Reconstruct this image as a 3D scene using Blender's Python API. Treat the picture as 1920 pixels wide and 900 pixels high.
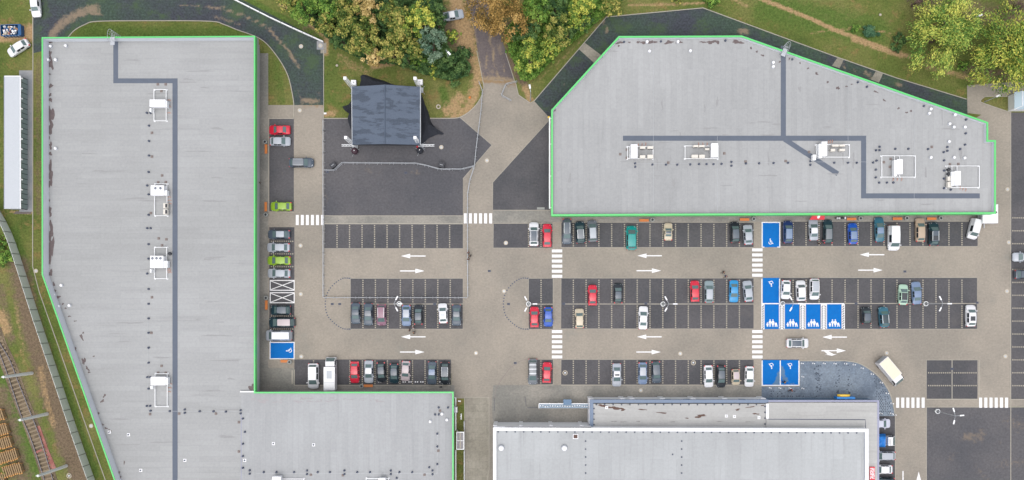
import bpy, bmesh, math, random
import numpy as np
from mathutils import Vector, Matrix
from mathutils.geometry import tessellate_polygon
for o in list(bpy.data.objects): bpy.data.objects.remove(o)
SC = bpy.context.scene
COL = SC.collection
R = math.radians
# ------------------------------------------------------------------ camera, sky, sun
HC = 170.0            # height of the camera over the lot
NX, NY = 985.0, 572.0 # picture point straight below the camera
S = 9.5               # picture pixels per metre on the ground
cam = bpy.data.objects.new('camera', bpy.data.cameras.new('camera'))
COL.objects.link(cam)
cam.location = (0, 0, HC)
cam.rotation_euler = (0, 0, 0)
cam.data.sensor_fit = 'HORIZONTAL'
cam.data.sensor_width = 36.0
cam.data.lens = 36.0 * HC / (1920.0 / S)
cam.data.shift_x = (960 - NX) / 1920.0
cam.data.shift_y = (NY - 450) / 1920.0
cam.data.clip_end = 6000
cam.data.clip_start = 1.0
SC.camera = cam
SUN_EL, SUN_AZ = R(76), R(195)     # overcast, brighter towards the south
W = bpy.data.worlds.new('World'); SC.world = W; W.use_nodes = True
nt = W.node_tree
sky = nt.nodes.new('ShaderNodeTexSky'); sky.sky_type = 'NISHITA'; sky.sun_disc = False
sky.sun_elevation = SUN_EL; sky.sun_rotation = SUN_AZ
sky.air_density = 1.0; sky.dust_density = 4.0; sky.ozone_density = 1.0
hs = nt.nodes.new('ShaderNodeHueSaturation'); hs.inputs['Saturation'].default_value = 0.30
bgn = nt.nodes['Background']; bgn.inputs['Strength'].default_value = 0.15
nt.links.new(sky.outputs[0], hs.inputs['Color']); nt.links.new(hs.outputs[0], bgn.inputs['Color'])
sl = bpy.data.lights.new('sun', 'SUN'); sl.energy = 0.6; sl.angle = R(85); sl.color = (1.0, 0.965, 0.91)
sun = bpy.data.objects.new('sun', sl); COL.objects.link(sun)
sd = Vector((math.sin(SUN_AZ) * math.cos(SUN_EL), math.cos(SUN_AZ) * math.cos(SUN_EL), math.sin(SUN_EL)))
sun.location = sd * 100
sun.rotation_euler = sd.to_track_quat('Z', 'Y').to_euler()
SC.view_settings.view_transform = 'Standard'; SC.view_settings.look = 'None'
SC.view_settings.gamma = 1.0; SC.view_settings.use_curve_mapping = False
SC.view_settings.exposure = 0.55

def P(px, py, z=0.0):
    k = (1 - z / HC) / S
    return Vector(((px - NX) * k, (NY - py) * k, z))

# ------------------------------------------------------------------ materials
def lin1(v):
    v /= 255.0
    return v / 12.92 if v <= 0.04045 else ((v + 0.055) / 1.055) ** 2.4
KEXP = 1.25
def C(r, g, b, k=1.0):
    return tuple(min(0.86, lin1(v) / KEXP * k) for v in (r, g, b)) + (1.0,)
MATS = {}
class NB:
    def __init__(self, name):
        self.m = bpy.data.materials.new(name); self.m.use_nodes = True
        self.t = self.m.node_tree; self.b = self.t.nodes['Principled BSDF']
        self.co = None
    def n(self, typ, **kw):
        x = self.t.nodes.new(typ)
        for k, v in kw.items(): setattr(x, k, v)
        return x
    def l(self, a, b): self.t.links.new(a, b)
    def coord(self, scale=(1, 1, 1), rot=0.0):
        if self.co is None: self.co = self.n('ShaderNodeTexCoord')
        if scale == (1, 1, 1) and rot == 0: return self.co.outputs['Object']
        mp = self.n('ShaderNodeMapping'); mp.inputs['Scale'].default_value = scale; mp.inputs['Rotation'].default_value = (0, 0, rot)
        self.l(self.co.outputs['Object'], mp.inputs['Vector']); return mp.outputs[0]
    def noise(self, scale, detail=3, rough=0.6, vec=None):
        x = self.n('ShaderNodeTexNoise'); x.inputs['Scale'].default_value = scale
        x.inputs['Detail'].default_value = detail; x.inputs['Roughness'].default_value = rough
        self.l(vec if vec is not None else self.coord(), x.inputs['Vector']); return x.outputs['Fac']
    def ramp(self, fac, stops):
        x = self.n('ShaderNodeValToRGB'); e = x.color_ramp.elements
        while len(e) < len(stops): e.new(0.5)
        for i, (p, c) in enumerate(stops): e[i].position = p; e[i].color = c if len(c) == 4 else tuple(c) + (1,)
        self.l(fac, x.inputs['Fac']); return x.outputs['Color']
    def mix(self, fac, a, b, mode='MIX'):
        x = self.n('ShaderNodeMix'); x.data_type = 'RGBA'; x.blend_type = mode
        for sock, v in ((x.inputs[0], fac), (x.inputs[6], a), (x.inputs[7], b)):
            if hasattr(v, 'is_output') or isinstance(v, bpy.types.NodeSocket): self.l(v, sock)
            else: sock.default_value = v
        return x.outputs[2]
    def math(self, op, a, b=0.0, clamp=False):
        x = self.n('ShaderNodeMath', operation=op); x.use_clamp = clamp
        for sock, v in ((x.inputs[0], a), (x.inputs[1], b)):
            if isinstance(v, bpy.types.NodeSocket): self.l(v, sock)
            else: sock.default_value = v
        return x.outputs[0]
    def sstep(self, v, a, b):
        x = self.n('ShaderNodeMapRange'); x.interpolation_type = 'SMOOTHSTEP'
        x.inputs[1].default_value = a; x.inputs[2].default_value = b
        self.l(v, x.inputs[0]); return x.outputs[0]
    def attr(self, name):
        x = self.n('ShaderNodeAttribute', attribute_name=name); return x.outputs['Fac']
    def bump(self, h, strength=0.3, dist=0.02):
        x = self.n('ShaderNodeBump'); x.inputs['Strength'].default_value = strength; x.inputs['Distance'].default_value = dist
        self.l(h, x.inputs['Height']); self.l(x.outputs[0], self.b.inputs['Normal'])
    def done(self, col, rough=0.8, metal=0.0, spec=None, coat=0.0):
        if isinstance(col, bpy.types.NodeSocket): self.l(col, self.b.inputs['Base Color'])
        else: self.b.inputs['Base Color'].default_value = col
        if isinstance(rough, bpy.types.NodeSocket): self.l(rough, self.b.inputs['Roughness'])
        else: self.b.inputs['Roughness'].default_value = rough
        self.b.inputs['Metallic'].default_value = metal
        if spec is not None: self.b.inputs['Specular IOR Level'].default_value = spec
        self.b.inputs['Coat Weight'].default_value = coat
        return self.m
def plain(name, col, rough=0.7, metal=0.0, var=0.12, scale=3.0, coat=0.0, spec=None):
    if name in MATS: return MATS[name]
    b = NB(name)
    c = b.mix(b.noise(scale), tuple(v * (1 - var) for v in col[:3]) + (1,), tuple(min(.9, v * (1 + var)) for v in col[:3]) + (1,))
    MATS[name] = b.done(c, rough, metal, spec, coat); return MATS[name]
def surface(name, c1, c2, big=0.08, fine=5.0, famp=0.25, stain=None, stain_lo=.6, stain_hi=.8, brick=None, rough=.85, dirtc=None, bump=.15):
    """mottled ground or roofing sheet: two tones at a large scale, grain, optional stains, dirt from the sheet's own 'dirt' attribute"""
    b = NB(name)
    n1 = b.noise(big, 5, .62)
    c = b.ramp(n1, [(.4, c1), (.6, c2)])
    g = b.noise(fine, 2, .7)
    gm = b.ramp(g, [(.25, (1 - famp,) * 3 + (1,)), (.75, (1 + famp,) * 3 + (1,))])
    c = b.mix(1.0, c, gm, 'MULTIPLY')
    if brick:
        bt = b.n('ShaderNodeTexBrick'); bt.inputs['Scale'].default_value = 1.0
        bt.inputs['Brick Width'].default_value = brick[0]; bt.inputs['Row Height'].default_value = brick[1]
        bt.inputs['Mortar Size'].default_value = brick[2]; bt.inputs['Bias'].default_value = 0
        bt.inputs['Color1'].default_value = (1 - brick[3],) * 3 + (1,); bt.inputs['Color2'].default_value = (1 + brick[3],) * 3 + (1,)
        bt.inputs['Mortar'].default_value = (brick[4],) * 3 + (1,)
        b.l(b.coord((1, 1, 1), brick[5] if len(brick) > 5 else 0.0), bt.inputs['Vector'])
        c = b.mix(1.0, c, bt.outputs['Color'], 'MULTIPLY')
    if stain:
        s = b.sstep(b.noise(big * 2.3, 6, .68, b.coord((1, 1.01, 1), .4)), stain_lo, stain_hi)
        c = b.mix(b.math('MULTIPLY', s, .75), c, stain)
    if dirtc:
        d = b.math('ADD', b.attr('dirt'), b.math('MULTIPLY', b.math('SUBTRACT', b.noise(1.3, 7, .8), .5), 2.4))
        c = b.mix(b.math('MULTIPLY', b.sstep(d, .3, 1.05), .9), c, b.mix(b.noise(3.0, 3), tuple(v * .75 for v in dirtc[:3]) + (1,), tuple(v * 1.2 for v in dirtc[:3]) + (1,)))
    b.bump(b.noise(fine * 1.5, 3), bump, .02)
    MATS[name] = b.done(c, rough); return MATS[name]

# grass ground: greens and yellows, with worn earth, lush and soil strokes carried by the sheet
def ground_mat():
    b = NB('meadow')
    c = b.ramp(b.noise(.09, 6, .66), [(.28, C(76, 96, 48)), (.48, C(104, 114, 60)), (.68, C(130, 126, 80))])
    c = b.mix(b.sstep(b.noise(.35, 5, .7), .52, .68), c, C(134, 118, 76))
    lush = b.math('ADD', b.attr('lush'), b.math('MULTIPLY', b.math('SUBTRACT', b.noise(.8, 5, .7), .5), .9))
    c = b.mix(b.sstep(lush, .3, .8), c, b.mix(b.noise(1.3, 4), C(72, 96, 44), C(106, 124, 64)))
    soil = b.math('ADD', b.attr('soil'), b.math('MULTIPLY', b.math('SUBTRACT', b.noise(.7, 7, .8), .5), 2.2))
    c = b.mix(b.sstep(soil, .3, 1.1), c, b.mix(b.noise(2.2, 4), C(98, 85, 68), C(138, 120, 102)))
    dirt = b.math('ADD', b.attr('dirt'), b.math('MULTIPLY', b.math('SUBTRACT', b.noise(1.1, 7, .8), .5), 2.4))
    c = b.mix(b.sstep(dirt, .3, 1.0), c, b.mix(b.noise(1.8, 5, .7), C(158, 128, 92), C(184, 158, 122)))
    g = b.ramp(b.noise(2.6, 5, .85), [(.3, (.5, .5, .5, 1)), (.7, (1.45, 1.45, 1.42, 1))])
    c = b.mix(1.0, c, g, 'MULTIPLY')
    b.bump(b.noise(6, 4), .6, .08)
    return b.done(c, .95, spec=.1)
M = {}
M['ground'] = ground_mat()
M['paver'] = surface('beige_pavers', C(147, 140, 130), C(163, 154, 142), .06, 2.6, .12, C(142, 140, 132), .55, .8, (.4, .2, .012, .05, .9), dirtc=C(150, 122, 86))
M['paver_grey'] = surface('grey_pavers', C(134, 132, 126), C(158, 153, 144), .12, 2.6, .17, C(128, 128, 126), .55, .8, (.4, .2, .012, .05, .88))
M['asphalt'] = surface('dark_pavers', C(79, 79, 83), C(92, 90, 93), .09, 2.6, .22, C(102, 98, 97), .55, .8, (.2, .1, .01, .05, .9), dirtc=C(120, 108, 98))
M['asphalt_old'] = surface('worn_asphalt', C(84, 84, 89), C(97, 95, 98), .06, 2.4, .22, C(132, 118, 104), .60, .72, (.2, .1, .01, .04, .92), dirtc=C(138, 122, 106))
M['geogrid'] = surface('gravel_grid', C(63, 67, 76), C(62, 80, 68), .10, 2.4, .5, C(70, 92, 58), .5, .66, (.5, .5, .03, .06, .8), dirtc=C(146, 128, 108), bump=.4)
M['road_old'] = surface('old_road', C(98, 90, 92), C(116, 106, 104), .12, 2.5, .22, C(150, 132, 110), .56, .7, dirtc=C(160, 140, 112))
M['slab'] = surface('slab_path', C(146, 140, 128), C(160, 154, 142), .2, 2.5, .16, C(128, 124, 112), .5, .7, (1.4, 1.4, .03, .05, .82))
M['apron'] = surface('grey_apron', C(138, 142, 148), C(156, 156, 158), .2, 5, .12, C(120, 130, 128), .55, .7)
M['cobble'] = surface('slate_cobble', C(118, 131, 147), C(140, 152, 165), .11, 2.6, .22, C(100, 112, 127), .5, .65, (.3, .3, .02, .10, .75))
M['ballast'] = surface('ballast', C(104, 90, 72), C(132, 116, 94), .4, 4, .35, C(90, 84, 60), .5, .7, bump=.5)
M['red_brick'] = surface('red_strip', C(150, 92, 84), C(172, 118, 108), .4, 4, .3, C(130, 120, 100), .55, .7)
M['kerb'] = plain('kerb_stone', C(172, 166, 154), .8, var=.12, scale=1.2)
def worn_white():
    b = NB('white_paint'); c = b.mix(b.noise(2.5), C(238, 237, 238), C(250, 249, 250))
    c = b.mix(b.math('MULTIPLY', b.sstep(b.noise(3.2, 6, .8), .52, .66), .5), c, C(180, 172, 160)); return b.done(c, .65, spec=.3)
M['white_line'] = worn_white()
M['dash'] = plain('pale_setts', C(176, 168, 152), .8, var=.18, scale=3)
def blue_bay():
    b = NB('blue_bay_paint')
    worn = b.math('ADD', b.attr('dirt'), b.math('MULTIPLY', b.math('SUBTRACT', b.noise(2.2, 6, .8), .5), 1.6))
    c = b.mix(b.noise(1.1, 6, .75), C(6, 98, 178), C(10, 122, 206))
    c = b.mix(b.math('MULTIPLY', b.sstep(b.noise(3.0, 6, .8), .55, .7), .35), c, C(90, 130, 168))
    c = b.mix(b.sstep(worn, .4, .7), c, C(96, 128, 160))
    return b.done(c, .75, spec=.15)
M['blue'] = blue_bay()
# roofs
def roof_mat(name, c1, c2, ang, seam=1.05, amp=.045, streak=.5):
    b = NB(name)
    v = b.coord((1, 1, 1), ang)
    c = b.ramp(b.noise(.035, 5, .6), [(.3, c1), (.7, c2)])
    bt = b.n('ShaderNodeTexBrick'); bt.inputs['Scale'].default_value = 1
    bt.inputs['Brick Width'].default_value = 7.6; bt.inputs['Row Height'].default_value = seam
    bt.inputs['Mortar Size'].default_value = .035; bt.inputs['Bias'].default_value = 0
    bt.inputs['Color1'].default_value = (1 - amp,) * 3 + (1,); bt.inputs['Color2'].default_value = (1 + amp * .6,) * 3 + (1,)
    bt.inputs['Mortar'].default_value = (.93, .93, .93, 1)
    b.l(v, bt.inputs['Vector'])
    c = b.mix(1.0, c, bt.outputs['Color'], 'MULTIPLY')
    mp = b.n('ShaderNodeMapping'); mp.inputs['Scale'].default_value = (.05, .8, 1); b.l(v, mp.inputs['Vector'])
    st = b.sstep(b.noise(1.2, 6, .7, mp.outputs[0]), .5, .8)
    c = b.mix(b.math('MULTIPLY', st, streak), c, tuple(x * .82 for x in c1[:3]) + (1,))
    g = b.ramp(b.noise(2.0, 4, .8), [(.25, (.91, .91, .91, 1)), (.75, (1.09, 1.09, 1.09, 1))])
    c = b.mix(1.0, c, g, 'MULTIPLY')
    b.bump(bt.outputs['Fac'], .25, .02)
    return b.done(c, .85)
M['roof_left'] = roof_mat('roof_felt_rows', C(162, 163, 163), C(176, 177, 178), 0.0)
M['roof_wing'] = roof_mat('roof_felt_wing', C(163, 164, 166), C(178, 180, 182), R(90))
M['roof_right'] = roof_mat('roof_felt_columns', C(163, 164, 165), C(177, 178, 179), R(90))
M['roof_store'] = roof_mat('roof_membrane_store', C(172, 174, 176), C(191, 194, 196), R(90), 2.45, .05, .7)
M['roof_annex'] = roof_mat('roof_membrane_annex', C(176, 175, 173), C(196, 196, 195), 0.0, 1.1, .05, .8)
M['walk'] = plain('roof_walkway', C(100, 108, 122), .85, var=.12, scale=1.0)
M['green'] = plain('green_cladding', (.10, .52, .15, 1), .45, var=.07, scale=1.5, coat=.1)
M['parapet_in'] = plain('parapet_flashing', C(226, 231, 238), .7, var=.07, scale=.8)
M['wall'] = plain('wall_grey', C(176, 178, 178), .85, var=.15, scale=.7)
M['white'] = plain('white_cladding', (.80, .80, .82, 1), .55, var=.05, scale=.6)
M['slate_blue'] = plain('slate_blue_flashing', C(120, 136, 160), .6, var=.08, scale=.6)
M['lilac'] = plain('lilac_flashing', C(160, 162, 186), .6, var=.08, scale=.6)
def debris():
    b = NB('wet_debris')
    c = b.mix(b.noise(2, 5, .7), C(78, 66, 70), C(128, 114, 112))
    return b.done(c, .7)
M['debris'] = debris()
M['rust'] = plain('brown_silt', C(104, 82, 74), .9, var=.3, scale=3)
M['galv'] = plain('galvanised_steel', C(190, 194, 200), .4, .3, .1, 2)
M['steel_white'] = plain('white_steel', (.78, .79, .80, 1), .45, 0, .05, 2)
M['copper'] = plain('pink_hose', C(206, 150, 128), .6)
M['dark'] = plain('dark_plastic', C(44, 46, 54), .5, var=.2)
M['black'] = plain('black_rubber', (.02, .02, .022, 1), .7, var=.2)
M['vent_dark'] = plain('slate_vent', C(74, 82, 102), .6, var=.2)
M['vent_sq'] = plain('brown_pad', C(138, 126, 122), .8, var=.2)
M['glass'] = plain('sky_sheen_glass', (.10, .15, .152, 1), .12, 0, .1, 1.0, spec=.8)  # windscreen base colour lifted to stand in for reflected sky
M['glass_dark'] = plain('dark_glass', (.02, .026, .034, 1), .12, 0, .1, 1.0, spec=.7)
M['lamp_white'] = plain('headlight_lens', (.75, .77, .8, 1), .2, 0, .05)
M['lamp_red'] = plain('tail_light_lens', (.5, .03, .04, 1), .25, 0, .05)
M['alloy'] = plain('alloy_rim', C(150, 154, 160), .35, .6, .1)
M['orange'] = plain('orange_wood', C(224, 132, 62), .6, var=.15, scale=5)
M['concrete'] = plain('concrete', C(160, 162, 158), .9, var=.14, scale=1.5)
M['fence_conc'] = plain('panel_concrete', C(242, 245, 242), .9, var=.15, scale=1.2)
M['rail'] = plain('rail_steel', C(120, 116, 122), .4, .5, .15)
M['timber'] = plain('old_timber', C(158, 132, 98), .9, var=.35, scale=3)
M['timber_end'] = plain('fresh_timber_end', C(208, 152, 88), .85, var=.25, scale=4)
M['sleeper'] = plain('track_sleeper', C(142, 126, 104), .9, var=.25, scale=3)
M['red'] = plain('red_canvas', C(226, 62, 76), .6, var=.08)
M['stage_cloth'] = None
M['drape'] = plain('black_drape', C(42, 45, 54), .9, var=.35, scale=1.2)
M['yellow'] = plain('yellow_board', C(250, 204, 70), .5, var=.08)
M['blue_board'] = plain('blue_board', C(20, 130, 210), .5, var=.08)
M['skip_blue'] = plain('blue_steel', C(30, 88, 140), .5, var=.15)
M['teal_panel'] = plain('slate_door', C(168, 184, 190), .6, var=.1)
M['pole_conc'] = plain('pole_concrete', C(226, 228, 228), .8, var=.12)
M['shelter_glass'] = plain('blue_grey_glazing', C(98, 126, 150), .25, 0, .12, 1.5, spec=.6)
M['bark'] = plain('bark', C(96, 82, 66), .95, var=.25, scale=4)
M['skin'] = plain('skin', C(206, 160, 134), .6, var=.05)
M['stone'] = plain('pale_stone', C(196, 186, 170), .8, var=.15, scale=3)
def stage_mat():
    b = NB('stage_canvas')
    c = b.mix(b.noise(.3, 4), C(80, 91, 108), C(94, 105, 122))
    mp = b.n('ShaderNodeMapping'); mp.inputs['Scale'].default_value = (.13, .62, 1); b.l(b.coord(), mp.inputs['Vector'])
    c = b.mix(b.math('MULTIPLY', b.sstep(b.noise(1.35, 6, .6, mp.outputs[0]), .48, .57), .85), c, C(46, 55, 68))
    c = b.mix(.35, c, b.ramp(b.noise(7, 3), [(.3, C(74, 86, 104)), (.7, C(112, 124, 142))]))
    b.bump(b.noise(1.2, 5, .6, mp.outputs[0]), .5, .15)
    return b.done(c, .8)
M['stage_cloth'] = stage_mat()
def foliage(name, a, b_, c_):
    b = NB(name)
    col = b.ramp(b.attr('tint'), [(.08, a), (.5, b_), (.92, c_)])
    col = b.mix(1.0, col, b.ramp(b.noise(3, 2), [(.3, (.85, .85, .85, 1)), (.7, (1.15, 1.15, 1.15, 1))]), 'MULTIPLY')
    return b.done(col, .7, spec=.2)
FOL = {
 'olive': foliage('olive_leaves', C(52, 78, 34, 1.2), C(106, 120, 54, 1.3), C(168, 156, 86, 1.35)),
 'green': foliage('green_leaves', C(46, 76, 30, 1.5), C(82, 116, 46, 1.5), C(122, 146, 66, 1.5)),
 'dark': foliage('dark_green_leaves', C(34, 58, 32, 1.3), C(56, 84, 46, 1.4), C(92, 116, 64, 1.4)),
 'pine': foliage('blue_green_needles', C(46, 72, 56, 1.5), C(84, 108, 88, 1.5), C(116, 134, 112, 1.5)),
 'lime': foliage('yellow_green_leaves', C(64, 98, 40, 1.2), C(120, 142, 60, 1.35), C(184, 180, 82, 1.4)),
 'orange': foliage('rust_leaves', C(86, 74, 40, 1.2), C(146, 116, 60, 1.3), C(180, 148, 90, 1.3)),
 'straw': foliage('straw_twigs', C(120, 104, 60, 1.5), C(176, 152, 96, 1.5), C(200, 178, 126, 1.5)),
 'teal': foliage('teal_hedge', C(40, 74, 54, 1.3), C(62, 98, 72, 1.3), C(90, 124, 92, 1.3)),
 'willow': foliage('willow_leaves', C(72, 108, 48, 1.2), C(130, 154, 70, 1.4), C(192, 190, 92, 1.4)),
 'bare': foliage('purple_twigs', C(66, 52, 50, 1.5), C(92, 76, 72, 1.5), C(120, 100, 90, 1.5)),
}
PAINTS = {}
def paint(name, rgb, rough=.32, metal=0.0):
    if name not in PAINTS: PAINTS[name] = plain('paint_' + name, C(*rgb), rough, metal, .05, .8, coat=.35)
    return PAINTS[name]
for n_, c_ in dict(white=(236, 236, 240), silver=(176, 182, 192), grey=(116, 122, 130), slate=(78, 90, 104), black=(34, 40, 48), red=(214, 34, 62),
                   darkteal=(28, 56, 66), teal=(0, 150, 146), navy=(26, 52, 104), blue=(24, 84, 186), sky=(40, 146, 206), steelblue=(120, 140, 172),
                   beige=(206, 192, 168), tan=(186, 164, 142), lime=(142, 180, 46), maroon=(140, 98, 118), mint=(180, 212, 190), pink=(190, 176, 180),
                   tealblue=(52, 108, 128), cream=(232, 222, 200), greygreen=(142, 158, 164), lilac=(206, 208, 224)).items(): paint(n_, c_)

# ------------------------------------------------------------------ mesh helpers
class MB:
    def __init__(self): self.v = []; self.f = []
    def add(self, vs, fs):
        n = len(self.v); self.v += [tuple(p) for p in vs]; self.f += [tuple(i + n for i in f) for f in fs]; return self
    def box(self, x0, x1, y0, y1, z0, z1):
        return self.add([(x0, y0, z0), (x1, y0, z0), (x1, y1, z0), (x0, y1, z0), (x0, y0, z1), (x1, y0, z1), (x1, y1, z1), (x0, y1, z1)],
                        [(0, 3, 2, 1), (4, 5, 6, 7), (0, 1, 5, 4), (1, 2, 6, 5), (2, 3, 7, 6), (3, 0, 4, 7)])
    def obox(self, c, sx, sy, sz, rz=0.0, z0=None):
        ca, sa = math.cos(rz), math.sin(rz); zb = c[2] if z0 is None else z0
        pts = []
        for z in (zb, zb + sz):
            for dx, dy in ((-1, -1), (1, -1), (1, 1), (-1, 1)):
                x, y = dx * sx / 2, dy * sy / 2
                pts.append((c[0] + x * ca - y * sa, c[1] + x * sa + y * ca, z))
        return self.add(pts, [(0, 3, 2, 1), (4, 5, 6, 7), (0, 1, 5, 4), (1, 2, 6, 5), (2, 3, 7, 6), (3, 0, 4, 7)])
    def cyl(self, p0, p1, r0, r1=None, n=8, caps=True):
        r1 = r0 if r1 is None else r1
        p0 = Vector(p0); p1 = Vector(p1); d = (p1 - p0)
        q = d.to_track_quat('Z', 'Y') if d.length > 1e-6 else Matrix.Identity(3).to_quaternion()
        vs = []
        for p, r in ((p0, r0), (p1, r1)):
            for i in range(n):
                a = 2 * math.pi * i / n; vs.append(p + q @ Vector((math.cos(a) * r, math.sin(a) * r, 0)))
        fs = [(i, (i + 1) % n, n + (i + 1) % n, n + i) for i in range(n)]
        if caps: fs += [tuple(range(n - 1, -1, -1)), tuple(range(n, 2 * n))]
        return self.add(vs, fs)
    def tube(self, pts, r, n=6):
        for a, b in zip(pts, pts[1:]): self.cyl(a, b, r, r, n)
        return self
    def lathe(self, prof, n=14, c=(0, 0, 0)):
        vs = []; fs = []
        for r, z in prof:
            for i in range(n):
                a = 2 * math.pi * i / n; vs.append((c[0] + r * math.cos(a), c[1] + r * math.sin(a), c[2] + z))
        for k in range(len(prof) - 1):
            for i in range(n): fs.append((k * n + i, k * n + (i + 1) % n, (k + 1) * n + (i + 1) % n, (k + 1) * n + i))
        fs += [tuple(range(n - 1, -1, -1)), tuple((len(prof) - 1) * n + i for i in range(n))]
        return self.add(vs, fs)
    def torus(self, c, Rr, r, n=18, m=6):
        vs = []; fs = []
        for i in range(n):
            a = 2 * math.pi * i / n
            for j in range(m):
                b = 2 * math.pi * j / m; rr = Rr + r * math.cos(b)
                vs.append((c[0] + rr * math.cos(a), c[1] + rr * math.sin(a), c[2] + r * math.sin(b)))
        for i in range(n):
            for j in range(m): fs.append((i * m + j, ((i + 1) % n) * m + j, ((i + 1) % n) * m + (j + 1) % m, i * m + (j + 1) % m))
        return self.add(vs, fs)
    def poly(self, pts):                       # flat polygon of any outline, facing up
        pts = [Vector(p) for p in pts]
        if sum(a.x * b.y - b.x * a.y for a, b in zip(pts, pts[1:] + pts[:1])) < 0: pts.reverse()
        tri = tessellate_polygon([pts])
        fs = []
        for t in tri:
            a, b, c = (pts[i] for i in t)
            fs.append(t if (b - a).cross(c - a).z > 0 else (t[0], t[2], t[1]))
        return self.add(pts, fs)
    def prism(self, pts, z0, z1):
        pts = [Vector((p[0], p[1], 0)) for p in pts]
        if sum(a.x * b.y - b.x * a.y for a, b in zip(pts, pts[1:] + pts[:1])) < 0: pts.reverse()
        n = len(pts)
        self.poly([(p.x, p.y, z1) for p in pts])
        k = len(self.v); self.v += [(p.x, p.y, z0) for p in pts] + [(p.x, p.y, z1) for p in pts]
        self.f += [(k + i, k + (i + 1) % n, k + n + (i + 1) % n, k + n + i) for i in range(n)]
        return self
    def mesh(self, name, mat, smooth=False, off=None):
        me = bpy.data.meshes.new(name)
        vs = self.v if off is None else [(a[0] - off[0], a[1] - off[1], a[2] - off[2]) for a in self.v]
        me.from_pydata(vs, [], self.f)
        if mat is not None: me.materials.append(mat)
        if smooth:
            me.shade_smooth(); me.set_sharp_from_angle(angle=R(38))
        return me
    def build(self, name, mat, parent=None, smooth=False, **props):
        off = None
        if parent is not None: off = WLOC.get(parent.name)
        o = bpy.data.objects.new(name, self.mesh(name, mat, smooth, off)); COL.objects.link(o)
        if parent is not None: o.parent = parent; WLOC[o.name] = off
        for k, v in props.items(): o[k] = v
        return o
WLOC = {}
def empty(name, loc, label=None, cat=None, group=None, rz=0.0, kind=None):
    o = bpy.data.objects.new(name, None); COL.objects.link(o); o.location = loc; o.rotation_euler = (0, 0, rz)
    o.empty_display_size = .3
    WLOC[o.name] = tuple(loc)
    tag(o, label, cat, group, kind); return o
def tag(o, label=None, cat=None, group=None, kind=None):
    if label: o['label'] = label
    if cat: o['category'] = cat
    if group: o['group'] = group
    if kind: o['kind'] = kind
    return o
def inst(name, me, parent=None, loc=(0, 0, 0), rz=0.0, mat=None, scale=None):
    o = bpy.data.objects.new(name, me); COL.objects.link(o)
    o.location = loc; o.rotation_euler = (0, 0, rz)
    if scale is not None: o.scale = scale if hasattr(scale, '__len__') else (scale,) * 3
    if parent is not None: o.parent = parent
    if mat is not None and len(o.material_slots):
        o.material_slots[0].link = 'OBJECT'; o.material_slots[0].material = mat
    return o
def copy_tree(src, parent=None):
    c = src.copy(); COL.objects.link(c)
    if parent is not None: c.parent = parent
    for ch in list(src.children): copy_tree(ch, c)
    return c
def local(mb, name, mat, parent, smooth=False):
    """mesh already written in the parent's own coordinates"""
    o = bpy.data.objects.new(name, mb.mesh(name, mat, smooth)); COL.objects.link(o); o.parent = parent; return o
def pts(lst, z=0.0): return [P(a, b, z) for a, b in lst]
def smoothcurve(lst, n=6):
    out = []
    L = [lst[0]] + list(lst) + [lst[-1]]
    for i in range(1, len(L) - 2):
        p0, p1, p2, p3 = L[i - 1], L[i], L[i + 1], L[i + 2]
        for k in range(n):
            t = k / n
            out.append(tuple(.5 * (2 * p1[j] + (p2[j] - p0[j]) * t + (2 * p0[j] - 5 * p1[j] + 4 * p2[j] - p3[j]) * t * t + (3 * p1[j] - p0[j] - 3 * p2[j] + p3[j]) * t ** 3) for j in (0, 1)))
    out.append(lst[-1]); return out
def segdist(X, Y, line):
    d = np.full(X.shape, 1e9)
    for (ax, ay), (bx, by) in zip(line, line[1:]):
        vx, vy = bx - ax, by - ay; L2 = vx * vx + vy * vy + 1e-9
        t = np.clip(((X - ax) * vx + (Y - ay) * vy) / L2, 0, 1)
        d = np.minimum(d, np.hypot(X - ax - t * vx, Y - ay - t * vy))
    return d
def strokes(X, Y, lst):
    """worn strokes given as map lines with a half width and a strength"""
    a = np.zeros(X.shape)
    for line, hw, st in lst:
        d = segdist(X, Y, line if len(line) > 1 else [line[0], line[0]])
        a = np.maximum(a, st * np.clip(1.35 - d / hw, 0, 1))
    return a
def to_px(me_verts):
    v = np.array(me_verts); return v[:, 0] * S + NX, NY - v[:, 1] * S
def setattr_f(me, name, vals):
    at = me.attributes.new(name, 'FLOAT', 'POINT'); at.data.foreach_set('value', np.asarray(vals, dtype=np.float32))
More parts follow.
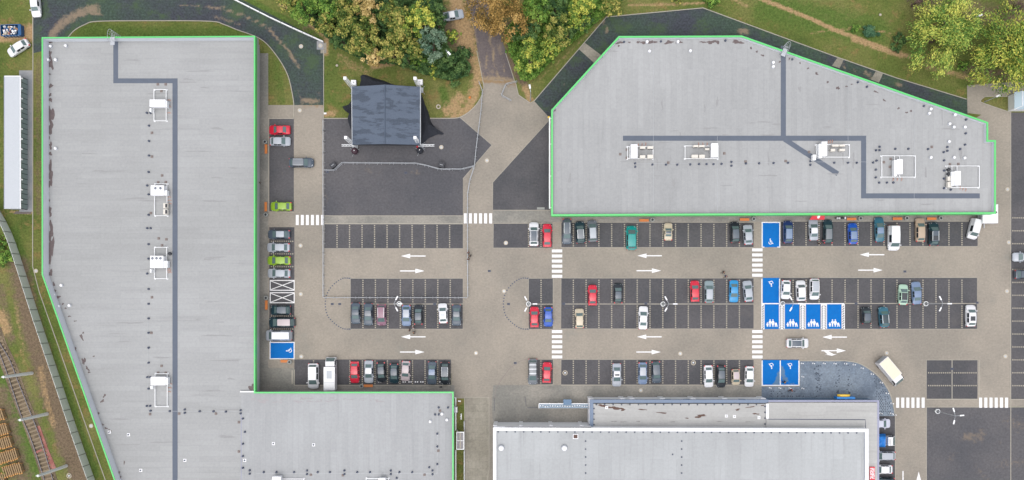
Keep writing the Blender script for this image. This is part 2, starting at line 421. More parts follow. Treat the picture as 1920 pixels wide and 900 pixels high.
def sheet(name, outline, z, mat, parent=None, dirt=None, step=1.0, **props):
    """a flat sheet of any outline; with worn strokes it is cut into a fine grid that carries them"""
    mb = MB().poly(pts(outline, 0))
    mb.v = [(a, b, z) for a, b, _ in mb.v]
    if dirt:
        bm = bmesh.new()
        vs = [bm.verts.new(v) for v in mb.v]
        for f in mb.f: bm.faces.new([vs[i] for i in f])
        xs = [v[0] for v in mb.v]; ys = [v[1] for v in mb.v]
        for ax, lo, hi in ((0, min(xs), max(xs)), (1, min(ys), max(ys))):
            q = math.floor(lo / step) * step + step
            while q < hi:
                no = (1, 0, 0) if ax == 0 else (0, 1, 0); co = (q, 0, 0) if ax == 0 else (0, q, 0)
                bmesh.ops.bisect_plane(bm, geom=bm.verts[:] + bm.edges[:] + bm.faces[:], plane_co=co, plane_no=no)
                q += step
        me = bpy.data.meshes.new(name); bm.to_mesh(me); bm.free(); me.materials.append(mat)
        co = np.empty(len(me.vertices) * 3); me.vertices.foreach_get('co', co); co = co.reshape(-1, 3)
        X, Y = to_px(co); setattr_f(me, 'dirt', strokes(X, Y, dirt))
        o = bpy.data.objects.new(name, me); COL.objects.link(o)
        if parent is not None: o.parent = parent
    else:
        o = mb.build(name, mat, parent)
    for k, v in props.items(): o[k] = v
    return o
def ribbon(mb, line, w, z0, z1):
    L = [Vector((p[0], p[1], 0)) for p in line]; n = len(L); a = []; b = []
    for i in range(n):
        d = (L[min(i + 1, n - 1)] - L[max(i - 1, 0)]); d.normalize(); q = Vector((-d.y, d.x, 0)) * w / 2
        a.append(L[i] + q); b.append(L[i] - q)
    k = len(mb.v)
    for i in range(n): mb.v += [(a[i].x, a[i].y, z0), (b[i].x, b[i].y, z0), (b[i].x, b[i].y, z1), (a[i].x, a[i].y, z1)]
    for i in range(n - 1):
        p, q = k + 4 * i, k + 4 * i + 4
        mb.f += [(p + 3, p + 2, q + 2, q + 3), (p, p + 3, q + 3, q), (p + 2, p + 1, q + 1, q + 2)]
    mb.f += [(k, k + 1, k + 2, k + 3), (k + 4 * n - 4, k + 4 * n - 1, k + 4 * n - 2, k + 4 * n - 3)]
    return mb
def kerb(line, w=.14, z=.06, parent=None, name='kerb', mat=None):
    o = ribbon(MB(), pts(line), w, 0.0, z).build(name, mat or M['kerb'], parent)
    if parent is None: o['kind'] = 'structure'
    return o
def rect(x0, y0, x1, y1): return [(x0, y0), (x1, y0), (x1, y1), (x0, y1)]
# ------------------------------------------------------------------ ground sheet with its worn strokes
def axis(lo, hi, step, far):
    return np.concatenate([[-far, -far / 4, lo - 60], np.arange(lo, hi + step, step), [hi + 60, far / 4, far]])
gx = axis(-108, 112, .4, 2500); gy = axis(-44, 72, .4, 2500)
GX, GY = np.meshgrid(gx, gy); nx_, ny_ = len(gx), len(gy)
co = np.stack([GX.ravel(), GY.ravel(), np.zeros(GX.size)], 1)
me = bpy.data.meshes.new('ground')
idx = np.arange(nx_ * ny_).reshape(ny_, nx_)
q = np.stack([idx[:-1, :-1], idx[:-1, 1:], idx[1:, 1:], idx[1:, :-1]], -1).reshape(-1, 4)
me.vertices.add(len(co)); me.vertices.foreach_set('co', co.ravel())
me.loops.add(q.size); me.loops.foreach_set('vertex_index', q.ravel())
me.polygons.add(len(q)); me.polygons.foreach_set('loop_start', np.arange(0, q.size, 4))
me.update(calc_edges=True); me.materials.append(M['ground'])
X, Y = to_px(co)
setattr_f(me, 'dirt', strokes(X, Y, [
    ([(848, -20), (866, 40), (878, 90)], 22, 1.0), ([(880, 90), (898, 140), (880, 205), (850, 217)], 14, .9), ([(842, 208), (862, 186)], 18, .9), ([(-40, 62), (58, 62)], 19, 1.3),
    ([(1420, -5), (1520, 35), (1570, 58), (1620, 76), (1660, 92), (1705, 106)], 5, 1.1), ([(1520, 62), (1600, 52), (1670, 62)], 3, .7), ([(1600, 75), (1690, 105)], 6, .9),
    ([(1370, -5), (1400, 12)], 5, .8), ([(1180, 10), (1320, 6)], 4, .8), ([(525, 8), (560, 30), (610, 68)], 5, .8), ([(612, 70), (610, 100)], 8, .9),
    ([(690, 100), (700, 125), (735, 118)], 8, .9), ([(985, 165), (996, 192)], 8, 1.0), ([(612, 215), (626, 212)], 8, .9), ([(20, 397), (60, 399)], 4, .9),
    ([(1740, 125), (1830, 150)], 8, .7), ([(0, 590), (10, 620)], 14, .9), ([(75, 690), (85, 740), (100, 800)], 8, .7), ([(30, 570), (45, 680)], 8, .5), ([(640, 110), (690, 140)], 14, .55), ([(1010, 150), (1130, 40)], 4, .5),
    ([(60, 530), (70, 620), (100, 720)], 6, .5)]))
setattr_f(me, 'soil', strokes(X, Y, [
    ([(35, 500), (60, 620), (95, 740), (150, 900)], 26, 1.15), ([(0, 540), (20, 640)], 14, .8), ([(30, 690), (60, 760), (100, 880)], 14, .7), ([(1440, 85), (1540, 112), (1640, 150)], 9, .85), ([(1440, 96), (1640, 158), (1810, 205)], 17, .62), ([(1740, 0), (1900, 40)], 30, .8), ([(1810, 130), (1920, 150)], 14, .8),
    ([(600, 20), (860, 60)], 60, .9), ([(620, 60), (720, 110)], 18, .7), ([(960, 60), (1100, 20)], 40, .9), ([(72, 110), (72, 400)], 8, .7), ([(950, 110), (985, 160)], 10, 1.1), ([(0, 740), (40, 900)], 30, .9), ([(860, 90), (880, 130)], 14, .9),
    ([(180, 640), (230, 760)], 12, .3), ([(1470, 30), (1660, 40)], 24, .25), ([(1870, 195), (1920, 205)], 8, .5), ([(860, 755), (862, 775)], 5, 1.0)]))
setattr_f(me, 'lush', strokes(X, Y, [
    ([(160, 62), (470, 62)], 22, .7), ([(0, 670), (25, 760), (60, 880)], 16, 1.2), ([(22, 430), (50, 490), (78, 580), (122, 720), (180, 890)], 9, .75), ([(1440, 15), (1640, 60)], 45, .75), ([(470, 5), (600, 72)], 10, 1.0),
    ([(520, 120), (530, 210)], 14, .55), ([(610, 180), (660, 200)], 22, .5), ([(860, 780), (862, 900)], 8, 1.0), ([(100, 700), (130, 820)], 6, .5), ([(830, 170), (845, 215)], 12, .8), ([(0, 20), (60, 10)], 25, .4), ([(1480, 100), (1600, 140)], 10, .5), ([(30, 430), (45, 520)], 12, .7), ([(1850, 190), (1880, 195)], 10, .8),
    ([(20, 500), (45, 560)], 10, .6)]))
ground = bpy.data.objects.new('ground', me); COL.objects.link(ground); ground['kind'] = 'structure'

# ------------------------------------------------------------------ paved sheets
def struct(o): o['kind'] = 'structure'; return o
plaza_left = smoothcurve([(905, 150), (907, 165), (900, 186), (884, 206), (862, 220), (840, 222)], 5)
lot_outline = [(470, 197), (607, 197), (607, 222), (840, 222)] + list(reversed(plaza_left)) + [(965, 150), (972, 178), (994, 192), (1002, 190), (1034, 225), (1034, 300), (1700, 300), (1840, 215), (1814, 212), (1813, 160), (1920, 152), (2040, 152), (2040, 181), (1868, 181), (1843, 183), (1838, 192), (1895, 211), (1895, 930), (923, 930), (855, 748), (846, 748), (846, 700), (470, 700)]
lot = struct(sheet('parking_lot', lot_outline, .020, M['paver'], dirt=[([(905, 152), (965, 154)], 5, .9), ([(868, 470), (1030, 470)], 20, .12), ([(1830, 205), (1850, 250)], 8, .25), ([(555, 200), (605, 199)], 5, .8), ([(880, 660), (960, 700)], 20, .1)], step=2.0))
geo1 = [(62, -30), (440, -8), (607, 78), (607, 197), (551, 197)] + list(reversed(smoothcurve([(478, 68), (500, 82), (524, 112), (540, 142), (548, 175), (551, 197)], 5))) + list(reversed(smoothcurve([(128, 70), (140, 57), (160, 46), (186, 40), (300, 39), (395, 40), (420, 46), (445, 56), (478, 68)], 4))) + [(78, 72), (78, 96), (62, 100)]
struct(sheet('gravel_road', geo1, .012, M['geogrid'], dirt=[
    ([(98, 65), (118, 42), (150, 24), (180, 15)], 11, .95), ([(175, 28), (190, 26)], 4, .9), ([(395, 15), (420, 17), (455, 28), (500, 50), (545, 100), (562, 130)], 3.6, .95), ([(330, 9), (420, 14)], 2.5, .7), ([(400, 30), (450, 46)], 4, .8), ([(545, 105), (552, 112)], 5, .9), ([(570, 188), (590, 190)], 7, .9), ([(560, 170), (566, 196)], 3, .6), ([(598, 170), (600, 196)], 3, .5)], step=.7))
geo2 = [(1001, 190), (1090, 88), (1137, 32), (1318, 15), (1440, 60), (1560, 104), (1680, 146), (1814, 186), (1814, 215), (1700, 200), (1400, 100), (1160, 100), (1033, 222), (1030, 222)]
struct(sheet('gravel_apron', geo2, .013, M['geogrid'], dirt=[([(1132, 40), (1140, 62)], 4, .9), ([(1388, 58), (1400, 60)], 7, 1.0), ([(1580, 118), (1582, 126)], 4, .9), ([(1622, 135), (1636, 146)], 5, 1.0), ([(1680, 155), (1690, 162)], 5, .8), ([(1600, 128), (1606, 133)], 3, .8), ([(1657, 143), (1662, 150)], 3, .7), ([(1055, 155), (1060, 162)], 3, .6)], step=.7))
for q_ in ([(1085, 92), (1096, 80), (1128, 104), (1115, 119)], [(1560, 123), (1571, 107), (1582, 112), (1574, 128)], [(1633, 149), (1643, 132), (1656, 137), (1648, 155)]):
    struct(sheet('path', q_, .020, M['slab']))
struct(sheet('path', [(1404, 64), (1412, 48), (1423, 53), (1415, 68)], .020, M['geogrid']))
# service road at the top
rd = [(862, -30), (884, 30), (893, 80), (905, 150), (935, 152), (965, 152), (950, 100), (936, 60), (925, 20), (915, -30)]
struct(sheet('old_road', rd, .014, M['road_old'], dirt=[([(915, 60), (925, 100), (932, 150)], 3.2, .9), ([(908, 90), (914, 130), (918, 150)], 3, .8), ([(895, 95), (905, 150)], 3, .7), ([(940, 105), (950, 150)], 3, .7), ([(905, 147), (965, 150)], 5, 1.0), ([(880, 10), (895, 80)], 4, .7)], step=.7))
# dark bays and patches
ASPH = {}
def patch(key, outline, mat='asphalt', dirt=None, z=.026):
    ASPH[key] = struct(sheet('parking_bays', outline, z, M[mat], dirt=dirt)); return ASPH[key]
patch('a1', rect(505, 223, 551, 396), dirt=[([(527, 300), (529, 330)], 2, .5)])
patch('a2', rect(505, 426, 552, 673))
patch('stage', [(608, 223), (848, 222), (862, 220), (922, 272), (868, 335), (868, 404), (608, 404)], 'asphalt_old', dirt=[([(740, 365), (742, 380)], 2, .7), ([(787, 388), (790, 390)], 3, .7), ([(614, 395), (690, 399)], 1.2, .7), ([(640, 403), (868, 403)], 1.5, .6)])
patch('tri', [(1031, 224), (1031, 394), (924, 394), (924, 342)], dirt=[([(990, 310), (1000, 308)], 3, .7), ([(1003, 341), (1008, 342)], 3, .7)])
BR = dict(r1l=(608, 420, 868, 466), r1a=(925, 419, 1037, 465), r1b=(1052, 417, 1413, 464), r1c=(1463, 415, 1833, 462), r2l=(657, 522, 868, 617), r2a=(991, 522, 1037, 617), r2b=(1052, 521.5, 1413, 616.5), r2c=(1463, 520.5, 1832, 617), r3l=(552, 674, 845.5, 721.5), r3a=(991, 674, 1037, 721), r3b=(1052, 674, 1413, 721.5), r4=(1737, 675, 1833, 748), store=(1640, 780, 1678, 935))
for k, v in BR.items(): patch(k, rect(*v))
patch('east', rect(1895, 211, 2060, 748))
patch('south', rect(1737, 764, 2060, 940), 'asphalt_old', dirt=[([(1890, 790), (1925, 800)], 20, .45), ([(1875, 868), (1925, 868)], 12, .45), ([(1780, 820), (1783, 826)], 4, .3), ([(1830, 880), (1850, 900)], 12, .4)])
struct(sheet('footpath', rect(1737, 749, 1836, 762), .026, M['paver']))
struct(sheet('footpath', rect(1892, 749, 2040, 762), .0262, M['paver']))
struct(sheet('footpath', rect(608, 404.5, 868, 419), .027, M['paver_grey']))
struct(sheet('footpath', rect(924, 395, 1036, 418), .024, M['paver_grey']))
struct(sheet('footpath', [(484, 100), (503, 100), (503, 690), (552, 690), (552, 722), (852, 722), (852, 745), (470, 745), (470, 100)], .0235, M['paver_grey']))
struct(sheet('footpath', rect(481, 84, 487, 100), .022, M['paver_grey']))
struct(sheet('footpath', rect(1034, 390, 1840, 416), .0235, M['paver_grey']))
struct(sheet('footpath', [(925, 722), (1428, 722), (1428, 752), (1440, 800), (925, 800), (922, 760)], .0232, M['paver_grey']))
struct(sheet('footpath', rect(601, 80, 612, 100), .022, M['slab']))
struct(sheet('footpath', rect(594, 77, 607, 93), .030, M['apron']))
struct(sheet('slab_path', rect(871, 745, 917, 935), .025, M['slab']))
struct(sheet('grass_strip', rect(855, 747, 871, 940), .0245, M['ground']))
struct(sheet('grass_island', smoothcurve([(1838, 190), (1842, 184), (1855, 181), (1870, 181), (1925, 181)], 4) + [(1925, 210), (1894, 210), (1865, 200), (1848, 193)], .027, M['ground']))
cob = [(1500, 677), (1585, 677)] + smoothcurve([(1585, 677), (1610, 682), (1635, 697), (1652, 713), (1666, 735), (1674, 760), (1677, 780)], 4)[1:] + [(1600, 780), (1600, 790), (1428, 790), (1428, 725), (1500, 725)]
cobble = struct(sheet('slate_forecourt', cob, .027, M['cobble']))
struct(sheet('apron', rect(36, 132, 62, 397), .014, M['apron']))
struct(sheet('sand_patch', [(30, 396), (60, 396), (58, 401), (25, 401)], .013, M['road_old']))
# darker setts picked out in the forecourt paving, all one dense pattern
random.seed(5); mb = MB()
for i in range(0, 12):
    for j in range(0, 26):
        x = 1630 + i * 4.2 + (1.5 if j % 2 else 0); y = 700 + j * 3.1
        ex = 1585 + 92 * math.sqrt(max(0, 1 - ((780 - y) / 103) ** 2))
        if x > ex - 5 or x < 1646 - (780 - y) * .1 or random.random() < .2: continue
        mb.obox(P(x, y, .0), .21, .19, .012, 0, z0=.022)
for i in range(16):
    for j in range(4):
        if random.random() < .45: mb.obox(P(1446 + i * 4, 729 + j * 4.6), .21, .19, .012, 0, z0=.022)
for _ in range(70): mb.obox(P(random.choice([1530, 1533, 1537, 1570, 1574, 1590, 1594]) + random.uniform(-3, 3), random.uniform(684, 745)), .21, .19, .012, 0, z0=.022)
mb.build('dark_sett', plain('dark_setts', C(66, 74, 88), .8), cobble, kind='stuff')

# ------------------------------------------------------------------ kerbs and edging
kerb([(61.5, -20), (62, 96), (61.5, 500), (74, 548), (110, 650), (155, 780), (203, 915)], .16, .07)
kerb(smoothcurve([(128, 70), (140, 57), (160, 46), (186, 40), (300, 39), (395, 40), (420, 46), (445, 56), (478, 68), (500, 82), (524, 112), (540, 142), (548, 175), (551, 197), (551, 222)], 4), .16, .1)
kerb([(607, 94), (607, 222), (840, 222)], .16, .1)
kerb(plaza_left, .16, .1)
kerb([(503, 222), (551, 222)], .16, .1); kerb([(503.5, 222), (503.5, 398), (551, 398)], .12, .05)
kerb([(1001, 190), (1137, 32), (1318, 15), (1440, 60), (1560, 104), (1680, 146), (1812, 186)], .16, .1)
kerb([(966, 152), (972, 178), (994, 193), (1001, 190)], .14, .08)
kerb([(894, 95), (905, 150)], .12, .07); kerb([(948, 100), (965, 152)], .12, .07)
kerb([(608, 419.3), (868, 419.3)], .13, .05); kerb([(608, 404.6), (868, 404.6)], .12, .06)
for k in ('r1l', 'r1a', 'r1b', 'r1c', 'r2l', 'r2a', 'r2b', 'r2c', 'r3a', 'r3b', 'r4'):
    x0, y0, x1, y1 = BR[k]; kerb([(x0, y0), (x1, y0), (x1, y1), (x0, y1), (x0, y0)], .09, .031, ASPH[k], 'edging')
kerb([(552, 722.3), (845, 722.3)], .16, .1); kerb([(552, 693), (552, 722)], .18, .1)
kerb([(548, 694), (548, 720)], .3, .05)
kerb([(991, 721.8), (1037, 721.8)], .13, .08); kerb([(1052, 722.3), (1413, 722.3)], .13, .08)
kerb([(1500, 676.4)] + smoothcurve([(1585, 676.4), (1610, 681), (1636, 696), (1653, 712), (1667, 734), (1675, 760), (1678, 780)], 4), .18, .1)
kerb([(1895, 160), (1895, 930)], .14, .05); kerb([(1836, 675), (1836, 748)], .1, .03)
kerb([(1737, 748.8), (1833, 748.8)], .14, .06); kerb([(1737, 763), (1836, 763)], .14, .06); kerb([(1892, 748.8), (2000, 748.8)], .14, .06); kerb([(1892, 763), (2000, 763)], .14, .06)
kerb([(1737, 764), (1737, 930)], .12, .035); kerb([(1678.5, 780), (1678.5, 930)], .12, .05)
kerb(smoothcurve([(1895, 211), (1865, 201), (1843, 193), (1838, 190), (1843, 184), (1855, 181), (1925, 181)], 4), .14, .08)
kerb([(871, 745), (871, 930)], .12, .05); kerb([(917, 745), (917, 880), (914, 895), (914, 930)], .12, .05); kerb([(871, 745), (917, 745)], .1, .04)
kerb([(924, 342), (1031, 224)], .08, .032); kerb([(868, 335), (922, 272), (862, 220)], .08, .032)
kerb([(924, 342), (924, 394), (1031, 394)], .1, .05)
kerb([(1036.5, 465), (1036.5, 418)], .12, .05); kerb([(1052, 417), (1052, 465)], .12, .04)
kerb([(927, 748), (930, 730), (940, 712), (956, 690), (975, 677), (991, 672)], .08, .026, mat=M['vent_sq'])
# dotted dark setts of the two round bay ends
for x0, flip in ((657, 1), (991, 1)):
    mb = MB()
    for line in (smoothcurve([(x0, 522), (x0 - 14, 522), (x0 - 30, 532), (x0 - 43, 549), (x0 - 47, 570), (x0 - 43, 591), (x0 - 30, 606), (x0 - 14, 616), (x0, 617)], 4),):
        for a in line: mb.obox(P(*a), .24, .24, .006, 0, z0=.021)
    mb.build('dark_sett_curve', M['vent_dark'], lot)

# ------------------------------------------------------------------ painted markings and bay lines
def dash_mesh(n, gap):
    mb = MB()
    for i in range(n): mb.box(-.12, .12, -(i + .5) * gap - .11, -(i + .5) * gap + .11, 0, .006)
    return mb
DASH = {}
def bay_line(parent, x, y0, y1, horiz=False):
    n = int(round((y1 - y0) / S / .42)); gap = (y1 - y0) / S / n
    key = (n, round(gap, 3))
    if key not in DASH: DASH[key] = dash_mesh(n, gap).mesh('bay_line', M['dash'])
    p = P(y0, x) if horiz else P(x, y0)
    inst('bay_line', DASH[key], parent, (p.x, p.y, .027), R(90) if horiz else 0)
def lines(key, xs, y0, y1):
    for x in xs: bay_line(ASPH[key], x, y0, y1)
lines('r1l', [632 + 23.45 * i for i in range(10)], 421, 465)
lines('r1a', [991, 1014.5], 420, 464)
lines('r1b', [1075 + 23.95 * i for i in range(14)], 419, 463)
lines('r1c', [1487 + 24.35 * i for i in range(14)], 417, 461)
for a, b in ((523.5, 568), (572, 616)):
    lines('r2l', [680.5 + 23.4 * i for i in range(8)], a, b); lines('r2a', [1014.5], a, b)
    lines('r2b', [1075 + 23.95 * i for i in range(14)], a, b)
    lines('r2c', [x for x in (1487 + 24.35 * i for i in range(14)) if a < 560 or x > 1600], a, b)
lines('r3l', [656 + 23.5 * i for i in range(8)], 675, 721); bay_line(ASPH['r3l'], 588, 675, 690)
lines('r3a', [1014], 675, 720); lines('r3b', [1075 + 23.95 * i for i in range(14)], 675, 720)
for y in (699, 723):
    bay_line(ASPH['r4'], y, 1739, 1783, True); bay_line(ASPH['r4'], y, 1787, 1832, True)
for i in range(14): bay_line(ASPH['east'], 408.5 + 24.2 * i, 1897, 1945, True)
for y in (452.5, 476, 500, 592.5, 617): bay_line(ASPH['a2'], y, 507, 551, True)
for key, x0, x1, y in (('r2l', 657, 868, 570), ('r2a', 991, 1037, 570.3), ('r2b', 1058, 1413, 570), ('r2c', 1584, 1832, 569)):
    ribbon(MB(), pts([(x0, y), (x1, y)]), .16, .026, .0325).build('centre_line', M['kerb'], ASPH[key])
ribbon(MB(), pts([(1785, 675), (1785, 748)]), .16, .026, .0325).build('centre_line', M['kerb'], ASPH['r4'])
stripe_v = MB().box(-.29, .29, -1.0, 1.0, 0, .006).mesh('crossing_stripe', M['white_line'])
stripe_h = MB().box(-1.02, 1.02, -.29, .29, 0, .006).mesh('crossing_stripe', M['white_line'])
for xs, y in (([557.5 + 9.45 * i for i in range(6)], 412.5), ([872.5 + 9.5 * i for i in range(6)], 409.5), ([1683 + 9.55 * i for i in range(6)], 755), ([1838.5 + 9.75 * i for i in range(6)], 755)):
    for x in xs: p = P(x, y); inst('crossing_stripe', stripe_v, lot, (p.x, p.y, .0275))
for x, y0 in ((1044.5, 470.5), (1420, 468.5), (1044.5, 621.7), (1420, 621.7)):
    for i in range(6): p = P(x, y0 + 9.5 * i); inst('crossing_stripe', stripe_h, lot, (p.x, p.y, .0275))
arrow = MB().box(-2.42, .62, -.11, .11, 0, .006).add([(.62, -.46, 0), (2.42, 0, 0), (.62, .46, 0), (.62, -.46, .006), (2.42, 0, .006), (.62, .46, .006)], [(3, 4, 5), (0, 1, 4, 3), (1, 2, 5, 4), (2, 0, 3, 5)]).mesh('arrow_marking', M['white_line'])
for x, y, a in ((775, 480, 180), (1218, 479.5, 180), (1635, 477.5, 180), (775, 631.5, 180), (1217.5, 631.5, 180), (1565, 632, 180), (773, 508, 0), (1216.5, 507.5, 0), (1632, 506.5, 0), (773, 660, 0), (1216, 660, 0), (1563, 657.5, 0), (1722.5, 907, 90)):
    p = P(x, y); inst('arrow_marking', arrow, lot, (p.x, p.y, .0275), R(a))
MB().poly([(a.x, a.y, .0278) for a in pts([(1545, 658.5), (1553, 658.5), (1563, 664), (1569, 664), (1560, 667), (1546, 664.5), (1552, 664.5)])]).build('turn_arrow_marking', M['white_line'], lot)
MB().box(*(P(1692, 925).x, P(1694, 883).x, P(1692, 925).y, P(1694, 883).y, .0275, .034)).build('lane_line', M['white_line'], lot)
def frame_lines(mb, x0, y0, x1, y1, w=.2, z=.030, zt=.037, sides='nesw'):
    a, b = P(x0, y1), P(x1, y0)
    if 's' in sides: mb.box(a.x, b.x, a.y, a.y + w, z, zt)
    if 'n' in sides: mb.box(a.x, b.x, b.y - w, b.y, z, zt)
    if 'w' in sides: mb.box(a.x, a.x + w, a.y + w, b.y - w, z, zt)
    if 'e' in sides: mb.box(b.x - w, b.x, a.y + w, b.y - w, z, zt)
    return mb
for y0, y1 in ((525, 545), (548, 568.5)):
    mb = frame_lines(MB(), 506, y0, 552.5, y1, .17, .0265, .033)
    ribbon(mb, pts([(508, y0 + 2), (551, y1 - 2)]), .14, .0265, .0322); ribbon(mb, pts([(508, y1 - 2), (551, y0 + 2)]), .14, .0265, .0326)
    mb.build('crossed_box_marking', M['white_line'], ASPH['a2'])
def blue(parent, x0, y0, x1, y1, dirt):
    return sheet('blue_bay', rect(x0, y0, x1, y1), .0295, M['blue'], parent, dirt=dirt, step=.5)
NOD = [([(-999, -999)], 1, 0.0)]
def wheelchair(parent, px, py, rz, s=1.0):
    p = P(px, py); mb = MB()
    n = 20
    def ring(c, r0, r1, a0, a1):
        k = len(mb.v)
        for i in range(n + 1):
            a = a0 + (a1 - a0) * i / n
            for r in (r0, r1): mb.v.append((c[0] + r * math.cos(a), c[1] + r * math.sin(a), .0))
        mb.f.extend([(k + 2 * i, k + 2 * i + 1, k + 2 * i + 3, k + 2 * i + 2) for i in range(n)])
    ring((0, -.12), .36, .52, R(150), R(400))
    mb.poly([(.17 * math.cos(i * .6) - .05, .17 * math.sin(i * .6) + .82, 0) for i in range(10)])
    mb.poly([(-.17, .62, 0), (.06, .62, 0), (.08, .1, 0), (-.15, .1, 0)])
    mb.poly([(-.1, .1, .0005), (.42, .1, .0005), (.42, -.05, .0005), (-.1, -.05, .0005)]); mb.poly([(.3, -.05, .001), (.45, -.05, .001), (.68, -.42, .001), (.5, -.46, .001)]); mb.poly([(.5, -.35, .0013), (.5, -.5, .0013), (.85, -.4, .0013), (.82, -.28, .0013)])
    mb.poly([(-.05, .42, .0016), (.36, .42, .0016), (.36, .3, .0016), (-.05, .3, .0016)])
    o = local(mb, 'wheelchair_symbol', M['white_line'], parent); o.location = (p.x, p.y, .0355); o.rotation_euler = (0, 0, rz); o.scale = (s, s, 1)
def family(parent, px, py):
    p = P(px, py); mb = MB(); zz = [0.0]
    def blob(x, y, r):
        mb.poly([(x + r * math.cos(i * .63), y + r * math.sin(i * .63), zz[0]) for i in range(10)]); zz[0] += .0002
    def shp(l): mb.poly([(a, b, zz[0]) for a, b in l]); zz[0] += .0002
    for x in (-.33, .22): blob(x, .68, .13)
    shp([(-.5, .5), (-.16, .5), (-.02, 0.0), (-.14, -.05), (-.22, .2), (-.22, -.66), (-.32, -.66), (-.33, -.15), (-.36, -.66), (-.46, -.66), (-.46, .2), (-.54, -.02), (-.66, .03)])
    shp([(.06, .5), (.38, .5), (.58, .05), (.46, -.02), (.36, .2), (.48, -.25), (.33, -.25), (.33, -.66), (.23, -.66), (.22, -.25), (.2, -.25), (.2, -.66), (.1, -.66), (.1, -.25), (-.04, -.25), (.08, .2), (0, .02), (-.1, .08)])
    blob(-.85, .1, .11); shp([(-.98, -.03), (-.72, -.03), (-.56, -.2), (-.7, -.28), (-.72, -.66), (-.83, -.66), (-.85, -.4), (-.87, -.66), (-.97, -.66), (-.98, -.3), (-1.14, -.2), (-1.16, -.3)])
    blob(.82, -.02, .18); shp([(.58, -.12), (1.02, -.12), (1.1, -.42), (.62, -.42)]); blob(.68, -.55, .12); blob(1.02, -.55, .12); shp([(.5, .02), (.62, -.02), (.72, -.3), (.62, -.3)])
    o = local(mb, 'family_symbol', M['white_line'], parent); o.location = (p.x, p.y, .0355)
# top-row blue bay
b_ = blue(ASPH['r1c'], 1430, 417.5, 1461.5, 463.5, NOD)
mb = frame_lines(MB(), 1428, 416, 1463, 464, .2, sides='new'); mb.box(P(1428, 0).x, P(1433, 0).x, P(0, 464).y, P(0, 462.5).y, .03, .0372); mb.box(P(1457, 0).x, P(1463, 0).x, P(0, 464).y, P(0, 462.5).y, .03, .0372)
mb.build('bay_outline', M['white_line'], ASPH['r1c']); wheelchair(ASPH['r1c'], 1444.5, 454, 0, .72)
blue(ASPH['r2c'], 1430, 521, 1461.5, 569, NOD); frame_lines(MB(), 1427.5, 521, 1462.5, 570.2, .2, sides='esw').build('bay_outline', M['white_line'], ASPH['r2c']); wheelchair(ASPH['r2c'], 1446, 531, R(180), .72)
mb = MB(); a = P(1462.5, 570.3); mb.box(a.x, P(1583, 0).x, a.y, a.y + .2, .03, .0371); mb.build('bay_outline', M['white_line'], ASPH['r2c'])
hat = plain('hatch_dark', C(70, 72, 84), .8)
for i, x in enumerate((1433.5, 1471.5, 1511, 1550.5)):
    blue(ASPH['r2c'], x, 570.5, x + 27, 617, NOD); family(ASPH['r2c'], x + 13.5, 606.3)
for x0, x1, kinds in ((1427.5, 1433.3, '/'), (1460.5, 1471.3, '/\\'), (1499.5, 1510.8, '/\\'), (1539, 1550.3, '/\\'), (1578, 1584, '/')):
    mb = MB(); a, b = P(x0, 617.5), P(x1, 570.5); mb.box(a.x, b.x, a.y, b.y, .0285, .036); mb.build('hatched_strip', M['white_line'], ASPH['r2c'])
    mb = MB(); w = (x1 - x0) / len(kinds)
    for j, ch in enumerate(kinds):
        cx = x0 + w * (j + .5)
        if ch == '/' and len(kinds) == 1: cx = (x0 + x1) / 2
        for i in range(10):
            y = 573.5 + i * 4.5; d = 1.7 if ch == '/' else -1.7
            mb.poly([(q.x, q.y, .0376) for q in pts([(cx - 1.8, y + d), (cx + 1.8, y - d), (cx + 1.8, y - d + 2.3), (cx - 1.8, y + d + 2.3)])])
    mb.build('hatch_marking', hat, ASPH['r2c'])
fb = struct(sheet('blue_bays_base', rect(1428, 674, 1498.5, 724), .0265, M['asphalt']))
blue(fb, 1429.5, 675, 1462, 722, [([(1456, 722), (1461, 700)], 5, 1.0), ([(1450, 720)], 4, .8)]); blue(fb, 1464, 675, 1497, 722, [([(1466, 690), (1468, 706), (1475, 714)], 5, .95), ([(1480, 718), (1490, 720)], 3, .6)])
mb = frame_lines(MB(), 1428, 674, 1463.9, 723.5, .2, sides='sew'); frame_lines(mb, 1463.9, 674, 1499, 723.5, .22, .0302, .0373, 'se'); mb.build('bay_outline', M['white_line'], fb)
wheelchair(fb, 1446.5, 685, R(180), .72); wheelchair(fb, 1481.5, 685, R(180), .72)
blue(ASPH['a2'], 507, 642, 551, 672.5, NOD); frame_lines(MB(), 505.5, 641, 552.5, 673.5, .18).build('bay_outline', M['white_line'], ASPH['a2']); wheelchair(ASPH['a2'], 543, 657.5, R(90), .72)
# ------------------------------------------------------------------ buildings
def offset_poly(pl, d):
    n = len(pl); out = []
    area = sum(a.x * b.y - b.x * a.y for a, b in zip(pl, pl[1:] + pl[:1]))
    s = 1 if area > 0 else -1
    for i in range(n):
        p0, p1, p2 = pl[i - 1], pl[i], pl[(i + 1) % n]
        e0 = (p1 - p0).to_2d().normalized(); e1 = (p2 - p1).to_2d().normalized()
        n0 = Vector((-e0.y, e0.x)) * s; n1 = Vector((-e1.y, e1.x)) * s
        m = (n0 + n1); m = m / max(.25, 1 + n0.dot(n1)) * 1.0
        out.append(Vector((p1.x + m.x * d, p1.y + m.y * d, p1.z)))
    return out
def band(mb, A, za, B, zb, skip=()):
    n = len(A)
    for i in range(n):
        if i in skip: continue
        j = (i + 1) % n
        mb.add([(A[i].x, A[i].y, za), (A[j].x, A[j].y, za), (B[j].x, B[j].y, zb), (B[i].x, B[i].y, zb)], [(0, 1, 2, 3)])
    return mb
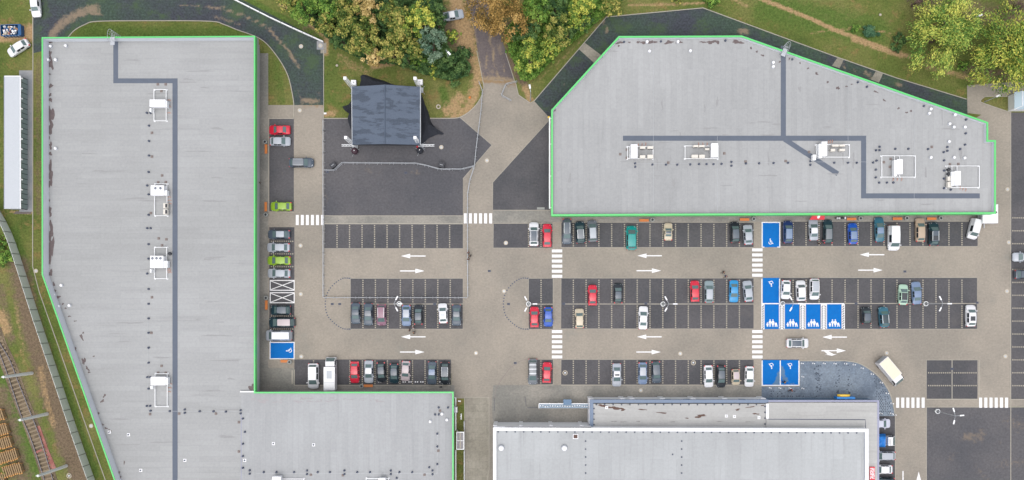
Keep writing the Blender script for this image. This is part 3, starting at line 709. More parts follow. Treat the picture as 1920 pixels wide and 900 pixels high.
def shell(root, outline, zpar, zroof, cap, fascia, over, skip, m_cap, m_fas, m_wall, m_in, m_roof, names=('coping', 'fascia', 'parapet', 'wall', 'roof')):
    O = [P(a, b, zpar) for a, b in outline]
    I = offset_poly(O, cap); Wp = offset_poly(O, over) if over > 0 else O
    mb = MB(); band(mb, O, zpar, I, zpar, skip); band(mb, O, zpar - .12, O, zpar, skip); band(mb, I, zpar, I, zpar - .05, skip); mb.build(names[0], m_cap, root)
    if fascia > 0:
        mb = MB(); O2 = offset_poly(O, .03); band(mb, O2, zpar - fascia, O2, zpar - .12, skip)
        mb.build(names[1], m_fas, root)
        lowz = min(zpar - fascia, zroof - .25)
        mb = MB()
        if lowz < zpar - fascia: band(mb, O2, lowz, O2, zpar - fascia, skip)
        if over > 0: band(mb, O2, lowz, Wp, lowz, skip)
        mb.build('soffit', m_wall, root)
    mb = MB(); I2 = offset_poly(O, cap + .02); band(mb, I2, zpar - .05, I2, zroof - .1, skip); mb.build(names[2], m_in, root)
    mb = MB(); W2 = offset_poly(Wp, .05); band(mb, W2, 0, W2, min(zpar - max(fascia, .12), zroof - .25 if over > 0 else 99), ()); mb.build(names[3], m_wall, root)
    MB().poly([(p.x, p.y, zroof) for p in offset_poly(O, cap + .01)]).build(names[4], m_roof, root)
def roof_strip(root, line, w, z, name='walkway', mat=None):
    L = [P(a, b, z) for a, b in line]; ribbon(MB(), L, w, z - .01, z + .02).build(name, mat or M['walk'], root)
def rects_strip(root, rects_, z, name='walkway'):
    for i, (x0, y0, x1, y1) in enumerate(rects_):
        a, b = P(x0, y1, z), P(x1, y0, z); MB().box(a.x, b.x, a.y, b.y, z - .01, z + .02 + i * .0015).build(name, M['walk'], root)
def blob(px, py, w, h, z, rnd, rot=0.0, n=18):
    c = P(px, py, z); out = []
    ph = [rnd.uniform(0, 6.28) for _ in range(4)]
    for i in range(n):
        a = 2 * math.pi * i / n
        r = 1 + .25 * math.sin(2 * a + ph[0]) + .22 * math.sin(3 * a + ph[1]) + .18 * math.sin(5 * a + ph[2]) + rnd.uniform(-.15, .15)
        x, y = math.cos(a) * w / 2 / S * r, math.sin(a) * h / 2 / S * r
        out.append((c.x + x * math.cos(rot) - y * math.sin(rot), c.y + x * math.sin(rot) + y * math.cos(rot), z + .015))
    return out
def stains(root, lst, z, mat, seed, name='debris_patch'):
    rnd = random.Random(seed)
    for it in lst:
        x, y, w, h = it[:4]; rot = it[4] if len(it) > 4 else 0
        MB().poly(blob(x, y, w, h, z + rnd.uniform(0, .004), rnd, rot)).build(name, mat, root)
ZL, ZLP = 4.0, 6.0
left = empty('retail_building', P(280, 480), 'long grey flat roofed building with green edge along the left side', 'building')
shell(left, [(78, 69.5), (478.5, 67), (478.5, 735), (850.5, 734.5), (850.5, 970), (238, 970), (78, 515)], ZLP, ZL, .27, 1.25, .9, (4,), M['green'], M['green'], M['wall'], M['parapet_in'], M['roof_left'])
a, b = P(452, 736.5, ZL), P(850, 970, ZL)
MB().poly([(p.x, p.y, ZL + .012) for p in (P(452, 738, ZL), P(849, 738, ZL), P(849, 970, ZL), P(452, 970, ZL))]).build('roof_wing', M['roof_wing'], left)
a, b = P(450, 735.5, ZL + .5), P(477, 733.5, ZL + .5); MB().box(a.x, b.x, a.y, b.y, ZL, ZL + .5).build('parapet_stub', M['white'], left)
rects_strip(left, [(212.5, 76, 221.5, 156), (212.5, 147, 331.5, 156), (323.5, 147, 333, 960)], ZL)
roof_strip(left, [(452.3, 775), (452.3, 900)], .1, ZL + .02, 'seam', M['lilac'])
for l_ in ([(279, 771), (452, 771.5)], [(480, 887.5), (820, 887.5)], [(820, 765), (820, 888)], [(277.5, 600), (277.5, 770)]): roof_strip(left, l_, .035, ZL + .03, 'lightning_wire', M['galv'])
stains(left, [(94, 78, 7, 6), (93.5, 100, 5, 10), (95, 118, 9, 20), (93, 139, 4, 4), (95.5, 161, 9, 6), (94, 178, 5, 6), (94.5, 187, 6, 8), (95.5, 216, 10, 34), (95, 240, 8, 22), (92, 259, 4, 5), (95, 273, 6, 12), (94.5, 288, 5, 8), (95, 322, 8, 30), (95, 342, 6, 18), (92, 376, 4, 4), (94, 397, 6, 16), (95, 418, 6, 8), (96, 434, 9, 26), (95.5, 467, 9, 50), (92.5, 492, 4, 6), (95, 512, 8, 10), (101, 533, 4, 7), (103, 545, 4, 5), (108, 557, 10, 6, -.3), (118, 570, 4, 3), (123, 578, 5, 2), (130, 593, 5, 3), (141, 602, 5, 2), (153, 632, 5, 10, .3), (156, 624, 4, 3), (141, 655, 5, 7), (157, 677, 6, 14), (164, 691, 4, 9, .5), (167, 698, 4, 3), (192, 752, 5, 7, -.6), (196, 742, 4, 7, -.7), (183, 776, 5, 8), (184, 783, 4, 5), (193, 796, 4, 3), (199, 803, 6, 3), (205, 809, 6, 8), (223, 886, 4, 6), (224, 895, 5, 7), (233, 867, 3, 6), (176, 668, 3, 3), (473, 727, 10, 14, .5)], ZL, M['debris'], 3)
rnd = random.Random(8); st = []
for _ in range(38): st.append((rnd.uniform(470, 720), rnd.uniform(746, 755), rnd.uniform(3, 14), rnd.uniform(1, 4)))
stains(left, st, ZL + .012, plain('soft_stain', C(170, 166, 168), .85), 9, 'water_mark')

st = []
for _ in range(46): st.append((rnd.uniform(110, 460), rnd.uniform(85, 880), rnd.uniform(10, 46), rnd.uniform(1.2, 3.5)))
stains(left, [q_ for q_ in st if q_[0] > 110 + max(0, q_[1] - 500) * .36 and not 318 < q_[0] < 338], ZL + .0, plain('roof_smudge', C(158, 158, 159), .85), 19, 'water_mark')
ZR, ZRP = 4.7, 5.6
right = empty('retail_building', P(1440, 250), 'grey flat roofed building with slanting green edge at upper right', 'building')
RO = [(1033.5, 206), (1160, 67.5), (1391, 66.5), (1853, 229), (1853, 262.5), (1867.5, 262.5), (1867.5, 401), (1033.5, 405)]
shell(right, RO, ZRP, ZR, .34, 2.3, .35, (), M['green'], M['green'], M['wall'], M['parapet_in'], M['roof_right'])
rects_strip(right, [(1168, 254.5, 1624, 264), (1614.5, 254.5, 1624, 371.5), (1614.5, 362.5, 1837, 372), (1464, 86, 1473.5, 262)], ZR)
roof_strip(right, [(1471, 261), (1512, 288)], .95, ZR - .003); roof_strip(right, [(1508, 285), (1571, 326)], .95, ZR - .006)
for l_ in ([(1190, 307), (1530, 303.5)], [(1530, 303.5), (1648, 303.5)], [(1714, 188), (1714, 398)], [(1345, 255), (1345, 398)], [(1225, 75), (1225, 398)], [(1590, 146), (1590, 398)]): roof_strip(right, l_, .035, ZR + .03, 'lightning_wire', M['galv'])
pipe = MB(); 
a, b = P(1030.5, 219, 4.4), P(1030.5, 391, 4.4); pipe.box(a.x - .12, a.x + .13, b.y, a.y, 4.3, 4.45)
for y in (222, 270, 330, 389): q = P(1030.5, y, 4.4); pipe.box(q.x, q.x + .75, q.y - .06, q.y + .06, 4.3, 4.42)
pipe.build('white_rail', M['white'], right)
q = P(1029, 220, 4.2); MB().lathe([(.12, 0), (.22, .1), (.22, .3), (.05, .42)], 10, (q.x, q.y, 4.1)).build('yellow_lamp', M['yellow'], right)
stains(right, [(1162, 80, 12, 5), (1197, 79, 8, 3), (1209, 79.5, 16, 5), (1223, 79, 14, 6), (1254, 79.5, 16, 6), (1273, 79, 16, 4), (1318, 79, 10, 3), (1333, 79, 16, 6), (1345, 79, 8, 6), (1383, 79, 20, 6), (1160, 86, 4, 3), (1180, 79.5, 4, 3), (1128, 107, 4, 8, -.8), (1075, 163, 3, 7, -.8), (1048, 193, 3, 6, -.8), (1040, 206, 4, 6), (1408, 90, 4, 4), (1419, 97, 4, 3), (1430, 104, 6, 3, -.5), (1531, 138, 6, 4, -.5), (1552, 154, 5, 3), (1571, 165, 6, 6), (1587, 162, 4, 3), (1597, 158, 4, 2), (1642, 172, 8, 3, -.5), (1658, 188, 6, 3, -.5), (1685, 203, 4, 4), (1700, 211, 5, 3, .4), (1708, 208, 5, 3, .4), (1462, 116, 4, 3), (1480, 110, 3, 4), (1866, 397, 5, 10), (1500, 118, 3, 3), (1515, 128, 4, 3)], ZR, M['debris'], 4)

st = []
for _ in range(46):
    x_ = rnd.uniform(1060, 1840); y_ = rnd.uniform(85, 392)
    if y_ > 75 + max(0, x_ - 1391) * .36 and y_ > 210 - (x_ - 1033) * 1.0: st.append((x_, y_, rnd.uniform(1.5, 5), rnd.uniform(8, 34)) if rnd.random() < .6 else (x_, y_, rnd.uniform(10, 30), rnd.uniform(1.2, 3)))
stains(right, st, ZR, plain('roof_smudge', C(158, 158, 159), .85), 20, 'water_mark')
ZS, ZSP, ZA, ZAP = 6.5, 7.0, 4.7, 5.0
store = empty('supermarket_building', P(1280, 850), 'supermarket with white edged pale roof at the bottom centre', 'building')
shell(store, [(924.5, 801.5), (1628.5, 804), (1628.5, 970), (924.5, 970)], ZSP, ZS, .62, 0, 0, (2,), M['white'], M['white'], M['white'], M['parapet_in'], M['roof_store'])
q = ZAP
annex = [(1105, 750), (1438, 751.5), (1647.5, 752), (1647.5, 970), (1632, 970), (1632, 812), (1105, 812)]
mb = MB().prism([P(x, y, ZA) for x, y in [(1111, 757), (1437, 757), (1437, 803), (1111, 803)]], ZA - .4, ZA); mb.build('roof_annex', M['roof_annex'], store)
MB().prism([P(x, y, ZA + .3) for x, y in [(1437, 754.5), (1645, 754.5), (1645, 970), (1626, 970), (1626, 803.5), (1437, 803.5)]], ZA - .4, ZA + .3).build('roof_annex', M['roof_annex'], store)
MB().prism([P(x, y, ZA + .42) for x, y in [(1441, 755), (1643, 755), (1643, 785.5), (1441, 785.5)]], ZA + .3, ZA + .36).build('roof_sheet', M['roof_annex'], store)
mb = MB(); ribbon(mb, [P(x, y, ZA + .4) for x, y in [(1441, 786), (1623, 787), (1623, 803)]], .14, ZA + .3, ZA + .345); mb.build('roof_gutter', M['vent_dark'], store)
def capbox(x0, y0, x1, y1, z0, z1, name, mat, nm=store):
    a, b = P(x0, y1, z1), P(x1, y0, z1); MB().box(a.x, b.x, a.y, b.y, z0, z1).build(name, mat, nm)
capbox(1106, 749.5, 1441, 755.5, ZA - .5, ZAP, 'parapet', M['slate_blue']); capbox(1106, 755.5, 1112.5, 801, ZA - .5, ZAP - .004, 'parapet', M['slate_blue'])
capbox(1437, 757, 1441.5, 785, ZA - .3, ZA + .46, 'coping', M['white'])
capbox(1441, 750.5, 1648.5, 753.5, ZA - .5, ZA + .34, 'coping', M['lilac']); capbox(1645, 753.5, 1648.5, 970, ZA - .5, ZA + .336, 'coping', M['lilac'])
def wallbox(x0, y0, x1, y1, z, name, mat):
    a, b = P(x0, y1, 0), P(x1, y0, 0); MB().box(a.x, b.x, a.y, b.y, 0, z).build(name, mat, store)
wallbox(1101.5, 744.6, 1428, 747, ZA - .5, 'wall', M['white']); wallbox(1101.5, 747, 1104, 790, ZA - .52, 'wall', M['white'])
wallbox(1428, 746.2, 1624, 748.5, ZA - .55, 'glazing', M['shelter_glass']); wallbox(1624, 748.5, 1627, 935, ZA - .6, 'wall', M['wall'])
for x in (1163, 1181, 1237, 1293, 1351, 1422): wallbox(x - 4.5, 743, x + 4.5, 744.6, ZA - 1.2, 'pilaster', M['white'])
wallbox(1101, 743.2, 1110, 744.6, ZA - .8, 'pilaster', M['white'])
for x in (1252, 1288, 1392): capbox(x - 6, 748.6, x + 6, 750.2, ZA - .9, ZA - .3, 'signboard', M['slate_blue'])
wallbox(928, 791.5, 1104, 794, ZS - .8, 'wall', M['white'])
for x in (930, 977, 1031.5, 1087): wallbox(x - 3.4, 789.8, x + 3.4, 791.5, 5.6, 'pilaster', M['white'])
mb = MB(); mb.box(P(926.5, 0).x, P(1104, 0).x, P(0, 795).y, P(0, 792.6).y, ZS - .8, ZS - .05); mb.build('overhang_shade', M['dark'], store)  # dark strip that colours in the shade below the parapet overhang
stains(store, [(1126, 760, 10, 3, -.4), (1131, 761, 14, 4, -.2), (1150, 764.5, 24, 5, -.1), (1157, 766, 16, 5, -.1), (1168, 768, 9, 4), (1313, 780, 20, 5, .1), (1288, 784, 6, 2), (1383, 768, 8, 3, .1), (1408, 763, 14, 2, .2), (1430, 760, 6, 2), (1437 - 20, 776, 12, 2.5), (1205, 768, 20, 1.5, -.1), (1240, 774, 24, 1.5, -.1)], ZA, M['rust'], 6, 'silt_patch')
stains(store, [(1152, 790, 10, 1.5), (1168, 791, 10, 1.5), (1197, 790, 8, 1.5), (1260, 791, 12, 1.6), (1350, 790, 14, 1.4), (1178, 758.5, 9, 1.4), (1203, 758.5, 7, 1.4), (1405, 791, 14, 1.4)], ZA, plain('grey_silt', C(150, 148, 146), .9), 7, 'silt_patch')
for x, y in ((1137.5, 764), (1362, 780), (1377, 781), (1423, 783)): q = P(x, y, ZA); MB().obox(q, .55, .55, .05, 0, z0=ZA).build('roof_drain', M['white'], store); MB().lathe([(.12, 0), (.12, .1), (.03, .15)], 8, (q.x, q.y, ZA + .05)).build('drain_grate', M['galv'], store)
clip = MB().obox((0, 0, 0), .24, .24, .14).mesh('roof_clip', M['vent_dark'])
def clip_at(x, y, z): q = P(x, y, z); o = inst('roof_clip', clip, store, (q.x - WLOC[store.name][0], q.y - WLOC[store.name][1], z))
for i in range(43): clip_at(934 + 16 * i, 809.5 + i * .05, ZS)
for i in range(8): clip_at(928.5, 814 + 15.5 * i, ZS); clip_at(1621.5, 824 + 14 * i, ZS)
for i in range(6): clip_at(1098, 827 + 15 * i, ZS); clip_at(1278, 827 + 15 * i, ZS); clip_at(1261, 852, ZS) if i == 2 else None
for i in range(20): clip_at(1118 + 15.8 * i, 758.6, ZA)
for i in range(4): clip_at(1113.8, 766 + 10 * i, ZA); clip_at(1434, 762 + 11 * i, ZA)
for x, y in ((940, 839.5), (1058, 839.5)):
    d = empty('roof_dome', P(x, y, ZS), 'white round roof dome near the left edge of the supermarket roof' if x < 1000 else 'white round roof dome below the small brown skylight', 'roof vent', 'domes on the supermarket roof')
    q = WLOC[d.name]; MB().lathe([(.62, 0), (.62, .25), (.5, .35)], 18, q).build('kerb_ring', M['galv'], d, True); MB().lathe([(.5, .35), (.52, .55), (.4, .75), (.15, .85)], 18, q).build('dome', M['white'], d, True)
d = empty('roof_hatch', P(1079, 818, ZS), 'small square brown skylight with white frame on the supermarket roof', 'skylight'); q = WLOC[d.name]
mb = MB(); mb.box(q[0] - .5, q[0] + .5, q[1] - .45, q[1] - .35, ZS, ZS + .3); mb.box(q[0] - .5, q[0] + .5, q[1] + .35, q[1] + .45, ZS, ZS + .3); mb.box(q[0] - .5, q[0] - .38, q[1] - .35, q[1] + .35, ZS, ZS + .302); mb.box(q[0] + .38, q[0] + .5, q[1] - .35, q[1] + .35, ZS, ZS + .302); mb.build('frame', M['white'], d)
MB().box(q[0] - .38, q[0] + .38, q[1] - .35, q[1] + .35, ZS, ZS + .2).build('pane', M['rust'], d)
# red roof sign with white letters, standing on the strip beside the right edge of the supermarket
sg = empty('roof_sign', P(1636, 890, ZA + .3), 'red sign with white letters on the roof edge by the parked cars', 'sign'); q = WLOC[sg.name]
a, b = P(1631.2, 940, ZA + .6), P(1640.6, 875.5, ZA + .6); MB().box(a.x, b.x, a.y, b.y, ZA + .3, ZA + .6).build('board', M['red'], sg)
def text(body, size, loc, rz, mat, parent, name='lettering'):
    cu = bpy.data.curves.new(name, 'FONT'); cu.body = body; cu.size = size; cu.extrude = .02; cu.offset = .012
    cu.materials.append(mat); o = bpy.data.objects.new(name, cu); COL.objects.link(o); o.rotation_euler = (0, 0, rz)
    off = WLOC.get(parent.name) or (0, 0, 0)
    dg = bpy.context.evaluated_depsgraph_get(); me = bpy.data.meshes.new_from_object(o.evaluated_get(dg)); rot = o.rotation_euler.copy(); bpy.data.objects.remove(o)
    o = bpy.data.objects.new(name, me); COL.objects.link(o); o.rotation_euler = rot
    o.location = Vector(loc) - Vector(off); o.parent = parent; return o
text('ndnt', 1.15, P(1631.6, 877, ZA + .625), R(-90), M['white'], sg); text('mini market', .42, P(1637.4, 877.5, ZA + .625), R(-90), M['white'], sg)
# blue and yellow facade board over the entrance
fb_ = empty('shop_sign', P(1584, 746), 'blue board with a yellow oval over the supermarket entrance', 'sign')
a, b = P(1566, 747.6, 3.4), P(1600, 746, 3.4); mb = MB(); mb.box(a.x, b.x, a.y, b.y + .25, 2.6, 4.3); mb.build('board', M['blue_board'], fb_)
mb = MB(); c_ = P(1583, 745.2, 3.6)
mb.add([(c_.x + 1.25 * math.cos(i * math.pi / 8), b.y + .27 + y_, 3.3 + .62 * math.sin(i * math.pi / 8)) for y_ in (0, .4) for i in range(16)], [tuple(range(15, -1, -1)), tuple(range(16, 32))] + [(i, (i + 1) % 16, 16 + (i + 1) % 16, 16 + i) for i in range(16)]); mb.build('oval_panel', M['yellow'], fb_)
MB().box(P(1564, 0).x, P(1572, 0).x, b.y, b.y + .6, 2.3, 2.7).build('side_panel', M['blue_board'], fb_)

# container row of lockups at the far left
shed = empty('lockup_row', P(30, 265), 'long narrow pale roofed lockup row beside the grey apron', 'storage building')
zs = 2.5
a, b = P(7.5, 391.5, zs), P(38.5, 142.5, zs)
mb = MB(); n = 40
MB().box(a.x, b.x, a.y, b.y, zs - .12, zs).build('roof', plain('ribbed_sheet', C(190, 194, 200), .6, var=.06, scale=2), shed)
mb = MB()
for i in range(30):
    x = a.x + (b.x - a.x) * (i + .5) / 30; mb.box(x - .012, x + .012, a.y + .05, b.y - .05, zs, zs + .008)
mb.build('roof_rib', M['parapet_in'], shed, kind='stuff')
MB().box(a.x, a.x + .1, a.y - .004, b.y + .004, zs - .16, zs + .03).build('roof_trim', M['lilac'], shed); MB().box(a.x + .1, b.x, b.y - .09, b.y + .05, zs - .15, zs + .031).build('roof_trim', M['white'], shed); MB().box(b.x - .1, b.x + .05, a.y, b.y - .09, zs - .15, zs + .033).build('roof_trim', M['white'], shed)
MB().box(a.x + .15, b.x - .12, a.y + .1, b.y - .1, 0, zs - .13).build('wall', M['wall'], shed)
dn = 26; dh = (b.y - a.y - .2) / dn
dm = MB().box(-.03, .03, -dh / 2 + .05, dh / 2 - .05, .05, 2.25).mesh('door', M['teal_panel']); lmsh = MB().box(0, .2, -.14, .14, 2.2, 2.34).mesh('door_lamp', M['white'])
off = WLOC[shed.name]
for i in range(dn):
    y = a.y + .1 + dh * (i + .5); inst('door', dm, shed, (b.x - .1 - off[0], y - off[1], 0))
    if i % 2 == 1: inst('door_lamp', lmsh, shed, (b.x + .02 - off[0], y + .2 - off[1], -.06))
mb = MB()
for i in range(dn + 1): mb.box(b.x - .12, b.x - .05, a.y + .1 + dh * i - .05, a.y + .1 + dh * i + .05, 0, 2.35)
mb.build('door_post', M['dark'], shed)

# kiosk with a pale blue hipped roof at the right edge
kk = empty('kiosk', P(1935, 190), 'pale blue hipped roof kiosk cut by the right edge', 'kiosk')
zk = 2.6; a, b = P(1902, 205, zk), P(1965, 178, zk)
b2 = P(1902, 172.5, zk)
MB().box(a.x + .2, b.x - .2, a.y + .2, b2.y - .2, 0, zk).build('wall', M['white'], kk)
r0, r1 = P(1917, 199, zk + .7), P(1955, 199, zk + .7); r2, r3 = P(1955, 170, zk + .7), P(1917, 170, zk + .7)
mb = MB().add([(a.x, a.y, zk), (b.x, a.y, zk), (b.x, b2.y, zk), (a.x, b2.y, zk), tuple(r0), tuple(r1), tuple(r2), tuple(r3)], [(0, 1, 5, 4), (1, 2, 6, 5), (2, 3, 7, 6), (3, 0, 4, 7), (4, 5, 6, 7), (0, 3, 2, 1)]); mb.build('roof', plain('pale_blue_sheet', C(186, 206, 218), .4, var=.05), kk)
mb = MB().tube([tuple(r0), tuple(r3)], .06).tube([tuple(r0), (a.x, a.y, zk)], .05); mb.build('ridge_trim', M['white'], kk)

# trolley shelter, its cart row, white screen and canopy frame between the buildings
ts = empty('trolley_shelter', P(1057, 760), 'long blue glazed trolley shelter left of the supermarket front', 'shelter')
zt = 2.3; a, b = P(1011, 765.5, zt), P(1103, 757.5, zt)
n = 20; off = WLOC[ts.name]; pw = (b.x - a.x) / n
pm = MB().box(.015, pw - .015, 0, b.y - a.y, 0, .04).mesh('pane', M['shelter_glass'])
for i in range(n): inst('pane', pm, ts, (a.x + i * pw - off[0], a.y - off[1], zt - .02))
mb = MB(); mb.box(a.x - .08, b.x, b.y, b.y + .14, zt - .1, zt + .06); mb.box(a.x - .12, a.x, a.y, b.y, zt - .1, zt + .062); mb.build('rim', M['white'], ts)
c_ = P(1064, 754, 2.9); MB().box(c_.x - .78, c_.x + .78, c_.y - .55, c_.y + .5, 2.5, 2.9).build('sign_box', plain('blue_grey_box', C(92, 124, 156), .5), ts)
mb = MB()
for i in range(6): x = a.x + .2 + (b.x - a.x - .4) * i / 5; mb.cyl((x, b.y, 0), (x, b.y, zt - .05), .05); mb.cyl((x, a.y + .1, 0), (x, a.y + .1, zt - .05), .05)
mb.build('post', M['galv'], ts)
knob = MB().lathe([(.09, 0), (.1, .08), (.04, .12)], 8).mesh('clamp', M['white'])
rnd = random.Random(2)
for i in range(n): inst('clamp', knob, ts, (a.x + (i + .5) * pw - off[0], (a.y + b.y) / 2 + rnd.uniform(-.12, .12) - off[1], zt + .02))
cf = empty('canopy_frame', P(863, 826), 'white framed canopy with four panes between green wing and slab path', 'canopy')
zc = 2.7; a, b = P(855.5, 843, zc), P(870.5, 809.5, zc); off = WLOC[cf.name]; mx, my = (a.x + b.x) / 2, (a.y + b.y) / 2
mb = MB(); mb.box(a.x, a.x + .16, a.y, b.y, zc, zc + .1); mb.box(b.x - .16, b.x, a.y, b.y, zc, zc + .1); mb.box(a.x + .16, b.x - .16, a.y, a.y + .16, zc, zc + .098); mb.box(a.x + .16, b.x - .16, b.y - .16, b.y, zc, zc + .098); mb.box(a.x + .16, b.x - .16, my - .05, my + .05, zc, zc + .096)
for x, y in ((a.x + .08, a.y + .08), (b.x - .08, a.y + .08), (a.x + .08, b.y - .08), (b.x - .08, b.y - .08)): mb.cyl((x, y, 0), (x, y, zc), .05)
mb.build('frame', M['white'], cf); MB().box(mx - .1, mx + .06, a.y + .17, b.y - .17, zc + .02, zc + .07).build('ridge_bar', M['stone'], cf)
for x0, x1 in ((a.x + .17, mx - .11), (mx + .07, b.x - .17)):
    for y0, y1 in ((a.y + .17, my - .06), (my + .06, b.y - .17)): MB().box(x0, x1, y0, y1, zc + .03, zc + .05).build('pane', plain('smoked_pane', C(112, 108, 116), .3, var=.2), cf)
sc_ = empty('handrail', P(854, 800), 'white handrail beside the small grass strip along the green wing', 'railing')
mb = MB()
for y0, y1 in ((745.5, 763), (774, 807), (844, 935)): q0, q1 = P(854.6, y0, 1.1), P(854.6, y1, 1.1); mb.box(q0.x - .1, q0.x + .1, q1.y, q0.y, 1.0, 1.1)
q0 = P(854.6, 745.5, 1.1); mb.box(q0.x - .55, q0.x - .1, q0.y - .1, q0.y + .08, 1.0, 1.098)
mb.build('rail', M['white'], sc_)
mb = MB()
for y in (748, 760, 778, 792, 804, 848, 865, 885): q = P(854.6, y, .5); mb.cyl((q.x, q.y, 0), (q.x, q.y, 1.0), .04)
mb.build('post', M['white'], sc_)
sc2 = empty('low_fence', P(870.5, 800), 'thin pale fence on the edge of the slab path by the grass strip', 'fence'); mb = MB()
for y0, y1 in ((790, 807), (845, 935)): q0, q1 = P(870.3, y0, .9), P(870.3, y1, .9); mb.box(q0.x - .06, q0.x + .06, q1.y, q0.y, .1, .9)
mb.build('panel', M['galv'], sc2)
bx = empty('wall_cabinet', P(853.5, 768), 'lilac grey cabinet hanging on the green wing wall', 'cabinet'); q = P(854, 768.5, 2.6); MB().box(q.x - .3, q.x + .32, q.y - .55, q.y + .55, 1.5, 2.6).build('body', plain('lilac_cabinet', C(196, 190, 212), .5), bx); MB().box(q.x + .02, q.x + .34, q.y - .5, q.y + .5, 2.6, 2.63).build('lid', M['white'], bx)
pl_ = empty('timber_plank', P(865, 781), 'white plank lying on the small grass strip', 'plank'); q = P(864.8, 781, .1); MB().obox(q, .2, 1.15, .12, 0, z0=.03).build('plank', M['white'], pl_); MB().obox((q.x - .15, q.y, 0), .12, .14, .06, 0, z0=.03).build('foot', M['white'], pl_)
st_ = tag(MB().obox(P(861.5, 752, 0), .55, .26, .2, -.1, z0=.03).build('paving_offcut', M['white']), 'white stone block on bare soil at the strip end', 'stone block')

# ------------------------------------------------------------------ plant on the roofs
def unit(label, z, frame, box, fans=(), conds=(), extra=(), hose=None, mid=(), hgt=1.3, dark=()):
    fx0, fy0, fx1, fy1 = frame
    u = empty('rooftop_unit', P((fx0 + fx1) / 2, (fy0 + fy1) / 2, z), label, 'rooftop unit', 'cooling units on the roofs')
    a, b = P(fx0, fy1, z + .4), P(fx1, fy0, z + .4); w = .11
    mb = MB(); mb.box(a.x, a.x + w, a.y, b.y, z + .3, z + .4); mb.box(b.x - w, b.x, a.y, b.y, z + .3, z + .4); mb.box(a.x + w, b.x - w, a.y, a.y + w, z + .3, z + .398); mb.box(a.x + w, b.x - w, b.y - w, b.y, z + .3, z + .398)
    for m_ in mid:
        if m_[0] == 'v': x = P(m_[1], 0, z + .4).x; mb.box(x - .05, x + .05, a.y + w, b.y - w, z + .3, z + .396)
    for x in (a.x + .06, b.x - .06):
        for y in (a.y + .06, b.y - .06): mb.box(x - .05, x + .05, y - .05, y + .05, z, z + .3); mb.box(x - .15, x + .15, y - .15, y + .15, z, z + .04)
    mb.build('support_frame', M['steel_white'], u)
    zt = z + .4 + hgt
    a, b = P(box[0], box[3], zt), P(box[2], box[1], zt); MB().box(a.x, b.x, a.y, b.y, z + .42, zt).build('housing', M['white'], u)
    MB().box(a.x - .03, b.x + .03, a.y - .03, b.y + .03, zt, zt + .05).build('lid', M['white'], u)
    for e in extra:
        c, d = P(e[0], e[3], zt - .2), P(e[2], e[1], zt - .2); MB().box(c.x, d.x, c.y, d.y, z + .42, zt - .2).build('duct', M['steel_white'], u)
    for fx, fy in fans:
        c = P(fx, fy, zt); MB().torus((c.x, c.y, zt + .06), .24, .05, 16, 5).build('fan_ring', M['galv'], u, True)
        f = MB(); f.lathe([(.22, 0), (.22, .02)], 16, (c.x, c.y, zt + .05)); fo = f.build('fan', M['vent_dark'], u)
        MB().lathe([(.08, 0), (.07, .06)], 10, (c.x, c.y, zt + .07)).build('fan_hub', M['galv'], fo)
    for e in conds:
        zc_ = z + 1.15; c, d = P(e[0], e[3], zc_), P(e[2], e[1], zc_); co_ = MB().box(c.x, d.x, c.y, d.y, z + .42, zc_).build('condenser', plain('ivory_cabinet', C(228, 222, 212), .5), u)
        if len(e) > 4 and e[4] == 's': MB().box(c.x + .08, d.x - .08, c.y - .03, c.y + .03, z + .5, zc_ - .08).build('grille', M['dark'], co_)
        if len(e) > 4 and e[4] == 'top': MB().box((c.x + d.x) / 2 - .02, d.x - .05, c.y + .12, d.y - .12, zc_, zc_ + .03).build('grille', M['dark'], co_)
    for e in dark:
        c = P(e[0], e[1], z + .9); MB().lathe([(.3, 0), (.34, .3), (.3, .55), (.12, .65)], 10, (c.x, c.y, z + .3)).build('pump', M['dark'], u, True)
    if hose:
        x0, y0, x1, y1 = hose; mb = MB(); n = 3
        for i in range(n):
            t = i / (n - 1); q0 = P(x0 + (x1 - x0) * t, y0 + (y1 - y0) * t, z + .15)
            if abs(x1 - x0) < abs(y1 - y0): mb.tube([(q0.x - .35, q0.y, z + .1), (q0.x + .1, q0.y + .12, z + .2), (q0.x + .35, q0.y - .05, z + .1)], .05, 5)
            else: mb.tube([(q0.x, q0.y - .3, z + .1), (q0.x + .15, q0.y + .05, z + .2), (q0.x + .05, q0.y + .3, z + .1)], .05, 5)
        mb.build('hose', M['copper'], u)
    return u
unit('white cooling unit on its frame, topmost on the left roof', ZL, (288, 167, 312, 227), (281, 187, 310, 200), extra=[(310, 189, 313, 201), (280.5, 203, 283.5, 209.5)], hose=(316.5, 188, 317, 212))
unit('white cooling unit with two round fans and two side condensers', ZL, (289, 344, 313.5, 405), (283, 348, 307, 366), [(291.5, 352.8), (301, 352.8)], [(306, 381, 314, 390.5, 'top'), (306, 392.5, 314, 402, 'top')], [(307, 357, 313, 366)], (317, 370, 318, 382))
unit('white cooling unit with three round fans in a row', ZL, (289, 463, 313, 523), (282, 480, 306, 502), [(286, 484.3), (293.5, 484.3), (301, 484.3)], (), [(306, 489, 314, 502), (281, 505, 284, 511)], (317, 505, 318, 511), dark=[(317, 475.5)])
unit('white cooling unit on its frame, lowest on the left roof', ZL, (290, 700, 314, 763), (283, 707, 310, 722), (), (), [(310, 708, 314.5, 721), (282, 724, 286, 729.5)], (319, 720, 317, 735))
unit('white cooling unit cut by the bottom edge, left of the two', ZL, (510, 897.5, 570, 945), (511, 894, 526, 925))
unit('white cooling unit cut by the bottom edge, right of the two', ZL, (686, 896.5, 729, 945), (710, 897, 722, 925))
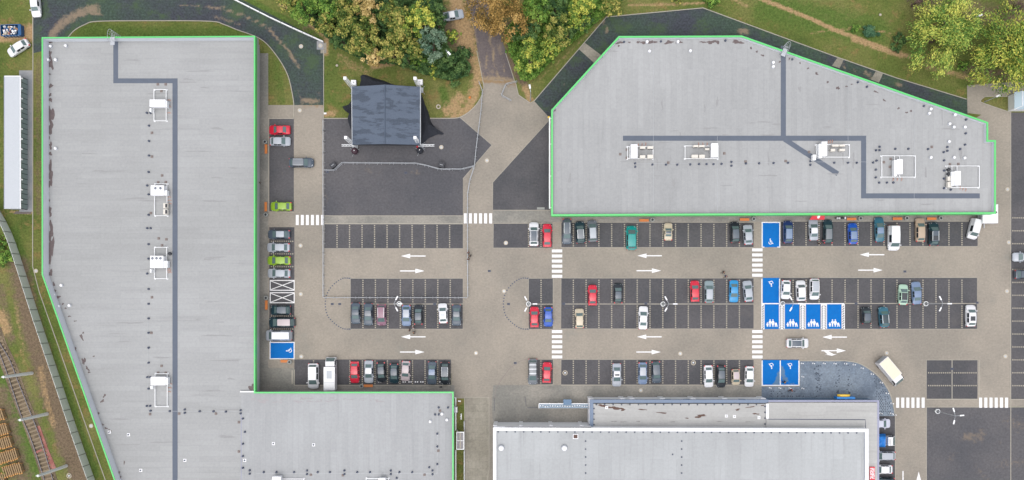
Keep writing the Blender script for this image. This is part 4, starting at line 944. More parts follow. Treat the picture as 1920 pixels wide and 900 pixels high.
unit('white cooling unit at the left end of the right roof row', ZR, (1176, 274, 1225, 298), (1183, 271, 1195, 296), (), [(1200, 274, 1210, 279, 's'), (1214, 274, 1225, 279, 's'), (1200, 291, 1210, 296.5), (1214, 290, 1225, 297)], hose=(1196, 272, 1210, 270), mid=[('v', 1180)])
unit('white cooling unit standing at the right end of its frame', ZR, (1284, 273, 1347, 298), (1334, 269, 1346, 294), (), [(1300, 272, 1309.5, 276, 's'), (1311, 272, 1321, 276, 's'), (1297, 290, 1309, 296), (1311, 290, 1321.5, 296), (1322, 278, 1330, 281)], hose=(1309, 270, 1325, 270))
unit('white cooling unit beside the slanting grey roof walkway', ZR, (1530, 270.5, 1593.5, 295), (1541, 266, 1550.5, 292), (), [(1560, 271, 1573, 274.5), (1574, 271, 1584.5, 274.5), (1558, 279, 1566, 283.5), (1574, 279, 1584.5, 283)], [(1535, 270, 1541, 296), (1524, 290, 1530, 300)], hose=(1553, 266, 1560, 265))
unit('tall white cooling unit in the middle of a wide frame', ZR, (1653, 291.5, 1717, 332.5), (1682, 299, 1692, 326), (), (), [(1676.5, 300, 1682, 330)], (1674, 336, 1690, 336), mid=[('v', 1677), ('v', 1687)])
unit('white cooling unit with dark pumps near the right roof corner', ZR, (1775, 310.5, 1837, 352), (1790, 321, 1801, 347), (), [(1777, 331, 1784, 339), (1777, 341, 1784, 351)], [(1784, 322, 1790, 348)], (1800, 352, 1810, 356), mid=[('v', 1794.5), ('v', 1785)], dark=[(1780, 317.5), (1780, 325.5)])
def vents(lst, z, kind, label, group):
    for x, y in lst:
        p = P(x, y, z)
        if kind == 'dark':
            if 'vd' not in DASH: DASH['vd'] = MB().lathe([(.2, 0), (.2, .03), (.13, .06), (.13, .30), (.2, .32), (.15, .42), (.04, .46)], 10).mesh('roof_vent', M['vent_dark'], True)
            o = inst('roof_vent', DASH['vd'], None, p)
        elif kind == 'white':
            o = empty('mushroom_vent', p)
            if 'vw' not in DASH:
                DASH['vw'] = MB().lathe([(.45, 0), (.42, .04), (.16, .08), (.15, .6)], 12).mesh('pipe', M['galv'], True); DASH['vw2'] = MB().lathe([(.34, .56), (.4, .62), (.36, .74), (.2, .86), (.04, .9)], 14).mesh('cap', M['white'], True)
            inst('pipe', DASH['vw'], o, scale=.72); inst('cap', DASH['vw2'], o, scale=.72)
        elif kind == 'pad':
            if 'vp' not in DASH: DASH['vp'] = MB().box(-.24, .24, -.24, .24, 0, .05).box(-.14, .14, -.14, .14, .05, .16).mesh('roof_pad', M['vent_sq'])
            o = inst('roof_pad', DASH['vp'], None, p)
        else:
            o = empty('flat_vent', p)
            if 'vf' not in DASH: DASH['vf'] = MB().box(-.36, .36, -.36, .36, 0, .05).mesh('plate', M['white']); DASH['vf2'] = MB().lathe([(.13, .05), (.13, .3), (.05, .34)], 10).mesh('stub', M['vent_dark'], True)
            inst('plate', DASH['vf'], o, scale=.8); inst('stub', DASH['vf2'], o)
        tag(o, label, 'roof vent' if kind != 'pad' else 'roof pad', group)
vents([(276, 212), (282.7, 212), (280, 236), (280, 264.7), (280, 292), (279.3, 322.7), (276.7, 348), (279.3, 364.7), (279.3, 403), (276.7, 428), (283, 428), (279.3, 458), (279.3, 485), (276.7, 513), (279.3, 542), (279.3, 569.7), (279.3, 597), (279.3, 624), (279.3, 652), (279.3, 680), (276.7, 707), (282, 707), (279.3, 728.7), (276, 761), (282, 761)], ZL, 'dark', 'small dark roof vent in the column left of the grey roof walkway', 'dark vents in the column on the left roof')
vents([(283, 770), (319, 770.7), (347, 767.7), (347, 774), (375, 771), (401, 771), (424, 771.7), (451.7, 769), (451.7, 775), (456, 784.7), (459.7, 809.7), (456, 832), (456, 855), (456, 877), (468.7, 881.7), (468.7, 888)], ZL, 'dark', 'small dark roof vent where the left roof meets its wing', 'dark vents at the wing joint')
vents([(822.7, 764), (840, 764), (816, 777), (822.7, 777), (820, 813), (820, 837), (820, 870), (495, 885), (518.7, 885), (551.7, 885), (576, 882), (576, 888.7), (596, 885), (619, 885), (646, 882), (646, 888.7), (670, 885), (694, 885), (733, 882), (733, 888.7), (749, 885), (773, 885), (811, 882), (811, 889), (805, 876), (744, 896)], ZL, 'dark', 'small dark roof vent along the edge of the lower wing roof', 'dark vents on the wing roof')
vents([(1190.5, 306.4), (1191, 313), (1223, 309), (1248.5, 309), (1269.5, 309), (1294, 308.6), (1310.3, 308), (1324.5, 308), (1337.4, 308), (1352.5, 307.7), (1371, 304), (1371, 311), (1398, 307), (1423, 306.5), (1450, 306), (1477, 305.5), (1519, 302.4), (1519, 309.4), (1563.6, 305.4), (1589.4, 305.4), (1606, 305.4), (1636.4, 305), (1643, 301.6)], ZR, 'dark', 'small dark roof vent in the row below the cooling units', 'dark vents in the right roof row')
vents([(1648.6, 275.6), (1642, 282), (1648.6, 282), (1678, 279.4), (1702.6, 279.4), (1739.4, 279.8), (1641.6, 318.4), (1641.6, 333), (1648, 342.6), (1662.4, 342.6), (1674.4, 342.6), (1775.6, 276), (1775.6, 283), (1768.8, 285.6), (1799.4, 279.8), (1808.6, 271.6), (1810, 250.4), (1769.4, 301), (1769.4, 320), (1769.4, 335), (1769.4, 353), (1782, 356)], ZR, 'dark', 'small dark roof vent around the units in the right roof corner', 'dark vents in the right roof corner')
vents([(1170, 79), (1239, 78), (1360, 76.7), (1485, 111.7), (1608, 154.7), (1625, 163), (1731.7, 199), (1810.7, 224.7)], ZR, 'dark', 'small dark roof vent along the upper edge of the right roof', 'dark vents by the upper edge')
vents([(96.7, 87.7), (125, 86.7), (91.7, 112.7), (106, 113), (106, 279), (89, 305.7), (116.7, 535), (103, 553), (111.7, 574), (131.7, 572.7)], ZL, 'white', 'white mushroom vent near the outer edge of the left roof', 'white vents on the left roof')
vents([(807, 790), (838, 786.7), (829, 775.7)], ZL, 'white', 'white mushroom vent in the corner of the wing roof', 'white vents on the wing roof')
vents([(512.7, 831.7), (588, 834), (346.7, 863), (264, 881.7), (459, 863), (241, 815), (205, 810)], ZL, 'flat', 'flat white vent plate with dark stub on the left roof', 'flat vents on the left roof')
vents([(1778, 266), (1744, 295.6), (1787.4, 295.6), (1807, 296.6), (1744, 205), (1741, 213), (1789, 216), (1779, 232.7), (1787, 238.7), (1807.7, 239)], ZR, 'white', 'white mushroom vent in the right corner of the right roof', 'white vents in the right corner')
vents([(1449, 118), (1449, 125.7), (1213, 79), (1270.7, 79), (1217.5, 96.7), (1294, 96)], ZR, 'white', 'white mushroom vent near the top of the right roof', 'white vents by the upper edge')
vents([(296, 158), (310.7, 158), (302.7, 170.7), (285, 249), (285, 293.7), (304, 329), (296.7, 342), (311, 341.7), (283, 399.5), (297.7, 447), (312, 448.7), (304, 460), (285, 557.5), (284, 624), (303, 686), (296.7, 699), (311, 699), (281.5, 776.5), (336, 775.5), (405, 775.5), (448, 791.5), (448, 846.5), (825, 770), (822, 845), (583, 890), (643, 891), (796, 890)], ZL, 'pad', 'small brown square pad on the left roof', 'brown pads on the left roof')
vents([(1253, 305), (1358, 287.6), (1175.5, 281), (1175.5, 296), (1398, 303), (1163, 289), (1657, 304), (1668.5, 313), (1670, 298), (1747, 275.5), (1781, 308), (1797, 307.5), (1473, 302), (1517, 285)], ZR, 'pad', 'small brown square pad on the right roof', 'brown pads on the right roof')
def ladder(px, py, z, rz, label):
    l = empty('roof_ladder', P(px, py, 0), label, 'ladder', rz=rz); p = P(px, py, z)
    l.location = (p.x, p.y, 0)
    mb = MB(); mb.box(-.42, .42, -1.35, .15, z + .02, z + .08); local(mb, 'step_plate', M['galv'], l)
    mb = MB()
    for x in (-.4, .4): mb.tube([(x, .5, 0), (x, .5, z + 1.2), (x, -.6, z + 1.2), (x, -.9, z)], .035)
    for i in range(18): mb.cyl((-.4, .5, .4 + i * .33), (.4, .5, .4 + i * .33), .02, n=5)
    local(mb, 'side_rail', M['galv'], l)
    for k in range(5):
        zz = z + 1.1 - k * .9; m_ = MB(); m_.tube([(.42 * math.cos(a) * 1.05, .5 + .85 * math.sin(a), zz) for a in [i * math.pi / 8 for i in range(9)]], .035, 5); local(m_, 'cage_hoop', M['galv'], l)
    m_ = MB()
    for a in (.6, 1.57, 2.5): m_.cyl((.44 * math.cos(a), .5 + .85 * math.sin(a), z - 2.5), (.44 * math.cos(a), .5 + .85 * math.sin(a), z + 1.1), .025, n=5)
    local(m_, 'cage_bar', M['galv'], l)
ladder(211, 71, ZLP, 0, 'steel cage ladder at the upper edge of the left roof')
ladder(1472.5, 93, ZRP, R(-22), 'steel cage ladder at the upper edge of the right roof')
# ------------------------------------------------------------------ vehicles
# model: length, width, height, bonnet, windscreen, roof, rear window run, belt height
MODELS = {
 'hatch': (4.1, 1.78, 1.48, .92, .72, 1.55, .50, .92), 'sedan': (4.55, 1.80, 1.44, 1.08, .80, 1.20, .72, .90),
 'estate': (4.65, 1.80, 1.50, 1.05, .75, 2.15, .42, .92), 'suv': (4.5, 1.86, 1.66, .98, .66, 2.05, .46, 1.02),
 'mpv': (4.5, 1.86, 1.72, .78, .86, 2.25, .34, 1.0), 'van': (5.1, 1.96, 2.0, .78, .72, 3.35, .12, 1.1),
 'mini': (3.45, 1.62, 1.50, .66, .62, 1.62, .32, .92), 'roadster': (3.6, 1.68, 1.26, 1.12, .55, .62, .50, .84)}
CARMESH = {}
def quadpanel(mb, A, B, C_, D, ins, lift, th=.018):
    """thin pane set into the quad A B C D (counter-clockwise from outside)"""
    A, B, C_, D = map(Vector, (A, B, C_, D)); c = (A + B + C_ + D) / 4
    nrm = ((C_ - A).cross(D - B)).normalized()
    q = [p + (c - p) * ins for p in (A, B, C_, D)]
    lo = [p + nrm * (lift - th) for p in q]; hi = [p + nrm * lift for p in q]
    mb.add(lo + hi, [(4, 5, 6, 7), (0, 1, 5, 4), (1, 2, 6, 5), (2, 3, 7, 6), (3, 0, 4, 7)])
def car_meshes(kind):
    if kind in CARMESH: return CARMESH[kind]
    L, W_, H, hood, ws, roof, rw, belt = MODELS[kind]; h = W_ / 2
    f = L / 2
    xc = f - hood; xr = xc - ws; xrr = xr - roof; xd = max(xrr - rw, -f + .1)
    hb = belt - .06
    top = lambda z, wt: (z, wt)
    # stations: x, half width, belt z, top z, half width of the top
    wt = h * .74
    st = [(f, h * .60, .58, .60, h * .5), (f - .10, h * .84, .66, .69, h * .68), (f - .38, h * .97, hb - .10, hb - .05, h * .80),
          ((f - .38 + xc) / 2, h * 1.0, hb - .03, hb + .03, h * .82), (xc, h * 1.0, belt, belt + .05, h * .80),
          (xr, h * 1.0, belt + .01, H - .05, wt), ((xr + xrr) / 2, h * 1.0, belt + .02, H, wt * 1.02), (xrr, h * .99, belt + .02, H - .05, wt * .97),
          (xd, h * .96, belt + .01, belt + .06, h * .76)]
    if xd > -f + .5: st += [(-f + .30, h * .94, belt - .01, belt + .03, h * .74)]
    st += [(-f + .08, h * .86, belt - .10 if xd > -f + .5 else belt - .04, belt - .08 if xd > -f + .5 else belt, h * .66), (-f, h * .74, .62, .64, h * .58)]
    rings = []
    for x, w, zb, zt, wt_ in st:
        r = [(x, w * .80, .24), (x, w * .985, .34), (x, w, (zb + .34) / 2), (x, w * .975, zb - .03), (x, w * .93, zb), (x, wt_, zt - .025), (x, wt_ * .78, zt + .005), (x, wt_ * .35, zt + .022)]
        rings.append(r + [(a, -b, c) for a, b, c in reversed(r)])
    mb = MB(); m = len(rings[0])
    for r in rings: mb.v += r
    for i in range(len(rings) - 1):
        for j in range(m):
            a, b = i * m + j, i * m + (j + 1) % m
            mb.f.append((a, b, b + m, a + m))
    mb.f.append(tuple(range(m - 1, -1, -1))); k = (len(rings) - 1) * m; mb.f.append(tuple(range(k, k + m)))
    P_ = {'body': (mb.mesh(kind + '_body', M['white'], True), 'paint')}
    Rg = lambda i, j: rings[i][j]
    g = MB(); quadpanel(g, Rg(4, 5), Rg(5, 5), Rg(5, 10), Rg(4, 10), .10, .055); P_['windscreen'] = (g.mesh('windscreen', M['glass']), None)
    if kind != 'van':
        g = MB(); quadpanel(g, Rg(8, 10), Rg(7, 10), Rg(7, 5), Rg(8, 5), .14, .05); P_['rear_window'] = (g.mesh('rear_window', M['glass']), None)
    g = []
    for s in (0, 1):
        J = (4, 5) if s == 0 else (11, 10)
        for i0, i1, ins in ((5, 6, .12), (6, 7, .12)):
            if kind == 'van' and i0 == 6: continue
            w_ = MB(); q = [Rg(i0, J[0]), Rg(i1, J[0]), Rg(i1, J[1]), Rg(i0, J[1])]
            if s == 0: quadpanel(w_, *q, ins, .02)
            else: quadpanel(w_, q[3], q[2], q[1], q[0], ins, .02)
            g.append(w_.mesh('side_window', M['glass_dark']))
    # quarter light in front of the first pillar
    P_['side_window'] = (g, None)
    # roof skin
    g = MB(); n0 = 5
    for i0, i1 in ((5, 6), (6, 7)):
        for j in (6, 7, 8):
            pass
    xs0, xs1 = rings[5][0][0] - .06, rings[7][0][0] + .06; wr = wt * .84
    def zt(x):
        t = (x - rings[6][0][0]); a = rings[5][0][0] - rings[6][0][0]
        return H + .014 - .05 * (abs(t) / abs(a)) if abs(a) > 0 else H
    nx = 5; ny = 4
    for i in range(nx):
        x0 = xs0 + (xs1 - xs0) * i / (nx - 1)
        for j in range(ny):
            y = -wr + 2 * wr * j / (ny - 1); g.v.append((x0, y, zt(x0) + .026 * (1 - (y / wr) ** 2) + .012))
    for i in range(nx - 1):
        for j in range(ny - 1): g.f.append((i * ny + j, i * ny + j + 1, (i + 1) * ny + j + 1, (i + 1) * ny + j))
    e = len(g.v); base = [(v[0], v[1], v[2] - .03) for v in g.v]; g.v += base
    rim = [(i * ny, (i + 1) * ny) for i in range(nx - 1)] + [((nx - 1) * ny + j, (nx - 1) * ny + j + 1) for j in range(ny - 1)] + [((i + 1) * ny - 1 + ny, (i + 1) * ny - 1) for i in range(nx - 2, -1, -1)] + [(j + 1, j) for j in range(ny - 2, -1, -1)]
    g.f += [(a, b, b + e, a + e) for a, b in rim]
    P_['roof'] = (g.mesh('roof', M['white'], True), 'roof')
    zl = st[2][2]
    hl = []
    for s in (1, -1):
        w_ = MB(); w_.add([(f - .08, s * h * .62, .62), (f - .04, s * h * .40, .60), (f - .22, s * h * .46, zl + .015), (f - .42, s * h * .86, zl + .02), (f - .40, s * h * .99, zl - .06), (f - .20, s * h * .92, .62)],
                     [(0, 1, 2, 3, 4, 5) if s > 0 else (5, 4, 3, 2, 1, 0)]); hl.append(w_.mesh('headlight', M['lamp_white']))
    P_['headlight'] = (hl, None)
    tl = []
    for s in (1, -1):
        w_ = MB(); zb = .95 if kind in ('suv', 'mpv', 'van', 'estate', 'hatch', 'mini') else .82
        w_.box(-f + .0, -f + .24, min(s * h * .70, s * h * .90), max(s * h * .70, s * h * .90), zb - .3, zb - .02); tl.append(w_.mesh('tail_light', M['lamp_red']))
    P_['tail_light'] = (tl, None)
    mi = []
    for s in (1, -1):
        w_ = MB(); w_.obox((xc - .28, s * (h + .09), .0), .16, .22, .15, s * -.2, z0=belt + .0); mi.append(w_.mesh('wing_mirror', M['white']))
    P_['wing_mirror'] = (mi, 'paint')
    b = MB(); b.add([(f + .015, -h * .52, .38), (f + .015, h * .52, .38), (f + .01, h * .5, .54), (f + .01, -h * .5, .54)], [(0, 1, 2, 3)]); b.box(f - .02, f + .012, -h * .5, h * .5, .38, .54); P_['grille'] = (b.mesh('grille', M['black']), None)
    wr_ = .33 if kind in ('suv', 'van') else .30
    ty = MB().lathe([(wr_ * .62, -.10), (wr_ * .94, -.11), (wr_, -.06), (wr_, .06), (wr_ * .94, .11), (wr_ * .62, .10)], 16).mesh('tyre', M['black'], True)
    ri = MB().lathe([(wr_ * .60, .07), (wr_ * .56, .09), (.06, .075)], 12).mesh('rim', M['alloy'])
    P_['wheel'] = (ty, ri, [(f - hood * .82, 1), (f - hood * .82, -1), (-f + .78, 1), (-f + .78, -1)], wr_, h)
    rl = []
    for s in (1, -1):
        w_ = MB(); xa, xb = rings[5][0][0] - .15, rings[7][0][0] + .1; y = s * wt * .86; w_.box(xb, xa, y - .03, y + .03, H + .02, H + .075); rl.append(w_.mesh('roof_rail', M['galv']))
    P_['roof_rail'] = (rl, None)
    P_['dims'] = MODELS[kind]; P_['xr'] = (rings[5][0][0], rings[7][0][0])
    CARMESH[kind] = P_; return P_
NAMES = dict(hatch='hatchback_car', sedan='sedan_car', estate='estate_car', suv='suv_car', mpv='minivan', van='panel_van', mini='small_car', roadster='small_car')
CATS = dict(hatch='car', sedan='car', estate='car', suv='car', mpv='car', van='van', mini='car', roadster='car')
HD = dict(N=90, S=-90, E=0, W=180)
GROUP = 'vehicles on the parking lot'
def car(px, py, head, kind, col, lenpx, label, roofc=None, rails=False, extra=None, tail=True, ang=0, wpx=None):
    m = car_meshes(kind); L, W_, H = m['dims'][:3]
    p = P(px, py, .8); rz = R((HD[head] if isinstance(head, str) else head) + ang)
    o = empty(NAMES[kind], (p.x, p.y, .03), label, CATS[kind], GROUP, rz)
    s = (lenpx / S * .985) / L; sw = 1.0 if wpx is None else wpx / S / W_
    o.scale = (s, sw * (.97 + .03 * s), .95 + .05 * s)
    pm = PAINTS[col]; rm = PAINTS.get(roofc, M.get(roofc)) if roofc else pm  # on dark cars the paler roof paint puts sky reflection into the colour
    for k in ('body', 'roof'):
        inst(k, m[k][0], o, mat=pm if k == 'body' else rm)
    inst('windscreen', m['windscreen'][0], o)
    if 'rear_window' in m: inst('rear_window', m['rear_window'][0], o)
    for k in ('side_window', 'headlight', 'tail_light', 'wing_mirror'):
        for q_ in m[k][0]: inst(k, q_, o, mat=pm if m[k][1] == 'paint' else None)
    inst('grille', m['grille'][0], o)
    ty, ri, pos, wr, h = m['wheel']
    for x, sd_ in pos:
        w = inst('wheel', ty, o, (x, sd_ * (h - .12), wr)); w.rotation_euler = (R(-90) * sd_, 0, 0); inst('rim', ri, w)
    if rails:
        for q_ in m['roof_rail'][0]: inst('roof_rail', q_, o, mat=M['steel_white'] if rails == 'w' else None)
    if extra: extra(o, m)
    return o
def roofbars(n, mat, w=.13):
    def f(o, m):
        L, W_, H = m['dims'][:3]; a, b = m['xr']
        key = ('bar', W_, w)
        if key not in DASH: DASH[key] = MB().box(-w / 2, w / 2, -W_ * .36, W_ * .36, 0, .06).mesh('roof_bar', mat)
        for i in range(n): inst('roof_bar', DASH[key], o, (b + (a - b) * (i + .5) / n, 0, H + .04))
    return f
def sunroof(x0, x1, w, mat):
    def f(o, m):
        L, W_, H = m['dims'][:3]; a, b = m['xr']; key = ('sun', W_, x0, x1, w)
        if key not in DASH: DASH[key] = MB().box(b + (a - b) * x0, b + (a - b) * x1, -W_ * w, W_ * w, H + .01, H + .062).mesh('sunroof', mat)
        inst('sunroof', DASH[key], o)
    return f
def lightbar(o, m):
    H = m['dims'][2]; local(MB().box(-.16, .06, -.42, .42, H + .03, H + .16), 'roof_sign', M['black'], o); local(MB().box(-.26, -.18, -.46, .46, H + .04, H + .10).box(.08, .15, -.46, .46, H + .04, H + .10), 'roof_bar', M['galv'], o)
CARS = [
 (1001, 439, 'N', 'suv', 'white', 45, 'white car with dark panoramic roof next to a red hatchback', dict(roofc='slate')),
 (1026, 441.5, 'N', 'hatch', 'red', 44, 'red hatchback left of the paved gap in the top row', dict()),
 (1063, 434, 'S', 'estate', 'slate', 48, 'long dark grey estate parked nose to the lane in the top row', dict(roofc='slate', rails='w')),
 (1088, 435.5, 'N', 'suv', 'darkteal', 42, 'dark car with pale roof rails slightly turned beside grey minivan', dict(roofc='grey', rails='w', ang=4)),
 (1111, 433, 'N', 'mpv', 'grey', 41, 'dark grey minivan with roof paled for sky sheen, third from the paved gap', dict(roofc='silver', ang=3)),
 (1184, 446, 'N', 'mpv', 'teal', 46, 'bright teal minivan sticking out of its bay', dict(wpx=19.5)),
 (1253, 434.5, 'N', 'roadster', 'beige', 33, 'tiny cream car with dark cabin alone in the top row', dict(roofc='slate')),
 (1378, 435.5, 'N', 'suv', 'black', 40, 'black car with roof greyed for sky sheen under the bench near the blue bay', dict(roofc='slate', ang=2)),
 (1402.5, 440, 'N', 'hatch', 'silver', 38, 'silver hatchback right beside the blue bay in the top row', dict(ang=3)),
 (1477.5, 435, 'N', 'suv', 'navy', 43, 'dark blue car right of the blue bay in the top row', dict(roofc='steelblue')),
 (1525.5, 431, 'N', 'sedan', 'silver', 40, 'silver saloon in front of the red awning', dict(roofc='white', ang=2)),
 (1552.5, 434, 'N', 'estate', 'darkteal', 45, 'dark teal car with roof greyed for sky sheen right of the silver saloon', dict(roofc='grey')),
 (1599, 438, 'N', 'hatch', 'blue', 40, 'bright blue hatchback alone between empty bays in the top row', dict(roofc='steelblue', ang=2)),
 (1649, 430.5, 'N', 'sedan', 'tealblue', 47, 'slate teal saloon left of the white panel van', dict(roofc='steelblue', ang=2)),
 (1675.5, 446, 'S', 'van', 'white', 48, 'white panel van parked nose to the lane in the top row', dict(wpx=21)),
 (1725.5, 431, 'N', 'estate', 'tan', 45, 'tan estate car in front of the rightmost orange bench', dict()),
 (1750.5, 438.5, 'N', 'suv', 'darkteal', 45, 'black green car with small roof greyed for sky sheen right of the tan estate', dict(roofc='slate', rails='w', extra=sunroof(.1, .5, .26, M['glass_dark']))),
 (1826, 429, 'S', 'van', 'white', 39, 'white van parked askew at the right end of the top row', dict(ang=-14, wpx=18)),
 (1920, 482, 'W', 'hatch', 'silver', 42, 'silver car cut by the right edge, upper of two', dict()),
 (1924, 514.5, 'E', 'suv', 'slate', 42, 'dark slate car cut by the right edge, lower of two', dict()),
 (1111, 553.5, 'N', 'hatch', 'red', 39, 'red hatchback beside an empty bay and the dark car in the middle row', dict()),
 (1159, 550, 'N', 'hatch', 'black', 38, 'black car with white front lights and red tail lights in the middle row', dict(roofc='slate')),
 (1303, 546, 'N', 'hatch', 'red', 40, 'red hatchback left of the grey green estate in the middle row', dict(ang=1)),
 (1329.5, 547, 'N', 'estate', 'greygreen', 42, 'grey green estate with silver roof right of a red hatchback', dict(roofc='silver')),
 (1376, 546, 'S', 'sedan', 'sky', 42, 'bright sky blue saloon in the middle row', dict()),
 (1402.5, 546, 'N', 'hatch', 'silver', 40, 'silver hatchback right of the sky blue saloon', dict(ang=5)),
 (1473.5, 543, 'S', 'hatch', 'white', 36, 'white hatchback touching the blue wheelchair bay in the middle row', dict(ang=-2)),
 (1501.5, 545, 'N', 'suv', 'white', 39, 'white car facing up between the white hatchback and the barred van', dict(ang=2)),
 (1527, 542, 'S', 'mpv', 'white', 40, 'white minivan with grooved grey roof in the middle row', dict(roofc='silver', extra=roofbars(4, M['galv'], .08))),
 (1693.5, 552.5, 'N', 'hatch', 'mint', 39, 'pale mint green hatchback with dark roof', dict(roofc='slate', ang=-2, extra=sunroof(.1, .95, .3, M['glass_dark']))),
 (1718.5, 549.5, 'N', 'sedan', 'steelblue', 43, 'pale blue grey saloon right of the mint green hatchback', dict(ang=3)),
 (1002, 594.5, 'N', 'hatch', 'red', 39, 'red hatchback under the lamp post left of the blue hatchback', dict()),
 (1028, 594, 'S', 'hatch', 'blue', 37, 'blue hatchback next to a red one in the short middle bay pair', dict(roofc='blue')),
 (1086.5, 597, 'N', 'estate', 'beige', 37, 'beige car alone in the lower half of the middle row', dict(ang=1)),
 (1206, 596, 'N', 'sedan', 'white', 44, 'white saloon alone in the lower half of the middle row', dict(ang=-2)),
 (1624, 591.5, 'N', 'suv', 'black', 32, 'small black car right of the empty bay by the family bays', dict(roofc='slate', ang=2)),
 (1657, 594.5, 'N', 'suv', 'tealblue', 39, 'blue car with dark roof and white rails in the lower middle row', dict(roofc='darkteal', rails='w', ang=4)),
 (1820, 592, 'N', 'suv', 'white', 41, 'white car with sunroof at the right end of the middle row', dict(extra=sunroof(.2, .65, .25, M['glass_dark']))),
 (667, 587.5, 'S', 'sedan', 'slate', 40, 'dark grey saloon at the left end of the left middle row', dict()),
 (690.5, 589.5, 'S', 'sedan', 'slate', 42, 'slate blue saloon left of the mauve minivan', dict(roofc='grey')),
 (715.5, 590.5, 'S', 'mpv', 'maroon', 40, 'mauve minivan with white roof rails', dict(rails='w')),
 (762, 591.5, 'S', 'hatch', 'steelblue', 40, 'pale blue hatchback right of the lamp post in the left middle row', dict(roofc='silver')),
 (784.5, 590, 'N', 'hatch', 'black', 38, 'dark car facing up right of the pale blue hatchback', dict(roofc='slate')),
 (830.5, 587.5, 'N', 'hatch', 'white', 38, 'white hatchback with grey sunroof in the left middle row', dict(ang=3, extra=sunroof(.35, .7, .2, M['galv']))),
 (856, 591, 'S', 'sedan', 'slate', 40, 'slate grey saloon at the right end of the left middle row', dict(roofc='grey')),
 (587.5, 705, 'S', 'mpv', 'white', 48, 'white van with ribbed roof rack left of the white box van', dict(wpx=20, extra=roofbars(8, M['steel_white'], .3))),
 (665, 698, 'S', 'hatch', 'red', 41, 'red hatchback right of the white box van', dict()),
 (691.5, 697, 'S', 'sedan', 'silver', 43, 'silver white saloon behind the lower orange bench', dict(roofc='white')),
 (715, 698, 'S', 'hatch', 'black', 38, 'black hatchback right of the silver white saloon, slightly turned', dict(roofc='slate', ang=3)),
 (739, 700.5, 'S', 'hatch', 'darkteal', 38, 'dark green hatchback between the black and the pinkish hatchbacks', dict(roofc='slate')),
 (760.5, 695.5, 'S', 'hatch', 'pink', 38, 'pinkish grey hatchback beside an empty bay in the lower row', dict(ang=-3)),
 (810, 699.5, 'S', 'sedan', 'slate', 44, 'slate blue saloon left of the black car by the green corner', dict(roofc='steelblue', ang=-1)),
 (834.5, 700.5, 'S', 'suv', 'black', 43, 'black car with silver rails at the right end of the lower left row', dict(roofc='slate', rails=True)),
 (999, 697, 'S', 'mpv', 'grey', 49, 'grey van with three silver roof bars', dict(extra=roofbars(3, M['galv'], .2))),
 (1025.5, 698.5, 'N', 'hatch', 'red', 39, 'red hatchback right of the grey van with roof bars', dict(ang=-2)),
 (1156.5, 703, 'S', 'sedan', 'silver', 44, 'silver white saloon with a dark roof box sign', dict(roofc='white', extra=lightbar)),
 (1205, 700, 'S', 'hatch', 'steelblue', 42, 'pale blue hatchback with red tail lights in the lower row', dict(roofc='silver')),
 (1230.5, 698, 'S', 'estate', 'slate', 41, 'dark slate estate right of the pale blue hatchback', dict(ang=3)),
 (1328.5, 705.5, 'S', 'hatch', 'white', 42, 'white hatchback left of the black blue car in the lower row', dict(ang=2)),
 (1352, 706, 'S', 'hatch', 'black', 42, 'black blue hatchback between the white hatchback and the tiny car', dict(roofc='slate')),
 (1379.5, 707, 'S', 'mini', 'beige', 30, 'tiny pale beige car in the lower row', dict(roofc='pink', ang=2)),
 (1405, 706, 'S', 'hatch', 'white', 39, 'white hatchback next to the blue wheelchair bays in the lower row', dict(ang=-1)),
 (1495.5, 643.5, 'E', 'suv', 'white', 42, 'white car with dark roof driving along the lane', dict(roofc='slate', rails='w')),
 (523, 439.5, 'W', 'hatch', 'slate', 42, 'dusty grey hatchback topmost of the left column row', dict(roofc='silver')),
 (522, 464, 'W', 'hatch', 'silver', 43, 'silver hatchback directly above the lower lime car', dict()),
 (523, 488.5, 'W', 'hatch', 'lime', 44, 'lime green hatchback between two silver ones', dict()),
 (523, 512.5, 'W', 'hatch', 'silver', 43, 'silver hatchback directly above the crossed white boxes', dict(ang=-1)),
 (526, 581.5, 'W', 'suv', 'darkteal', 39, 'dark teal car directly below the crossed white boxes', dict(roofc='slate')),
 (528.5, 604.5, 'W', 'mpv', 'darkteal', 50, 'dark van with tan roof in the left column', dict(roofc='pink', wpx=19)),
 (522.5, 629, 'W', 'van', 'silver', 50, 'white silver van directly above the blue bay of the left column', dict(wpx=19.5, roofc='white')),
 (524, 243.5, 'W', 'sedan', 'red', 40, 'red saloon at the top of the left column', dict()),
 (525, 265, 'E', 'hatch', 'silver', 39, 'silver hatchback directly below the red saloon', dict()),
 (565, 305, 'E', 'suv', 'slate', 46, 'dark grey estate turning in the left lane', dict(roofc='grey', rails=True)),
 (527, 387, 'W', 'hatch', 'lime', 40, 'lime green hatchback beside the bench above the crossing', dict()),
 (34, 89.5, 212, 'hatch', 'white', 44, 'white hatchback standing askew on grass by the blue skip', dict()),
 (66.5, 9, -85, 'estate', 'white', 46, 'white estate cut by the top edge at the upper left', dict()),
 (849.5, 28.5, 11, 'sedan', 'silver', 40, 'silver white saloon half under the trees on the earth track', dict(roofc='white')),
 (1650, 794, 'E', 'hatch', 'lilac', 40, 'pale lilac car half hidden by the roof at the row top', dict()),
 (1657, 854.5, 'W', 'estate', 'silver', 44, 'silver grey estate below the flatbed truck', dict()),
 (1654.5, 880, 'W', 'hatch', 'white', 38, 'white hatchback between the grey estate and the teal car', dict()),
 (1658, 904, 'W', 'hatch', 'darkteal', 40, 'dark teal car cut by the bottom edge near the red sign', dict()),
]
for px, py, hd, kind, col, ln, lab, kw in CARS: car(px, py, hd, kind, col, ln, lab, **kw)

